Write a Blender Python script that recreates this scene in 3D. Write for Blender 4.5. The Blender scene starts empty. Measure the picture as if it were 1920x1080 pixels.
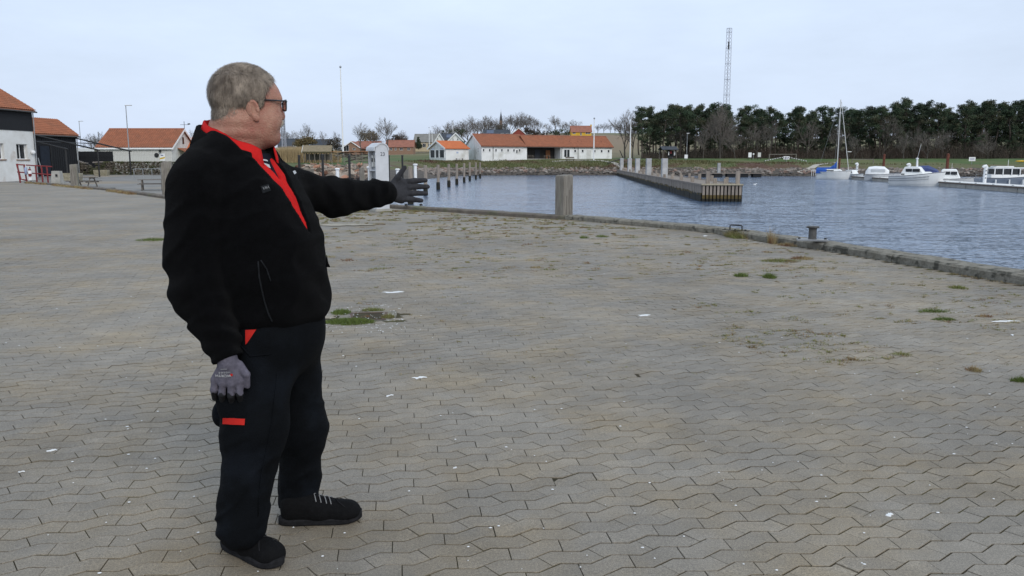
import bpy, bmesh, math, random
import numpy as np
from mathutils import Vector, Matrix, Euler
from mathutils.bvhtree import BVHTree
random.seed(11)
rng = np.random.default_rng(11)
sc = bpy.context.scene
COL = sc.collection
R = math.radians

# ------------------------------------------------------------------ camera
FPX, CAMH = 1500.0, 1.45
PITCH = math.atan(235.0 / FPX)
cam_d = bpy.data.cameras.new('camera')
cam_d.sensor_width = 36.0
cam_d.lens = 36.0 * FPX / 1920.0
cam_d.clip_start = 0.05
cam_d.clip_end = 9000.0
cam = bpy.data.objects.new('camera', cam_d)
COL.objects.link(cam)
cam.location = (0, 0, CAMH)
cam.rotation_euler = (math.pi / 2 - PITCH, 0, 0)
sc.camera = cam

# ------------------------------------------------------------------ sky and sun
SUN_EL, SUN_AZ = R(34), R(152)          # azimuth measured clockwise from +Y
world = bpy.data.worlds.new('World')
sc.world = world
world.use_nodes = True
wn, wl = world.node_tree.nodes, world.node_tree.links
wn.clear()
w_out = wn.new('ShaderNodeOutputWorld')
sky = wn.new('ShaderNodeTexSky')
sky.sky_type = 'NISHITA'
sky.sun_disc = False
sky.sun_elevation = SUN_EL
sky.sun_rotation = SUN_AZ
sky.dust_density = 3.0
bg1 = wn.new('ShaderNodeBackground'); bg1.inputs['Strength'].default_value = 0.10
wl.new(sky.outputs[0], bg1.inputs[0])
# a closed layer of thin cloud over the blue sky
tc = wn.new('ShaderNodeTexCoord')
sep = wn.new('ShaderNodeSeparateXYZ'); wl.new(tc.outputs['Generated'], sep.inputs[0])
ramp = wn.new('ShaderNodeValToRGB')
ramp.color_ramp.elements[0].position = 0.0
ramp.color_ramp.elements[0].color = (0.71, 0.82, 1.02, 1)
ramp.color_ramp.elements[1].position = 0.38
ramp.color_ramp.elements[1].color = (0.82, 0.97, 1.17, 1)
wl.new(sep.outputs[2], ramp.inputs[0])
mp = wn.new('ShaderNodeMapping'); mp.inputs['Scale'].default_value = (1.0, 1.0, 3.5)
wl.new(tc.outputs['Generated'], mp.inputs[0])
nz = wn.new('ShaderNodeTexNoise'); nz.inputs['Scale'].default_value = 2.3
nz.inputs['Detail'].default_value = 6.0; nz.inputs['Roughness'].default_value = 0.6
wl.new(mp.outputs[0], nz.inputs['Vector'])
crp = wn.new('ShaderNodeMapRange')
crp.inputs['From Min'].default_value = 0.3; crp.inputs['From Max'].default_value = 0.7
crp.inputs['To Min'].default_value = 0.91; crp.inputs['To Max'].default_value = 1.09
wl.new(nz.outputs[0], crp.inputs[0])
bg2 = wn.new('ShaderNodeBackground')
wl.new(ramp.outputs[0], bg2.inputs[0]); wl.new(crp.outputs[0], bg2.inputs[1])
mixs = wn.new('ShaderNodeMixShader'); mixs.inputs[0].default_value = 0.88
wl.new(bg1.outputs[0], mixs.inputs[1]); wl.new(bg2.outputs[0], mixs.inputs[2])
wl.new(mixs.outputs[0], w_out.inputs[0])
sun_d = bpy.data.lights.new('sun', 'SUN')
sun_d.energy = 1.5
sun_d.angle = R(24)
sun_d.color = (1.0, 0.96, 0.9)
sun = bpy.data.objects.new('sun', sun_d)
COL.objects.link(sun)
sdir = Vector((math.sin(SUN_AZ) * math.cos(SUN_EL), math.cos(SUN_AZ) * math.cos(SUN_EL), math.sin(SUN_EL)))
sun.rotation_euler = sdir.to_track_quat('Z', 'Y').to_euler()
sun.location = (0, 0, 60)
sc.view_settings.view_transform = 'Standard'
sc.view_settings.look = 'None'
sc.view_settings.exposure = 0.0
sc.view_settings.gamma = 1.0
sc.view_settings.use_curve_mapping = False
sc.cycles.max_bounces = 6
sc.cycles.transparent_max_bounces = 8

# ------------------------------------------------------------------ survey helpers: where a sight line meets a plane of the place
CT, ST = math.cos(PITCH), math.sin(PITCH)
def sight(px, py):
    a, b = (px - 960) / FPX, -(py - 540) / FPX
    return a, CT + b * ST, -ST + b * CT
def on_level(px, py, z):
    r = sight(px, py); t = (z - CAMH) / r[2]
    return Vector((r[0] * t, r[1] * t, z))
def at_dist(px, py, y):
    r = sight(px, py); t = y / r[1]
    return Vector((r[0] * t, y, CAMH + r[2] * t))
def xpix(px, y):
    return (px - 960) / FPX * y / 1.0122
def pix(x, y, z):
    dz = z - CAMH
    d = y * CT - dz * ST
    return 960 + FPX * x / d, 540 - FPX * (y * ST + dz * CT) / d

# ------------------------------------------------------------------ materials
def mat(name, c1, c2=None, scale=8.0, rough=0.8, bump=0.0, bscale=None, spec=0.3, metal=0.0, detail=4.0,
        stretch=(1, 1, 1), c3=None, s3=1.0, t3=(0.55, 0.7), coord='Object', sheen=0.0, vary=0.0, sss=0.0, lo=0.35, hi=0.65):
    m = bpy.data.materials.new(name)
    m.use_nodes = True
    n, l = m.node_tree.nodes, m.node_tree.links
    b = n['Principled BSDF']
    b.inputs['Roughness'].default_value = rough
    b.inputs['Specular IOR Level'].default_value = spec
    b.inputs['Metallic'].default_value = metal
    if sheen:
        b.inputs['Sheen Weight'].default_value = sheen
        b.inputs['Sheen Roughness'].default_value = 0.6
    if sss:
        b.inputs['Subsurface Weight'].default_value = sss
        b.inputs['Subsurface Radius'].default_value = (0.012, 0.005, 0.003)
        b.inputs['Subsurface Scale'].default_value = 1.0
    if c2 is None:
        c2 = tuple(x * 0.82 for x in c1)
    if coord == 'World':
        g = n.new('ShaderNodeNewGeometry'); src = g.outputs['Position']
    else:
        t = n.new('ShaderNodeTexCoord'); src = t.outputs['Object']
    mp_ = n.new('ShaderNodeMapping'); mp_.inputs['Scale'].default_value = stretch
    l.new(src, mp_.inputs[0])
    no = n.new('ShaderNodeTexNoise')
    no.inputs['Scale'].default_value = scale; no.inputs['Detail'].default_value = detail
    no.inputs['Roughness'].default_value = 0.65
    l.new(mp_.outputs[0], no.inputs['Vector'])
    mr = n.new('ShaderNodeMapRange')
    mr.inputs['From Min'].default_value = lo; mr.inputs['From Max'].default_value = hi
    l.new(no.outputs[0], mr.inputs[0])
    mx = n.new('ShaderNodeMix'); mx.data_type = 'RGBA'
    mx.inputs['A'].default_value = (*c1, 1); mx.inputs['B'].default_value = (*c2, 1)
    l.new(mr.outputs[0], mx.inputs['Factor'])
    out = mx.outputs['Result']
    if c3 is not None:
        n3 = n.new('ShaderNodeTexNoise'); n3.inputs['Scale'].default_value = s3; n3.inputs['Detail'].default_value = 5
        l.new(mp_.outputs[0], n3.inputs['Vector'])
        m3 = n.new('ShaderNodeMapRange')
        m3.inputs['From Min'].default_value = t3[0]; m3.inputs['From Max'].default_value = t3[1]
        l.new(n3.outputs[0], m3.inputs[0])
        x3 = n.new('ShaderNodeMix'); x3.data_type = 'RGBA'
        l.new(m3.outputs[0], x3.inputs['Factor']); l.new(out, x3.inputs['A'])
        x3.inputs['B'].default_value = (*c3, 1)
        out = x3.outputs['Result']
    if vary:
        oi = n.new('ShaderNodeObjectInfo')
        mv = n.new('ShaderNodeMapRange'); mv.inputs['To Min'].default_value = 1 - vary; mv.inputs['To Max'].default_value = 1 + vary
        l.new(oi.outputs['Random'], mv.inputs[0])
        sc_ = n.new('ShaderNodeVectorMath'); sc_.operation = 'SCALE'
        l.new(out, sc_.inputs[0]); l.new(mv.outputs[0], sc_.inputs['Scale'])
        out = sc_.outputs[0]
    l.new(out, b.inputs['Base Color'])
    if bump:
        nb = n.new('ShaderNodeTexNoise'); nb.inputs['Scale'].default_value = bscale or scale * 3
        nb.inputs['Detail'].default_value = 5
        l.new(mp_.outputs[0], nb.inputs['Vector'])
        bp = n.new('ShaderNodeBump'); bp.inputs['Strength'].default_value = bump
        bp.inputs['Distance'].default_value = 0.02
        l.new(nb.outputs[0], bp.inputs['Height']); l.new(bp.outputs[0], b.inputs['Normal'])
    return m

M = {}
M['white_wall'] = mat('white_wall', (0.78, 0.78, 0.77), (0.68, 0.68, 0.66), 0.7, 0.85, 0.15, 12, c3=(0.55, 0.54, 0.50), s3=0.35, t3=(0.56, 0.75))
M['stained_white'] = mat('stained_white', (0.72, 0.72, 0.70), (0.62, 0.61, 0.58), 0.9, 0.9, 0.3, 9, c3=(0.42, 0.33, 0.26), s3=0.55, t3=(0.58, 0.75))
M['black_board'] = mat('black_board', (0.018, 0.019, 0.022), (0.011, 0.012, 0.014), 3, 0.75, 0.2, 20, stretch=(6, 6, 1))
M['roof_orange'] = mat('roof_orange', (0.335, 0.125, 0.066), (0.25, 0.098, 0.054), 1.6, 0.85, 0.0, c3=(0.22, 0.10, 0.06), s3=0.5, t3=(0.55, 0.8))
M['roof_bright'] = mat('roof_bright', (0.52, 0.15, 0.05), (0.44, 0.12, 0.045), 1.4, 0.85)
M['roof_red'] = mat('roof_red', (0.30, 0.125, 0.085), (0.23, 0.10, 0.07), 0.8, 0.85)
M['roof_slate'] = mat('roof_slate', (0.045, 0.05, 0.06), (0.03, 0.034, 0.042), 0.8, 0.6)
M['roof_grey'] = mat('roof_grey', (0.22, 0.21, 0.19), (0.17, 0.165, 0.15), 0.6, 0.9)
M['thatch'] = mat('thatch', (0.25, 0.20, 0.13), (0.17, 0.14, 0.09), 2.5, 0.95, 0.5, 14, stretch=(1, 1, 3))
M['brick_wall'] = mat('brick_wall', (0.30, 0.19, 0.13), (0.22, 0.14, 0.10), 3, 0.9)
M['beige_wall'] = mat('beige_wall', (0.48, 0.40, 0.27), (0.40, 0.33, 0.22), 0.5, 0.9)
M['yellow_wall'] = mat('yellow_wall', (0.66, 0.42, 0.05), (0.55, 0.34, 0.04), 0.5, 0.9)
M['red_wall'] = mat('red_wall', (0.26, 0.06, 0.045), (0.2, 0.05, 0.04), 0.5, 0.9)
M['white_paint'] = mat('white_paint', (0.80, 0.80, 0.80), (0.72, 0.72, 0.71), 2, 0.5, spec=0.4)
M['off_white'] = mat('off_white', (0.62, 0.61, 0.58), (0.52, 0.51, 0.48), 1.5, 0.8)
M['window_glass'] = mat('window_glass', (0.03, 0.033, 0.036), (0.015, 0.017, 0.019), 0.6, 0.15, spec=0.28)
M['solar'] = mat('solar', (0.05, 0.07, 0.12), (0.035, 0.05, 0.09), 1, 0.15, spec=0.5)
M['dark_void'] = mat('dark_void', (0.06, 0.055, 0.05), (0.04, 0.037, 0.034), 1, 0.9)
M['bench_wood'] = mat('bench_wood', (0.17, 0.15, 0.13), (0.12, 0.105, 0.09), 4, 0.85, stretch=(1, 6, 6))
M['orange_wood'] = mat('orange_wood', (0.34, 0.15, 0.07), (0.25, 0.11, 0.05), 3, 0.8)
M['grey_timber'] = mat('grey_timber', (0.235, 0.215, 0.185), (0.145, 0.13, 0.11), 5, 0.9, 0.5, 16, stretch=(5, 5, 0.5), c3=(0.17, 0.18, 0.11), s3=1.2, t3=(0.6, 0.8))
M['pile_timber'] = mat('pile_timber', (0.30, 0.255, 0.215), (0.20, 0.17, 0.145), 5, 0.9, 0.4, 16, stretch=(4, 4, 0.6), vary=0.15)
M['tide_weed'] = mat('tide_weed', (0.020, 0.020, 0.014), (0.012, 0.011, 0.009), 4, 0.7, 0.6, 12)
M['weed_ochre'] = mat('weed_ochre', (0.12, 0.085, 0.03), (0.06, 0.045, 0.02), 3, 0.85, 0.6, 12)
M['granite_post'] = mat('granite_post', (0.44, 0.44, 0.44), (0.31, 0.31, 0.31), 1.6, 0.85, 0.2, 14, vary=0.12)
M['concrete'] = mat('concrete', (0.40, 0.385, 0.35), (0.29, 0.28, 0.25), 2.2, 0.9, 0.4, 20)
M['concrete_moss'] = mat('concrete_moss', (0.33, 0.30, 0.23), (0.21, 0.19, 0.13), 3, 0.95, 0.5, 14)
M['pontoon_side'] = mat('pontoon_side', (0.42, 0.40, 0.36), (0.30, 0.28, 0.25), 1.3, 0.9, 0.2, 12)
M['pontoon_top'] = mat('pontoon_top', (0.72, 0.71, 0.69), (0.6, 0.59, 0.57), 2, 0.9)
M['rub_strip'] = mat('rub_strip', (0.19, 0.14, 0.11), (0.13, 0.095, 0.075), 2, 0.85)
M['rust_pile'] = mat('rust_pile', (0.15, 0.05, 0.03), (0.085, 0.03, 0.02), 3, 0.85, 0.3, 12)
M['black_metal'] = mat('black_metal', (0.018, 0.018, 0.019), (0.012, 0.012, 0.012), 4, 0.5, spec=0.4)
M['dark_iron'] = mat('dark_iron', (0.085, 0.083, 0.08), (0.05, 0.048, 0.046), 9, 0.65, 0.3, 30, spec=0.4)
M['galv'] = mat('galv', (0.36, 0.37, 0.38), (0.27, 0.28, 0.29), 2, 0.45, metal=0.5)
M['lattice'] = mat('lattice', (0.42, 0.43, 0.47), (0.34, 0.35, 0.39), 2, 0.5, metal=0.3)
M['red_paint'] = mat('red_paint', (0.22, 0.03, 0.03), (0.14, 0.02, 0.022), 3, 0.55)
M['blue_tarp'] = mat('blue_tarp', (0.02, 0.10, 0.42), (0.014, 0.07, 0.30), 2.5, 0.6, 0.4, 5)
M['navy_tarp'] = mat('navy_tarp', (0.05, 0.07, 0.19), (0.035, 0.05, 0.13), 2.5, 0.6, 0.4, 5)
M['gelcoat'] = mat('gelcoat', (0.79, 0.79, 0.77), (0.70, 0.70, 0.68), 0.7, 0.25, spec=0.5)
M['grey_hull'] = mat('grey_hull', (0.27, 0.31, 0.36), (0.22, 0.25, 0.30), 0.7, 0.25, spec=0.5)
M['pale_hull'] = mat('pale_hull', (0.52, 0.53, 0.54), (0.45, 0.46, 0.47), 0.7, 0.3, spec=0.5)
M['boat_stripe'] = mat('boat_stripe', (0.12, 0.12, 0.14), None, 2, 0.5)
M['yellow'] = mat('yellow', (0.65, 0.42, 0.03), None, 2, 0.5)
M['green_paint'] = mat('green_paint', (0.02, 0.22, 0.09), None, 2, 0.5)
M['stone'] = mat('stone', (0.27, 0.24, 0.21), (0.16, 0.14, 0.12), 1.3, 0.95, 0.4, 9, vary=0.25, c3=(0.33, 0.24, 0.19), s3=0.35, t3=(0.5, 0.62))
M['boulder'] = mat('boulder', (0.33, 0.27, 0.215), (0.17, 0.14, 0.115), 1.1, 0.95, 0.6, 5, vary=0.5, c3=(0.26, 0.135, 0.09), s3=0.5, t3=(0.54, 0.62), coord='World')
M['bark'] = mat('bark', (0.075, 0.06, 0.05), (0.045, 0.037, 0.03), 3, 0.95, stretch=(3, 3, 0.6))
M['bark_grey'] = mat('bark_grey', (0.105, 0.092, 0.08), (0.07, 0.06, 0.05), 3, 0.95)
M['twig'] = mat('twig', (0.155, 0.135, 0.12), (0.115, 0.10, 0.088), 3, 0.95)
M['pine'] = mat('pine', (0.026, 0.047, 0.026), (0.046, 0.066, 0.032), 0.55, 0.8, coord='Object', vary=0.32, c3=(0.082, 0.074, 0.042), s3=0.35, t3=(0.48, 0.66))
M['evergreen'] = mat('evergreen', (0.028, 0.042, 0.024), (0.045, 0.055, 0.032), 0.9, 0.85, vary=0.2)
M['shrub'] = mat('shrub', (0.078, 0.064, 0.048), (0.048, 0.041, 0.032), 0.35, 0.95, coord='World', c3=(0.066, 0.046, 0.036), s3=0.08, t3=(0.45, 0.6))
M['olive_shrub'] = mat('olive_shrub', (0.15, 0.115, 0.05), (0.11, 0.08, 0.04), 1.2, 0.95)
M['reed'] = mat('reed', (0.42, 0.32, 0.18), (0.30, 0.225, 0.125), 1.5, 0.95, coord='World')

# ------------------------------------------------------------------ object helpers
def put(o, parent=None):
    COL.objects.link(o)
    if parent is not None:
        o.parent = parent
    return o
def tag(o, label=None, cat=None, group=None, kind=None):
    if label: o['label'] = label
    if cat: o['category'] = cat
    if group: o['group'] = group
    if kind: o['kind'] = kind
    return o
def thing(name, label, cat, loc=(0, 0, 0), rz=0.0, group=None):
    o = bpy.data.objects.new(name, None)
    o.empty_display_size = 0.2
    COL.objects.link(o)
    o.location = loc; o.rotation_euler = (0, 0, rz)
    return tag(o, label, cat, group)
def copy_tree(o, parent=None, label=None):
    c = o.copy(); COL.objects.link(c)
    if parent is not None: c.parent = parent
    if label: c['label'] = label
    for ch in list(o.children): copy_tree(ch, c)
    return c

class MB:
    def __init__(s): s.v = []; s.f = []
    def add(s, vs, fs):
        k = len(s.v); s.v.extend([tuple(v) for v in vs]); s.f.extend([tuple(i + k for i in f) for f in fs]); return s
    def box(s, c, size, rz=0.0, taper=1.0, top=None):
        hx, hy, hz = size[0] / 2, size[1] / 2, size[2] / 2
        co, si = math.cos(rz), math.sin(rz); vs = []
        for z in (-1, 1):
            k = taper if z > 0 else 1.0
            for x, y in ((-1, -1), (1, -1), (1, 1), (-1, 1)):
                X, Y = x * hx * k, y * hy * k
                vs.append((c[0] + X * co - Y * si, c[1] + X * si + Y * co, c[2] + z * hz))
        return s.add(vs, [(3, 2, 1, 0), (4, 5, 6, 7), (0, 1, 5, 4), (1, 2, 6, 5), (2, 3, 7, 6), (3, 0, 4, 7)])
    def bevbox(s, c, size, b=0.02, rz=0.0):
        bm = bmesh.new(); bmesh.ops.create_cube(bm, size=1.0)
        for v in bm.verts: v.co = Vector((v.co.x * size[0], v.co.y * size[1], v.co.z * size[2]))
        bmesh.ops.bevel(bm, geom=list(bm.edges), offset=b, segments=2, affect='EDGES')
        mt_ = Matrix.Translation(c) @ Matrix.Rotation(rz, 4, 'Z')
        bm.verts.index_update()
        s.add([mt_ @ v.co for v in bm.verts], [[v.index for v in f.verts] for f in bm.faces]); bm.free(); return s
    def tube(s, pts, rad, n=8, cap=True):
        pts = [Vector(p) for p in pts]
        if not hasattr(rad, '__len__'): rad = [rad] * len(pts)
        k = len(s.v); up0 = None
        for i, p in enumerate(pts):
            d = (pts[min(i + 1, len(pts) - 1)] - pts[max(i - 1, 0)])
            d = d.normalized() if d.length > 1e-9 else Vector((0, 0, 1))
            if up0 is None or abs(up0.dot(d)) > 0.98:
                up0 = Vector((0, 0, 1)) if abs(d.z) < 0.9 else Vector((1, 0, 0))
            a = d.cross(up0).normalized(); b = d.cross(a).normalized(); up0 = -b if False else up0
            for j in range(n):
                t = 2 * math.pi * j / n
                s.v.append(tuple(p + (a * math.cos(t) + b * math.sin(t)) * rad[i]))
        for i in range(len(pts) - 1):
            for j in range(n):
                a0 = k + i * n + j; a1 = k + i * n + (j + 1) % n
                s.f.append((a0, a0 + n, a1 + n, a1))
        if cap:
            s.f.append(tuple(k + j for j in range(n)))
            s.f.append(tuple(k + (len(pts) - 1) * n + j for j in reversed(range(n))))
        return s
    def lathe(s, prof, c=(0, 0, 0), n=16):
        k = len(s.v); m = len(prof)
        for r, z in prof:
            for j in range(n):
                t = 2 * math.pi * j / n
                s.v.append((c[0] + r * math.cos(t), c[1] + r * math.sin(t), c[2] + z))
        for i in range(m - 1):
            for j in range(n):
                a0 = k + i * n + j; a1 = k + i * n + (j + 1) % n
                s.f.append((a0, a1, a1 + n, a0 + n))
        s.f.append(tuple(k + j for j in reversed(range(n))))
        s.f.append(tuple(k + (m - 1) * n + j for j in range(n)))
        return s
    def prism(s, poly, d):                       # polygon of 3-d points swept by vector d
        n = len(poly); d = Vector(d)
        p = [Vector(q) for q in poly]
        return s.add(p + [q + d for q in p], [tuple(reversed(range(n))), tuple(range(n, 2 * n))] + [(i, (i + 1) % n, n + (i + 1) % n, n + i) for i in range(n)])
    def loft(s, rings, cap=True, closed=True):
        k = len(s.v); n = len(rings[0])
        for r in rings: s.v.extend([tuple(p) for p in r])
        m = n if closed else n - 1
        for i in range(len(rings) - 1):
            for j in range(m):
                a0 = k + i * n + j; a1 = k + i * n + (j + 1) % n
                s.f.append((a0, a1, a1 + n, a0 + n))
        if cap and closed:
            s.f.append(tuple(k + j for j in reversed(range(n))))
            s.f.append(tuple(k + (len(rings) - 1) * n + j for j in range(n)))
        return s
    def mesh(s, name, m, smooth=False, fix=True):
        me = bpy.data.meshes.new(name)
        me.from_pydata(s.v, [], s.f)
        if fix:
            bm = bmesh.new(); bm.from_mesh(me); bmesh.ops.recalc_face_normals(bm, faces=bm.faces); bm.to_mesh(me); bm.free()
        if isinstance(m, (list, tuple)):
            for q in m: me.materials.append(q)
        else: me.materials.append(m)
        me.polygons.foreach_set('use_smooth', [bool(smooth)] * len(me.polygons))
        me.update()
        return me
    def build(s, name, m, parent=None, smooth=False, loc=None, fix=True):
        o = bpy.data.objects.new(name, s.mesh(name, m, smooth, fix))
        if loc is not None: o.location = loc
        return put(o, parent)

def np_mesh(name, V, Fq, m, smooth=False):
    """fast mesh from numpy arrays; Fq is (n,3) or (n,4)"""
    me = bpy.data.meshes.new(name)
    V = np.asarray(V, dtype=np.float32); Fq = np.asarray(Fq, dtype=np.int32)
    k = Fq.shape[1]
    me.vertices.add(len(V)); me.vertices.foreach_set('co', V.ravel())
    me.loops.add(Fq.size); me.loops.foreach_set('vertex_index', Fq.ravel())
    me.polygons.add(len(Fq)); me.polygons.foreach_set('loop_start', np.arange(0, Fq.size, k, dtype=np.int32))
    try: me.polygons.foreach_set('loop_total', np.full(len(Fq), k, dtype=np.int32))
    except Exception: pass
    me.polygons.foreach_set('use_smooth', np.full(len(Fq), bool(smooth)))
    if isinstance(m, (list, tuple)):
        for q in m: me.materials.append(q)
    elif m is not None: me.materials.append(m)
    me.update(calc_edges=True); me.validate()
    return me

def text_mesh(txt, size, m, name='lettering', align='CENTER', bold=0.0):
    cu = bpy.data.curves.new(name + '_curve', 'FONT')
    cu.body = txt; cu.size = size; cu.align_x = align; cu.align_y = 'CENTER'; cu.extrude = 0.0006; cu.offset = bold
    to = bpy.data.objects.new(name + '_tmp', cu); COL.objects.link(to)
    dg = bpy.context.evaluated_depsgraph_get()
    me = bpy.data.meshes.new_from_object(to.evaluated_get(dg))
    bpy.data.objects.remove(to); bpy.data.curves.remove(cu)
    me.name = name; me.materials.clear(); me.materials.append(m)
    return me

def vnoise(x, y, seed=0, oct=4):
    """cheap tileless value noise with numpy, -1..1"""
    out = 0.0; amp = 1.0; tot = 0.0
    x = np.asarray(x, dtype=np.float64); y = np.asarray(y, dtype=np.float64)
    for o in range(oct):
        xi = np.floor(x).astype(np.int64); yi = np.floor(y).astype(np.int64)
        fx = x - xi; fy = y - yi
        fx = fx * fx * (3 - 2 * fx); fy = fy * fy * (3 - 2 * fy)
        def hsh(a, b):
            h = (a * 374761393 + b * 668265263 + (seed + o) * 1442695041) & 0xffffffff
            h = ((h ^ (h >> 13)) * 1274126177) & 0xffffffff
            return ((h ^ (h >> 16)) & 0xffff) / 32767.5 - 1.0
        v = (hsh(xi, yi) * (1 - fx) + hsh(xi + 1, yi) * fx) * (1 - fy) + (hsh(xi, yi + 1) * (1 - fx) + hsh(xi + 1, yi + 1) * fx) * fy
        out = out + v * amp; tot += amp; amp *= 0.5; x = x * 2.03 + 17.1; y = y * 2.03 + 9.3
    return out / tot
# ================================================================== the setting: quay, water, land
def G0(x, y):                                        # gentle undulation of the paved quay
    r = np.sqrt(np.asarray(x) ** 2 + np.asarray(y) ** 2)
    a = np.clip((r - 3.5) / 6.0, 0, 1)
    return a * (0.022 * vnoise(np.asarray(x) * 0.33 + 3.1, np.asarray(y) * 0.33, 5, 2))
def g0(x, y): return float(G0(x, y))

EDGE = [(11.5, -12.0), (8.6, 0.0), (6.18, 9.55), (5.87, 10.64), (5.05, 13.97), (4.17, 16.65), (1.37, 20.6), (-2.61, 24.53), (-3.9, 25.9),
        (-8.6, 29.2), (-14.24, 33.0), (-21.45, 42.6), (-30.05, 52.8), (-35.3, 58.4), (-52.0, 74.0)]
WATER_Z = -1.22
SHORE = [(11.5, -12), (8.6, 0), (6.18, 9.55), (5.05, 13.97), (4.17, 16.65), (1.37, 20.6), (-2.61, 24.53), (-3.9, 25.9), (-8.6, 29.2),
         (-11.0, 38), (-15.0, 58), (-17.5, 80), (-17.0, 100), (-14.0, 125), (-12.5, 150), (-10.5, 168), (-3, 171), (8, 172.5), (22, 172), (32, 167), (44, 163),
         (56, 160), (80, 156), (110, 152), (160, 146), (300, 138), (300, -12)]
def seg_dist(x, y, poly, closed=True):
    d = np.full(np.shape(x), 1e9)
    n = len(poly)
    for i in range(n if closed else n - 1):
        (ax, ay), (bx, by) = poly[i], poly[(i + 1) % n]
        ux, uy = bx - ax, by - ay; L = ux * ux + uy * uy
        t = np.clip(((x - ax) * ux + (y - ay) * uy) / L, 0, 1)
        d = np.minimum(d, np.hypot(x - ax - t * ux, y - ay - t * uy))
    return d
def inside(x, y, poly):
    c = np.zeros(np.shape(x), dtype=bool); n = len(poly)
    for i in range(n):
        (ax, ay), (bx, by) = poly[i], poly[(i + 1) % n]
        cond = (ay > y) != (by > y)
        with np.errstate(divide='ignore', invalid='ignore'):
            xi = (bx - ax) * (y - ay) / (by - ay + 1e-12) + ax
        c ^= cond & (x < xi)
    return c
def shore_s(x, y):                                   # metres inland (+) or out on the water (-)
    d = seg_dist(x, y, SHORE)
    return np.where(inside(x, y, SHORE), -d, d)
def land_z(x, y):
    x = np.asarray(x, dtype=np.float64); y = np.asarray(y, dtype=np.float64)
    p = 960 + 1518 * x / np.maximum(y, 1)
    zl = np.interp(y, [30, 50, 60, 92, 110, 190, 300, 430, 700, 1500, 4000], [-.62, -.55, -.45, .1, .3, 2.2, 4, 7.5, 11, 18, 20])
    zr = np.interp(y, [120, 160, 172, 184, 230, 300, 400, 520, 700, 900, 1500, 4000], [.2, .5, 1.4, 2.3, 2.6, 6.5, 14.3, 20.0, 22.5, 23, 21, 20])
    w = np.clip((p - 790) / 230, 0, 1); w = w * w * (3 - 2 * w)
    z = zl * (1 - w) + zr * w
    w2 = np.clip((p - 1230) / 120, 0, 1)             # flatter fields behind the wood
    z = z - w2 * np.clip((y - 330) / 300, 0, 1) * 5
    z = z + np.clip((y - 40) / 200, 0, 1) * 0.35 * vnoise(x * 0.05, y * 0.05, 3, 3)
    s = shore_s(x, y)
    prof = np.interp(s, [-8, -1, 0, 2.5, 5, 9, 16, 40], [-3.2, -2.0, -1.35, -.35, .25, 1.4, 2.4, 40])
    return np.minimum(z, prof)
def lz(x, y): return float(land_z(np.array([x]), np.array([y]))[0])

M['grass'] = mat('grass', (0.072, 0.112, 0.030), (0.050, 0.084, 0.022), 0.35, 0.95, 0.4, 3, coord='World', c3=(0.135, 0.118, 0.052), s3=0.045, t3=(0.50, 0.68))
M['rough_grass'] = mat('rough_grass', (0.080, 0.096, 0.034), (0.120, 0.104, 0.048), 0.22, 0.95, 0.6, 2, coord='World', c3=(0.09, 0.05, 0.033), s3=0.11, t3=(0.54, 0.64))
M['field'] = mat('field', (0.175, 0.155, 0.085), (0.115, 0.12, 0.055), 0.02, 0.95, coord='World', stretch=(1, 0.25, 1), c3=(0.21, 0.155, 0.10), s3=0.012, t3=(0.5, 0.6))
M['shore_earth'] = mat('shore_earth', (0.10, 0.085, 0.07), (0.06, 0.05, 0.042), 1.0, 0.95, 0.8, 4, coord='World')
M['yard'] = mat('yard', (0.23, 0.22, 0.205), (0.17, 0.163, 0.15), 0.5, 0.95, 0.3, 9, coord='World', c3=(0.25, 0.21, 0.16), s3=0.12, t3=(0.55, 0.65))
M['gravel_path'] = mat('gravel_path', (0.42, 0.39, 0.34), (0.33, 0.30, 0.26), 1.2, 0.95, 0.3, 8, coord='World')
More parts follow.
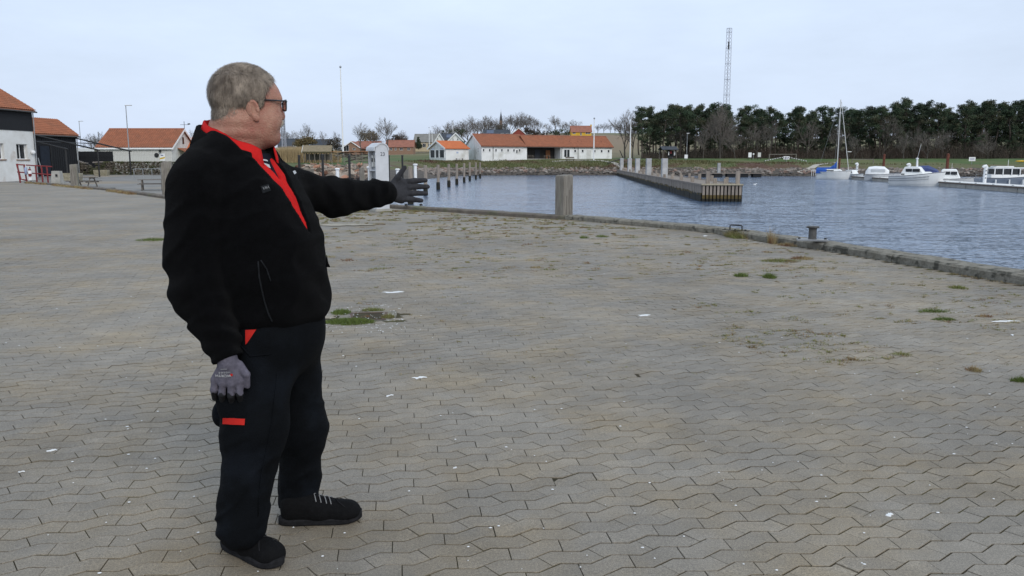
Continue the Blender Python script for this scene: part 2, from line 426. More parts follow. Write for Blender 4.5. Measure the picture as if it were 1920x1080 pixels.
def build_land():
    th = np.radians(np.arange(-62, 62.01, 0.16))
    rr = np.concatenate([np.linspace(24, 70, 47), np.geomspace(70.9, 260, 130), np.geomspace(263, 5200, 62)])
    TH, RR = np.meshgrid(th, rr, indexing='ij')
    X, Y = RR * np.sin(TH), RR * np.cos(TH)
    Z = land_z(X, Y)
    S = shore_s(X, Y)
    V = np.stack([X, Y, Z], -1).reshape(-1, 3)
    nr = len(rr)
    i, j = np.meshgrid(np.arange(len(th) - 1), np.arange(nr - 1), indexing='ij')
    a = (i * nr + j).ravel()
    F = np.stack([a, a + nr, a + nr + 1, a + 1], 1)
    cx, cy, cs = X.ravel()[F].mean(1), Y.ravel()[F].mean(1), S.ravel()[F].mean(1)
    # leave the quay itself and the harbour floor out
    quay_poly = EDGE + [(-52, -12)]
    qd = seg_dist(cx, cy, EDGE, False)
    onq = inside(cx, cy, quay_poly) & (qd > 1.2)
    keep = ~onq & (cs > -9)
    p = 960 + 1518 * cx / np.maximum(cy, 1)
    kind = np.full(len(F), 0)                                      # grass
    kind[(cy > 232) & (p > 1000)] = 1                               # fields on the hill
    kind[(cy > 300)] = 1
    kind[cs < 5.2] = 2                                             # bare shore
    kind[(cs >= 5.2) & (cs < 15)] = 5                               # rough grass bank
    yard = (p < 560) & (cy < 100) & (cs > 3)
    kind[yard] = 3
    # gravel paths: one below the club, one along the left bank
    names = ['grass_ground', 'field', 'shore_bank', 'harbour_yard', '', 'rough_grass']
    mats = [M['grass'], M['field'], M['shore_earth'], M['yard'], None, M['rough_grass']]
    for k, (nm, m) in enumerate(zip(names, mats)):
        f = F[keep & (kind == k)]
        if not len(f): continue
        u, inv = np.unique(f, return_inverse=True)
        o = put(bpy.data.objects.new(nm, np_mesh(nm, V[u], inv.reshape(f.shape)[:, ::-1], m, True)))
        tag(o, kind='structure')
build_land()
def ribbon(name, pts, w, m, lift=.05):
    P = [Vector((*p, 0)) for p in pts]; Q = []
    for a, b in zip(P, P[1:]):
        k = max(2, int((b - a).length / .8))
        Q += [a.lerp(b, i / k) for i in range(k)]
    Q.append(P[-1])
    for _ in range(12): Q = [Q[0]] + [(Q[i - 1] + Q[i] * 2 + Q[i + 1]) / 4 for i in range(1, len(Q) - 1)] + [Q[-1]]
    V, F = [], []
    for i, c in enumerate(Q):
        t = (Q[min(i + 1, len(Q) - 1)] - Q[max(i - 1, 0)]).normalized(); n = Vector((-t.y, t.x, 0))
        for s in (-1, -.5, 0, .5, 1):
            q = c + n * s * w / 2 * (1 + .08 * math.sin(i * 1.3 + s)); V.append((q.x, q.y, lz(q.x, q.y) + lift))
    for i in range(len(Q) - 1):
        for j in range(4): F.append((i * 5 + j, i * 5 + j + 1, i * 5 + j + 6, i * 5 + j + 5))
    tag(put(bpy.data.objects.new(name, np_mesh(name, V, F, m, True))), kind='structure')
ribbon('gravel_path', [(9, 183.5), (16, 186), (21, 184.5), (23.5, 180), (24.2, 175)], 1.1, M['gravel_path'])
ribbon('gravel_path', [(-64, 99), (-48, 99), (-38, 112), (-29, 122), (-21, 136)], 2.4, M['gravel_path'], .09)
ribbon('gravel_path', [(70, 174), (64, 168), (60, 163.5), (57.5, 161.8)], 1.2, M['gravel_path'])

# water
wm = bpy.data.materials.new('harbour_water'); wm.use_nodes = True
n_, l_ = wm.node_tree.nodes, wm.node_tree.links
b_ = n_['Principled BSDF']
b_.inputs['Base Color'].default_value = (0.058, 0.096, 0.160, 1)
b_.inputs['Roughness'].default_value = 0.16
b_.inputs['IOR'].default_value = 1.33
geo = n_.new('ShaderNodeNewGeometry')
nsum = None
for scl, wgt, st in ((0.7, 0.28, (0.45, 1.5, 1)), (2.4, 0.52, (0.5, 1.5, 1)), (7.0, 0.85, (0.6, 1.3, 1))):   # wave slopes of three sizes
    mpn = n_.new('ShaderNodeMapping'); mpn.inputs['Scale'].default_value = st; mpn.inputs['Rotation'].default_value = (0, 0, 0.2)
    l_.new(geo.outputs['Position'], mpn.inputs[0])
    nn = n_.new('ShaderNodeTexNoise'); nn.inputs['Scale'].default_value = scl; nn.inputs['Detail'].default_value = 2.0
    l_.new(mpn.outputs[0], nn.inputs['Vector'])
    sb = n_.new('ShaderNodeVectorMath'); sb.operation = 'SUBTRACT'; sb.inputs[1].default_value = (0.5, 0.5, 0.5)
    l_.new(nn.outputs['Color'], sb.inputs[0])
    mu = n_.new('ShaderNodeVectorMath'); mu.operation = 'MULTIPLY'; mu.inputs[1].default_value = (0.9 * wgt, 1.1 * wgt, 0)
    l_.new(sb.outputs[0], mu.inputs[0])
    if nsum is None: nsum = mu
    else:
        ad = n_.new('ShaderNodeVectorMath'); ad.operation = 'ADD'
        l_.new(nsum.outputs[0], ad.inputs[0]); l_.new(mu.outputs[0], ad.inputs[1]); nsum = ad
wp = n_.new('ShaderNodeTexNoise'); wp.inputs['Scale'].default_value = 0.09; wp.inputs['Detail'].default_value = 3   # wind patches
wmp = n_.new('ShaderNodeMapping'); wmp.inputs['Scale'].default_value = (0.5, 1.6, 1); l_.new(geo.outputs['Position'], wmp.inputs[0]); l_.new(wmp.outputs[0], wp.inputs['Vector'])
wr_ = n_.new('ShaderNodeMapRange'); wr_.inputs['From Min'].default_value = 0.35; wr_.inputs['From Max'].default_value = 0.65; wr_.inputs['To Min'].default_value = 0.8; wr_.inputs['To Max'].default_value = 1.2
l_.new(wp.outputs[0], wr_.inputs[0])
wsc = n_.new('ShaderNodeVectorMath'); wsc.operation = 'SCALE'; l_.new(nsum.outputs[0], wsc.inputs[0]); l_.new(wr_.outputs[0], wsc.inputs['Scale'])
wup = n_.new('ShaderNodeVectorMath'); wup.operation = 'ADD'; wup.inputs[1].default_value = (0, 0, 1); l_.new(wsc.outputs[0], wup.inputs[0])
wno = n_.new('ShaderNodeVectorMath'); wno.operation = 'NORMALIZE'; l_.new(wup.outputs[0], wno.inputs[0])
l_.new(wno.outputs[0], b_.inputs['Normal'])
wmb = MB()
wmb.add([(-60, -14, WATER_Z), (420, -14, WATER_Z), (420, 176, WATER_Z), (-60, 176, WATER_Z)], [(0, 1, 2, 3)])
tag(wmb.build('water', wm), kind='structure')

# ------------------------------------------------------------------ paving
def paving_mat(name, base, var, attr):
    m = bpy.data.materials.new(name); m.use_nodes = True
    n, l = m.node_tree.nodes, m.node_tree.links
    b = n['Principled BSDF']; b.inputs['Roughness'].default_value = 0.65; b.inputs['Specular IOR Level'].default_value = 0.4
    g = n.new('ShaderNodeNewGeometry')
    def noise(s, det, rough=0.6):
        q = n.new('ShaderNodeTexNoise'); q.inputs['Scale'].default_value = s; q.inputs['Detail'].default_value = det; q.inputs['Roughness'].default_value = rough
        l.new(g.outputs['Position'], q.inputs['Vector']); return q.outputs[0]
    def mr(src, a, b_, c, d):
        q = n.new('ShaderNodeMapRange')
        for i, v in zip(('From Min', 'From Max', 'To Min', 'To Max'), (a, b_, c, d)): q.inputs[i].default_value = v
        l.new(src, q.inputs[0]); return q.outputs[0]
    def mul(x, y):
        q = n.new('ShaderNodeMath'); q.operation = 'MULTIPLY'; l.new(x, q.inputs[0]); l.new(y, q.inputs[1]); return q.outputs[0]
    tone = mul(mr(noise(0.38, 6), 0.3, 0.7, 0.76, 1.24), mr(noise(3.5, 6, 0.7), 0.3, 0.7, 0.84, 1.16))
    tone = mul(tone, mr(noise(95, 3, 0.8), 0.3, 0.7, 0.74, 1.26))
    tone = mul(tone, mr(noise(230, 2, 0.8), 0.35, 0.7, 0.66, 1.36))
    if attr == 'obj':
        oi = n.new('ShaderNodeObjectInfo'); rnd = oi.outputs['Random']
    elif attr == 'mesh':
        at = n.new('ShaderNodeAttribute'); at.attribute_name = 'tone'; rnd = at.outputs['Fac']
    else: rnd = None
    if rnd is not None: tone = mul(tone, mr(rnd, 0, 1, 1 - var, 1 + var))
    col = n.new('ShaderNodeMix'); col.data_type = 'RGBA'
    col.inputs['A'].default_value = (*base, 1); col.inputs['B'].default_value = (base[0] * 1.12, base[1] * 1.02, base[2] * 0.84, 1)
    l.new(mr(noise(1.3, 4), 0.42, 0.66, 0, 1), col.inputs['Factor'])
    v = n.new('ShaderNodeVectorMath'); v.operation = 'SCALE'; l.new(col.outputs['Result'], v.inputs[0]); l.new(tone, v.inputs['Scale'])
    # pale aggregate flecks
    vo = n.new('ShaderNodeTexVoronoi'); vo.inputs['Scale'].default_value = 130; l.new(g.outputs['Position'], vo.inputs['Vector'])
    fl = mul(mr(vo.outputs['Distance'], 0.10, 0.2, 1, 0), mr(noise(31, 3), 0.56, 0.62, 0, 1))
    fx = n.new('ShaderNodeMix'); fx.data_type = 'RGBA'; l.new(fl, fx.inputs['Factor']); l.new(v.outputs[0], fx.inputs['A']); fx.inputs['B'].default_value = (0.42, 0.41, 0.39, 1)
    l.new(fx.outputs['Result'], b.inputs['Base Color'])
    bp = n.new('ShaderNodeBump'); bp.inputs['Strength'].default_value = 0.35; bp.inputs['Distance'].default_value = 0.004
    l.new(noise(160, 4, 0.75), bp.inputs['Height']); l.new(bp.outputs[0], b.inputs['Normal'])
    return m
PAV = (0.205, 0.180, 0.145)
M['paver'] = paving_mat('paver', PAV, 0.085, 'obj')
M['paver_joined'] = paving_mat('paver_joined', PAV, 0.085, 'mesh')
M['paver_far'] = paving_mat('paver_far', tuple(c * 0.97 for c in PAV), 0.0, None)
M['joint'] = mat('joint', (0.020, 0.017, 0.010), (0.046, 0.034, 0.015), 1.6, 0.95, 0.4, 60, coord='World', c3=(0.062, 0.056, 0.016), s3=0.7, t3=(0.5, 0.62))

def clip_right(y):                                      # x of the inner quay edge at distance y
    ys = [e[1] for e in EDGE]; xs = [e[0] for e in EDGE]
    return np.interp(y, ys, xs)
FARY = 17.5
def build_paving():
    # bed and far surface
    ys = np.concatenate([np.arange(-8, 1.5, 1.0), np.arange(1.5, 19, 0.22), np.arange(19, 30, 0.5), np.arange(30, 74.5, 1.5)])
    us = np.linspace(0, 1, 240)
    Yg, Ug = np.meshgrid(ys, us, indexing='ij')
    xr = clip_right(Yg) - 0.02; xl = np.full_like(xr, -54.0)
    Xg = xr + (xl - xr) * (Ug ** 1.5)
    Zg = G0(Xg, Yg) - np.where(Yg < FARY - 0.3, 0.0036, 0.0025)
    V = np.stack([Xg, Yg, Zg], -1).reshape(-1, 3); nu = len(us)
    i, j = np.meshgrid(np.arange(len(ys) - 1), np.arange(nu - 1), indexing='ij'); a = (i * nu + j).ravel()
    F = np.stack([a, a + 1, a + nu + 1, a + nu], 1)[:, ::-1]
    me = np_mesh('pavement', V, F, [M['joint'], M['paver_far']], True)
    me.polygons.foreach_set('material_index', (V[F][:, :, 1].mean(1) > FARY - 0.3).astype(np.int32))
    pave = tag(put(bpy.data.objects.new('pavement', me)), kind='structure')
    # zig-zag paving stones
    s1 = np.array([0.1112, -0.0016]); s2 = np.array([0.0825, 0.0665]); u = s1 + s2; v = np.array([0.0312, -0.0925])
    h1 = s1 / np.linalg.norm(s1); h2 = s2 / np.linalg.norm(s2)
    def templ(kind):
        if kind == 0:
            up = [s1 / 2 + h1 * .009, s1, u, u + s1 / 2 + h1 * .009]
            lo = [s1 / 2 - h1 * .009 + v, s1 + v, u + v, u + s1 / 2 - h1 * .009 + v]
        else:
            up = [s1 + s2 / 2 - h2 * .017, u, u + s1, u + s1 + s2 / 2 - h2 * .017]
            lo = [s1 + s2 / 2 + h2 * .017 + v, u + v, u + s1 + v, u + s1 + s2 / 2 + h2 * .017 + v]
        return np.array(up + lo[::-1])[::-1]              # counter-clockwise
    def inset(P, d):
        n = len(P); out = []
        for i in range(n):
            a, b, c = P[i - 1], P[i], P[(i + 1) % n]
            e1, e2 = (b - a) / np.linalg.norm(b - a), (c - b) / np.linalg.norm(c - b)
            n1, n2 = np.array([-e1[1], e1[0]]), np.array([-e2[1], e2[0]])
            m = n1 + n2; m /= max(1e-6, m @ m / 2)
            out.append(b + m * d / 1.0 * 1.0 if (m @ n1) > 0 else b - m * d)
        return np.array(out)
    tm = []
    for k in (0, 1):
        P = templ(k)
        area = 0.5 * np.sum(P[:, 0] * np.roll(P[:, 1], -1) - P[:, 1] * np.roll(P[:, 0], -1))
        if area < 0: P = P[::-1]
        c = P.mean(0)
        A, B = inset(P, 0.0036), inset(P, 0.0042)
        uh = u / np.linalg.norm(u)
        A, B = [np.array([q + uh * ((q - c) @ uh) * 0.018 for q in K_]) for K_ in (A, B)]
        VV = [(*(q - c), -0.030) for q in A] + [(*(q - c), -0.0008) for q in A] + [(*(q - c), 0.0) for q in B]
        FF = []
        for r in (0, 8):
            for i in range(8): FF.append((r + i, r + (i + 1) % 8, r + 8 + (i + 1) % 8, r + 8 + i))
        # top as three quads
        t = 16
        FF += [(t + 0, t + 1, t + 6, t + 7), (t + 1, t + 2, t + 5, t + 6), (t + 2, t + 3, t + 4, t + 5)]
        tm.append((c, np.array(VV), np.array(FF)))
    # lattice
    U = np.array([u, v]).T; inv = np.linalg.inv(U)
    corners = np.array([(-17, 0.8), (17, 0.8), (-17, 18.5), (17, 18.5)]) @ inv.T
    ia, ib = np.floor(corners.min(0)).astype(int) - 1, np.ceil(corners.max(0)).astype(int) + 1
    I, K = np.meshgrid(np.arange(ia[0], ib[0]), np.arange(ia[1], ib[1]), indexing='ij')
    I, K = I.ravel(), K.ravel()
    org = np.array([0.02, 0.01])
    kind = K % 2
    C = org + I[:, None] * u + K[:, None] * v + np.array([tm[0][0], tm[1][0]])[kind]
    half = np.maximum(C[:, 1], 0) * 0.68 + 3.0
    ok = (C[:, 1] > 1.9) & (C[:, 1] < FARY) & (np.abs(C[:, 0]) < half) & (C[:, 0] < clip_right(C[:, 1]) - 0.10)
    # the drain takes the place of some stones
    dr = on_level(690, 593, 0)
    ok &= ~((np.abs(C[:, 0] - dr.x) < 0.30) & (np.abs(C[:, 1] - dr.y) < 0.27))
    C, kind = C[ok], kind[ok]
    n = len(C)
    Z = G0(C[:, 0], C[:, 1]) + rng.normal(0, 0.0009, n)
    # which ones show largest
    d = C[:, 1] * CT + CAMH * ST
    px = 960 + FPX * C[:, 0] / d; py = 540 - FPX * (C[:, 1] * ST - CAMH * CT) / d
    vis = (px > 15) & (px < 1905) & (py < 1072)
    hid = (px > 395) & (px < 690) & (py > 950) & (py < 1070)
    order = np.argsort(np.where(vis & ~hid, np.hypot(C[:, 0], C[:, 1]), 1e9))
    single = np.zeros(n, dtype=bool); single[order[:300]] = True
    meshes = [np_mesh('paving_stone', tm[k][1], tm[k][2], M['paver']) for k in (0, 1)]
    for q in np.nonzero(single)[0]:
        o = bpy.data.objects.new('paving_stone', meshes[kind[q]])
        o.location = (C[q, 0], C[q, 1], Z[q])
        o.rotation_euler = (rng.normal(0, 0.004), rng.normal(0, 0.004), rng.normal(0, 0.004))
        put(o, pave)
    VS, FS, TS = [], [], []; base = 0
    for k in (0, 1):
        sel = np.nonzero(~single & (kind == k))[0]
        tv, tf = tm[k][1], tm[k][2]
        m_ = len(sel)
        tx, ty = rng.normal(0, 0.004, m_), rng.normal(0, 0.004, m_)
        P = np.repeat(tv[None], m_, 0).astype(np.float64)
        P[:, :, 2] += P[:, :, 0] * tx[:, None] + P[:, :, 1] * ty[:, None] + Z[sel][:, None]
        P[:, :, 0] += C[sel, 0][:, None]; P[:, :, 1] += C[sel, 1][:, None]
        VS.append(P.reshape(-1, 3)); nv = len(tv)
        FS.append((tf[None] + (np.arange(m_) * nv)[:, None, None] + base).reshape(-1, 4)); base += m_ * nv
        TS.append(np.repeat(rng.random(m_), nv))
    me = np_mesh('paving_stones', np.concatenate(VS), np.concatenate(FS), M['paver_joined'])
    at = me.attributes.new('tone', 'FLOAT', 'POINT'); at.data.foreach_set('value', np.concatenate(TS).astype(np.float32))
    tag(put(bpy.data.objects.new('paving_stones', me), pave), kind='stuff')
    return pave
pavement = build_paving()

# ------------------------------------------------------------------ quay wall with its coping beams
M['coping'] = mat('coping', (0.250, 0.230, 0.190), (0.150, 0.135, 0.105), 9, 0.95, 0.9, 30, coord='World', c3=(0.075, 0.07, 0.056), s3=7, t3=(0.54, 0.64))
M['coping_wood'] = mat('coping_wood', (0.165, 0.140, 0.115), (0.10, 0.085, 0.07), 4, 0.95, 0.7, 18, coord='World', c3=(0.13, 0.135, 0.075), s3=1.1, t3=(0.55, 0.7))
M['quay_face'] = mat('quay_face', (0.14, 0.13, 0.11), (0.08, 0.075, 0.06), 2, 0.95, 0.5, 10, coord='World')
quay = thing('quay_wall', 'long weathered timber and concrete quay edge beside the water', 'quay', (0, 0, 0))
def offset_line(p, q, d):
    a, b = Vector((*p, 0)), Vector((*q, 0)); t = (b - a).normalized(); n = Vector((t.y, -t.x, 0))
    return a + n * d, b + n * d, t, n
def coping(p, q, w, hgt, m, name='coping_beam', z0=-0.02, off=0.0):
    a, b, t, n = offset_line(p, q, off)                 # n points to the water
    L = (b - a).length; k = max(2, int(L / 0.35)); mb = MB(); rings = []
    for i in range(k + 1):
        c = a.lerp(b, i / k); zj = 0.006 * math.sin(i * 1.7 + p[0]) + g0(c.x, c.y) * 0.5
        ed = 0.012 * math.sin(i * 2.9 + 1.3) + 0.010 * math.sin(i * 0.7 + p[1])
        rings.append([c + n * ed + Vector((0, 0, z0)), c + n * ed + Vector((0, 0, hgt - .03 + zj)), c + n * (ed + .03) + Vector((0, 0, hgt + zj)),
                      c + n * (w - .03) + Vector((0, 0, hgt + zj)), c + n * w + Vector((0, 0, hgt - .03 + zj)), c + n * w + Vector((0, 0, z0))])
    mb.loft(rings)
    return mb.build(name, m, quay)
def lerp2(p, q, t): return (p[0] + (q[0] - p[0]) * t, p[1] + (q[1] - p[1]) * t)
ptsE = EDGE
cuts = [((8.6, 0.0), (6.18, 9.55), 3), ((6.18, 9.55), (5.05, 13.97), 2), ((5.05, 13.97), (4.17, 16.65), 1), ((4.17, 16.65), (1.37, 20.6), 2), ((1.37, 20.6), (-2.61, 24.53), 2),
        ((-2.61, 24.53), (-3.9, 25.9), 1), ((-3.9, 25.9), (-8.6, 29.2), 2), ((-8.6, 29.2), (-14.24, 33.0), 2), ((-14.24, 33.0), (-21.45, 42.6), 3), ((-21.45, 42.6), (-30.05, 52.8), 3), ((-30.05, 52.8), (-35.3, 58.4), 2)]
for p, q, k in cuts:
    for i in range(k):
        a, b = lerp2(p, q, i / k), lerp2(p, q, (i + 1) / k)
        g = 0.006 / max(0.5, math.dist(a, b))
        a2, b2 = lerp2(a, b, g), lerp2(a, b, 1 - g)
        near = p[1] < 17
        coping(a2, b2, 0.42 if near else 0.36, 0.115 if near else 0.105, M['coping'] if near else M['coping_wood'])
fw = MB(); rings = []
for e in EDGE[1:14]: rings.append(Vector((*e, 0)))
face_pts = []
for i, c in enumerate(rings):
    t = (rings[min(i + 1, len(rings) - 1)] - rings[max(i - 1, 0)]).normalized(); n = Vector((t.y, -t.x, 0))
    face_pts.append([c + n * 0.02 + Vector((0, 0, -0.024)), c + n * 0.34 + Vector((0, 0, -0.024)), c + n * 0.34 + Vector((0, 0, -2.6)), c + n * 0.02 + Vector((0, 0, -2.6))])
fw.loft(face_pts); fw.build('wall_face', M['quay_face'], quay)
# ================================================================== building kit
def along(ax, ay, rz, px):
    k = (px - 960) / 1518.0
    return (k * ay - ax) / (math.cos(rz) - k * math.sin(rz))
def zpix(py, Y): return at_dist(960, py, Y).z
def tile_plane(mb, el, er, rr, rl, tw=0.30, th=0.34, amp=0.035, sub=4):
    el, er, rr, rl = map(Vector, (el, er, rr, rl))
    n = (er - el).cross(rl - el).normalized()
    if n.z < 0: n = -n
    W_ = (er - el).length; Hs = (rl - el).length
    nc = max(1, round(W_ / tw)); nr_ = max(1, round(Hs / th)); nu = nc * sub
    k = len(mb.v); rows = 0
    for r in range(nr_):
        for e, up in ((0.0, 0.035), (1.0, 0.0)):
            b = (r + e) / nr_
            a0 = el.lerp(rl, b); a1 = er.lerp(rr, b)
            for i in range(nu + 1):
                t = i / nu
                mb.v.append(tuple(a0.lerp(a1, t) + n * (up + amp * math.sin(2 * math.pi * t * nc))))
            rows += 1
    for r in range(rows - 1):
        for i in range(nu):
            a = k + r * (nu + 1) + i
            mb.f.append((a, a + 1, a + nu + 2, a + nu + 1))
def gable_house(name, label, ax, ay, rz, L, half, zb, eave, ridge, wallm, roofm, cat='house', wins=(), doors=(), tiles=False, over=0.25, chimneys=(), panels=(),
                trim=None, group=None, glass=None, depth_back=None, wall_parts=True):
    """front wall on local y = 0, house goes back to y = 2*half; ridge runs along x"""
    t = thing(name, label, cat, (ax, ay, zb), rz, group)
    back = 2 * half
    w = MB()
    prof = [(0, -1.2), (0, eave), (half, ridge - 0.06), (back, eave), (back, -1.2)]
    w.prism([(0, y, z) for y, z in prof], (L, 0, 0))
    wall = w.build('wall', wallm, t)
    sl = (ridge - eave) / half
    for sgn in (0, 1):
        y0, y1 = (-over, half) if sgn == 0 else (back + over, half)
        z0 = eave - over * sl
        m = MB()
        m.prism([(-over, y0, z0), (-over, y1, ridge), (-over, y1, ridge + 0.12), (-over, y0, z0 + 0.12)], (L + 2 * over, 0, 0))
        if tiles and sgn == 0:
            tile_plane(m, (-over, y0 - .03, z0 + 0.15), (L + over, y0 - .03, z0 + 0.15), (L + over, y1, ridge + 0.16), (-over, y1, ridge + 0.16))
        m.build('roof', roofm, t)
    rd = MB(); rd.tube([(-over, half, ridge + 0.13), (L + over, half, ridge + 0.13)], 0.11, 8); rd.build('ridge_tiles', roofm, t)
    if trim is not None:
        for x in (-over - 0.03, L + over - 0.0):
            b = MB()
            for y0 in (-over, back + over):
                b.prism([(x, y0, eave - over * sl - 0.16), (x, half, ridge - 0.14), (x, half, ridge + 0.15), (x, y0, eave - over * sl + 0.15)], (0.04, 0, 0))
            b.build('bargeboard', trim, t)
        MB().box((L / 2, -over - 0.03, eave - over * sl - 0.02), (L + 2 * over, 0.04, 0.2)).build('fascia', trim, t)
    for (x0, x1, z0, z1) in wins:
        window(t, x0, x1, z0, z1)
    for d in doors:
        x0, x1, z0, z1, dm = d
        fr = MB().box(((x0 + x1) / 2, -0.015, (z0 + z1) / 2), (x1 - x0, 0.06, z1 - z0)).build('door', dm, t)
    for (x, y, s, h, cm) in chimneys:
        MB().box((x, y, ridge + h / 2 - 0.5), (s, s, h + 0.6)).box((x, y, ridge + h - 0.2), (s + .12, s + .12, 0.12)).build('chimney', cm, t)
    for (x0, x1, b0, b1) in panels:                     # solar panels on the front slope
        pts = []
        for xx, bb in ((x0, b0), (x1, b0), (x1, b1), (x0, b1)):
            pts.append((xx, half * bb, eave + (ridge - eave) * bb + 0.17))
        MB().prism(pts, (0, -0.03, 0.05)).build('solar_panel', M['solar'], t)
    return t
def window(t, x0, x1, z0, z1, y=0.0, frame=None, pane=None, bars=1):
    xm, zm = (x0 + x1) / 2, (z0 + z1) / 2; f = 0.06
    m = MB()
    m.box((xm, y - .02, z1 - f / 2), (x1 - x0, 0.08, f)).box((xm, y - .02, z0 + f / 2), (x1 - x0, 0.08, f))
    m.box((x0 + f / 2, y - .022, zm), (f, 0.08, z1 - z0 - 2 * f)).box((x1 - f / 2, y - .022, zm), (f, 0.08, z1 - z0 - 2 * f))
    if bars and x1 - x0 > 0.7:
        m.box((xm, y - .022, zm), (f, 0.07, z1 - z0 - 2 * f))
    fr = m.build('window', frame or M['white_paint'], t)
    MB().box((xm, y - .012, zm), (x1 - x0 - f, 0.03, z1 - z0 - f)).build('pane', pane or M['window_glass'], fr)
    MB().box((xm, y - .06, z0 - 0.03), (x1 - x0 + 0.1, 0.12, 0.05)).build('sill', frame or M['off_white'], fr)
    return fr

# ================================================================== left side of the harbour
def left_side():
    # -- white and black harbour house, long wall running away from the quay
    ax, ay = -46.4, 62.0; bx, by = -45.0, 76.5
    rz = math.atan2(by - ay, bx - ax); L = math.hypot(bx - ax, by - ay)
    zb = 0.0
    t = thing('harbour_house', 'white plastered house with black upper boards and orange tiled roof', 'house', (ax, ay, zb), rz)
    half, eave, ridge = 4.6, 6.35, 9.1
    sill = 4.35
    lx_ = lambda px: along(ax, ay, rz, px)
    w0, w1 = lx_(33.5), lx_(54)
    v0, v1 = lx_(-14), lx_(10)
    zw0, zw1 = 1.75, 3.15
    # wall in pieces so the window openings are real holes
    m = MB(); dpt = 0.42
    xs = [0, v0, v1, w0, w1, L]
    for i in range(5):
        x0, x1 = xs[i], xs[i + 1]
        if i in (1, 3):
            m.box(((x0 + x1) / 2, dpt / 2, (zw0 - 1) / 2 - 0.0), (x1 - x0, dpt, zw0 + 1))
            m.box(((x0 + x1) / 2, dpt / 2, (zw1 + sill) / 2), (x1 - x0, dpt, sill - zw1))
        else:
            m.box(((x0 + x1) / 2, dpt / 2, (sill - 1) / 2), (x1 - x0, dpt, sill + 1))
    m.box((L - .21, half, 1.5), (0.42, 2 * half - 2 * dpt, 5.6)).box((.21, half, 1.5), (0.42, 2 * half - 2 * dpt, 5.6))
    m.build('wall', M['stained_white'], t)
    up = MB()
    up.prism([(0, y, z) for y, z in ((-.05, sill + .003), (-.05, eave), (half, ridge - .06), (2 * half, eave), (2 * half, sill + .003))], (L + .02, 0, 0))
    up.build('upper_boards', M['black_board'], t)
    for i in range(int(L / 0.3)):                        # vertical cover strips
        pass
    for x0, x1 in ((v0, v1), (w0, w1)):
        fr = MB()
        y = 0.30; f = .07
        fr.box(((x0 + x1) / 2, y, zw0 + f / 2), (x1 - x0, .06, f)).box(((x0 + x1) / 2, y, zw1 - f / 2), (x1 - x0, .06, f))
        for xx in (x0 + f / 2, (x0 + x1) / 2, x1 - f / 2): fr.box((xx, y, (zw0 + zw1) / 2), (f, .062, zw1 - zw0 - 2 * f))
        win = fr.build('window', M['white_paint'], t)
        MB().box(((x0 + x1) / 2, y + .02, (zw0 + zw1) / 2), (x1 - x0 - .05, .02, zw1 - zw0 - .05)).build('pane', M['window_glass'], win)
        MB().box(((x0 + x1) / 2, .0, zw0 - .05), (x1 - x0 + .3, .16, .10)).build('sill', M['brick_wall'], win)
    for sgn in (0, 1):
        y0, y1 = (-.35, half) if sgn == 0 else (2 * half + .35, half)
        sl = (ridge - eave) / half; z0 = eave - .35 * sl
        r = MB(); r.prism([(-.2, y0, z0), (-.2, y1, ridge), (-.2, y1, ridge + .1), (-.2, y0, z0 + .1)], (L + .35, 0, 0))
        if sgn == 0: tile_plane(r, (-.2, y0 - .03, z0 + .15), (L + .2, y0 - .03, z0 + .15), (L + .2, y1, ridge + .15), (-.2, y1, ridge + .15), 0.28, 0.36)
        r.build('roof', M['roof_orange'], t)
    sk = MB()
    sk.prism([(lx_(-6), 1.55, eave + 1.18), (lx_(2), 1.55, eave + 1.18), (lx_(2), 2.35, eave + 1.66), (lx_(-6), 2.35, eave + 1.66)], (0, -.05, .10))
    sk.build('skylight', M['window_glass'], t)
    MB().tube([(-.2, -.42, eave - .24), (L + .2, -.42, eave - .24)], .07, 8).build('gutter', M['dark_iron'], t)
    MB().tube([(L - .05, -.2, eave - .3), (L - .05, -.12, .1)], .05, 8).build('downpipe', M['galv'], t)
    MB().tube([(L + .25, -.10, 1.9), (L + .55, -.35, -.2)], .045, 6).build('leaning_pole', M['galv'], t)
    MB().lathe([(.02, 0), (.17, .05), (.2, .17), (.15, .3), (.02, .36)], (lx_(61), -.16, 2.25), 12).build('wall_lamp', M['white_paint'], t)

    # -- black shed behind it
    ax, ay, bx, by = -50.6, 82.0, -48.9, 91.2
    rz = math.atan2(by - ay, bx - ax); L = math.hypot(bx - ax, by - ay)
    t = thing('boat_shed', 'black boarded shed with orange tiled roof behind the white house', 'shed', (ax, ay, 0.1), rz)
    half, eave, ridge = 2.3, 4.45, 6.05
    MB().prism([(0, y, z) for y, z in ((0, -.6), (0, eave), (half, ridge - .06), (2 * half, eave), (2 * half, -.6))], (L, 0, 0)).build('wall', M['black_board'], t)
    for i in range(30):
        MB().box((.15 + i * (L - .3) / 29, -.02, 2.1), (.05, .04, 4.3)).build('cover_strip', M['black_board'], t)
    for sgn in (0, 1):
        y0, y1 = (-.3, half) if sgn == 0 else (2 * half + .3, half)
        sl = (ridge - eave) / half; z0 = eave - .3 * sl
        r = MB(); r.prism([(-.2, y0, z0), (-.2, y1, ridge), (-.2, y1, ridge + .1), (-.2, y0, z0 + .1)], (L + .35, 0, 0))
        if sgn == 0: tile_plane(r, (-.2, y0 - .03, z0 + .15), (L + .2, y0 - .03, z0 + .15), (L + .2, y1, ridge + .15), (-.2, y1, ridge + .15), 0.28, 0.36)
        r.build('roof', M['roof_orange'], t)
    MB().tube([(-.2, -.38, eave - .25), (L + .25, -.38, eave - .25)], .08, 8).build('gutter', M['dark_iron'], t)
    MB().tube([(L - .03, -.16, eave - .3), (L - .03, -.1, 0)], .05, 8).build('downpipe', M['galv'], t)
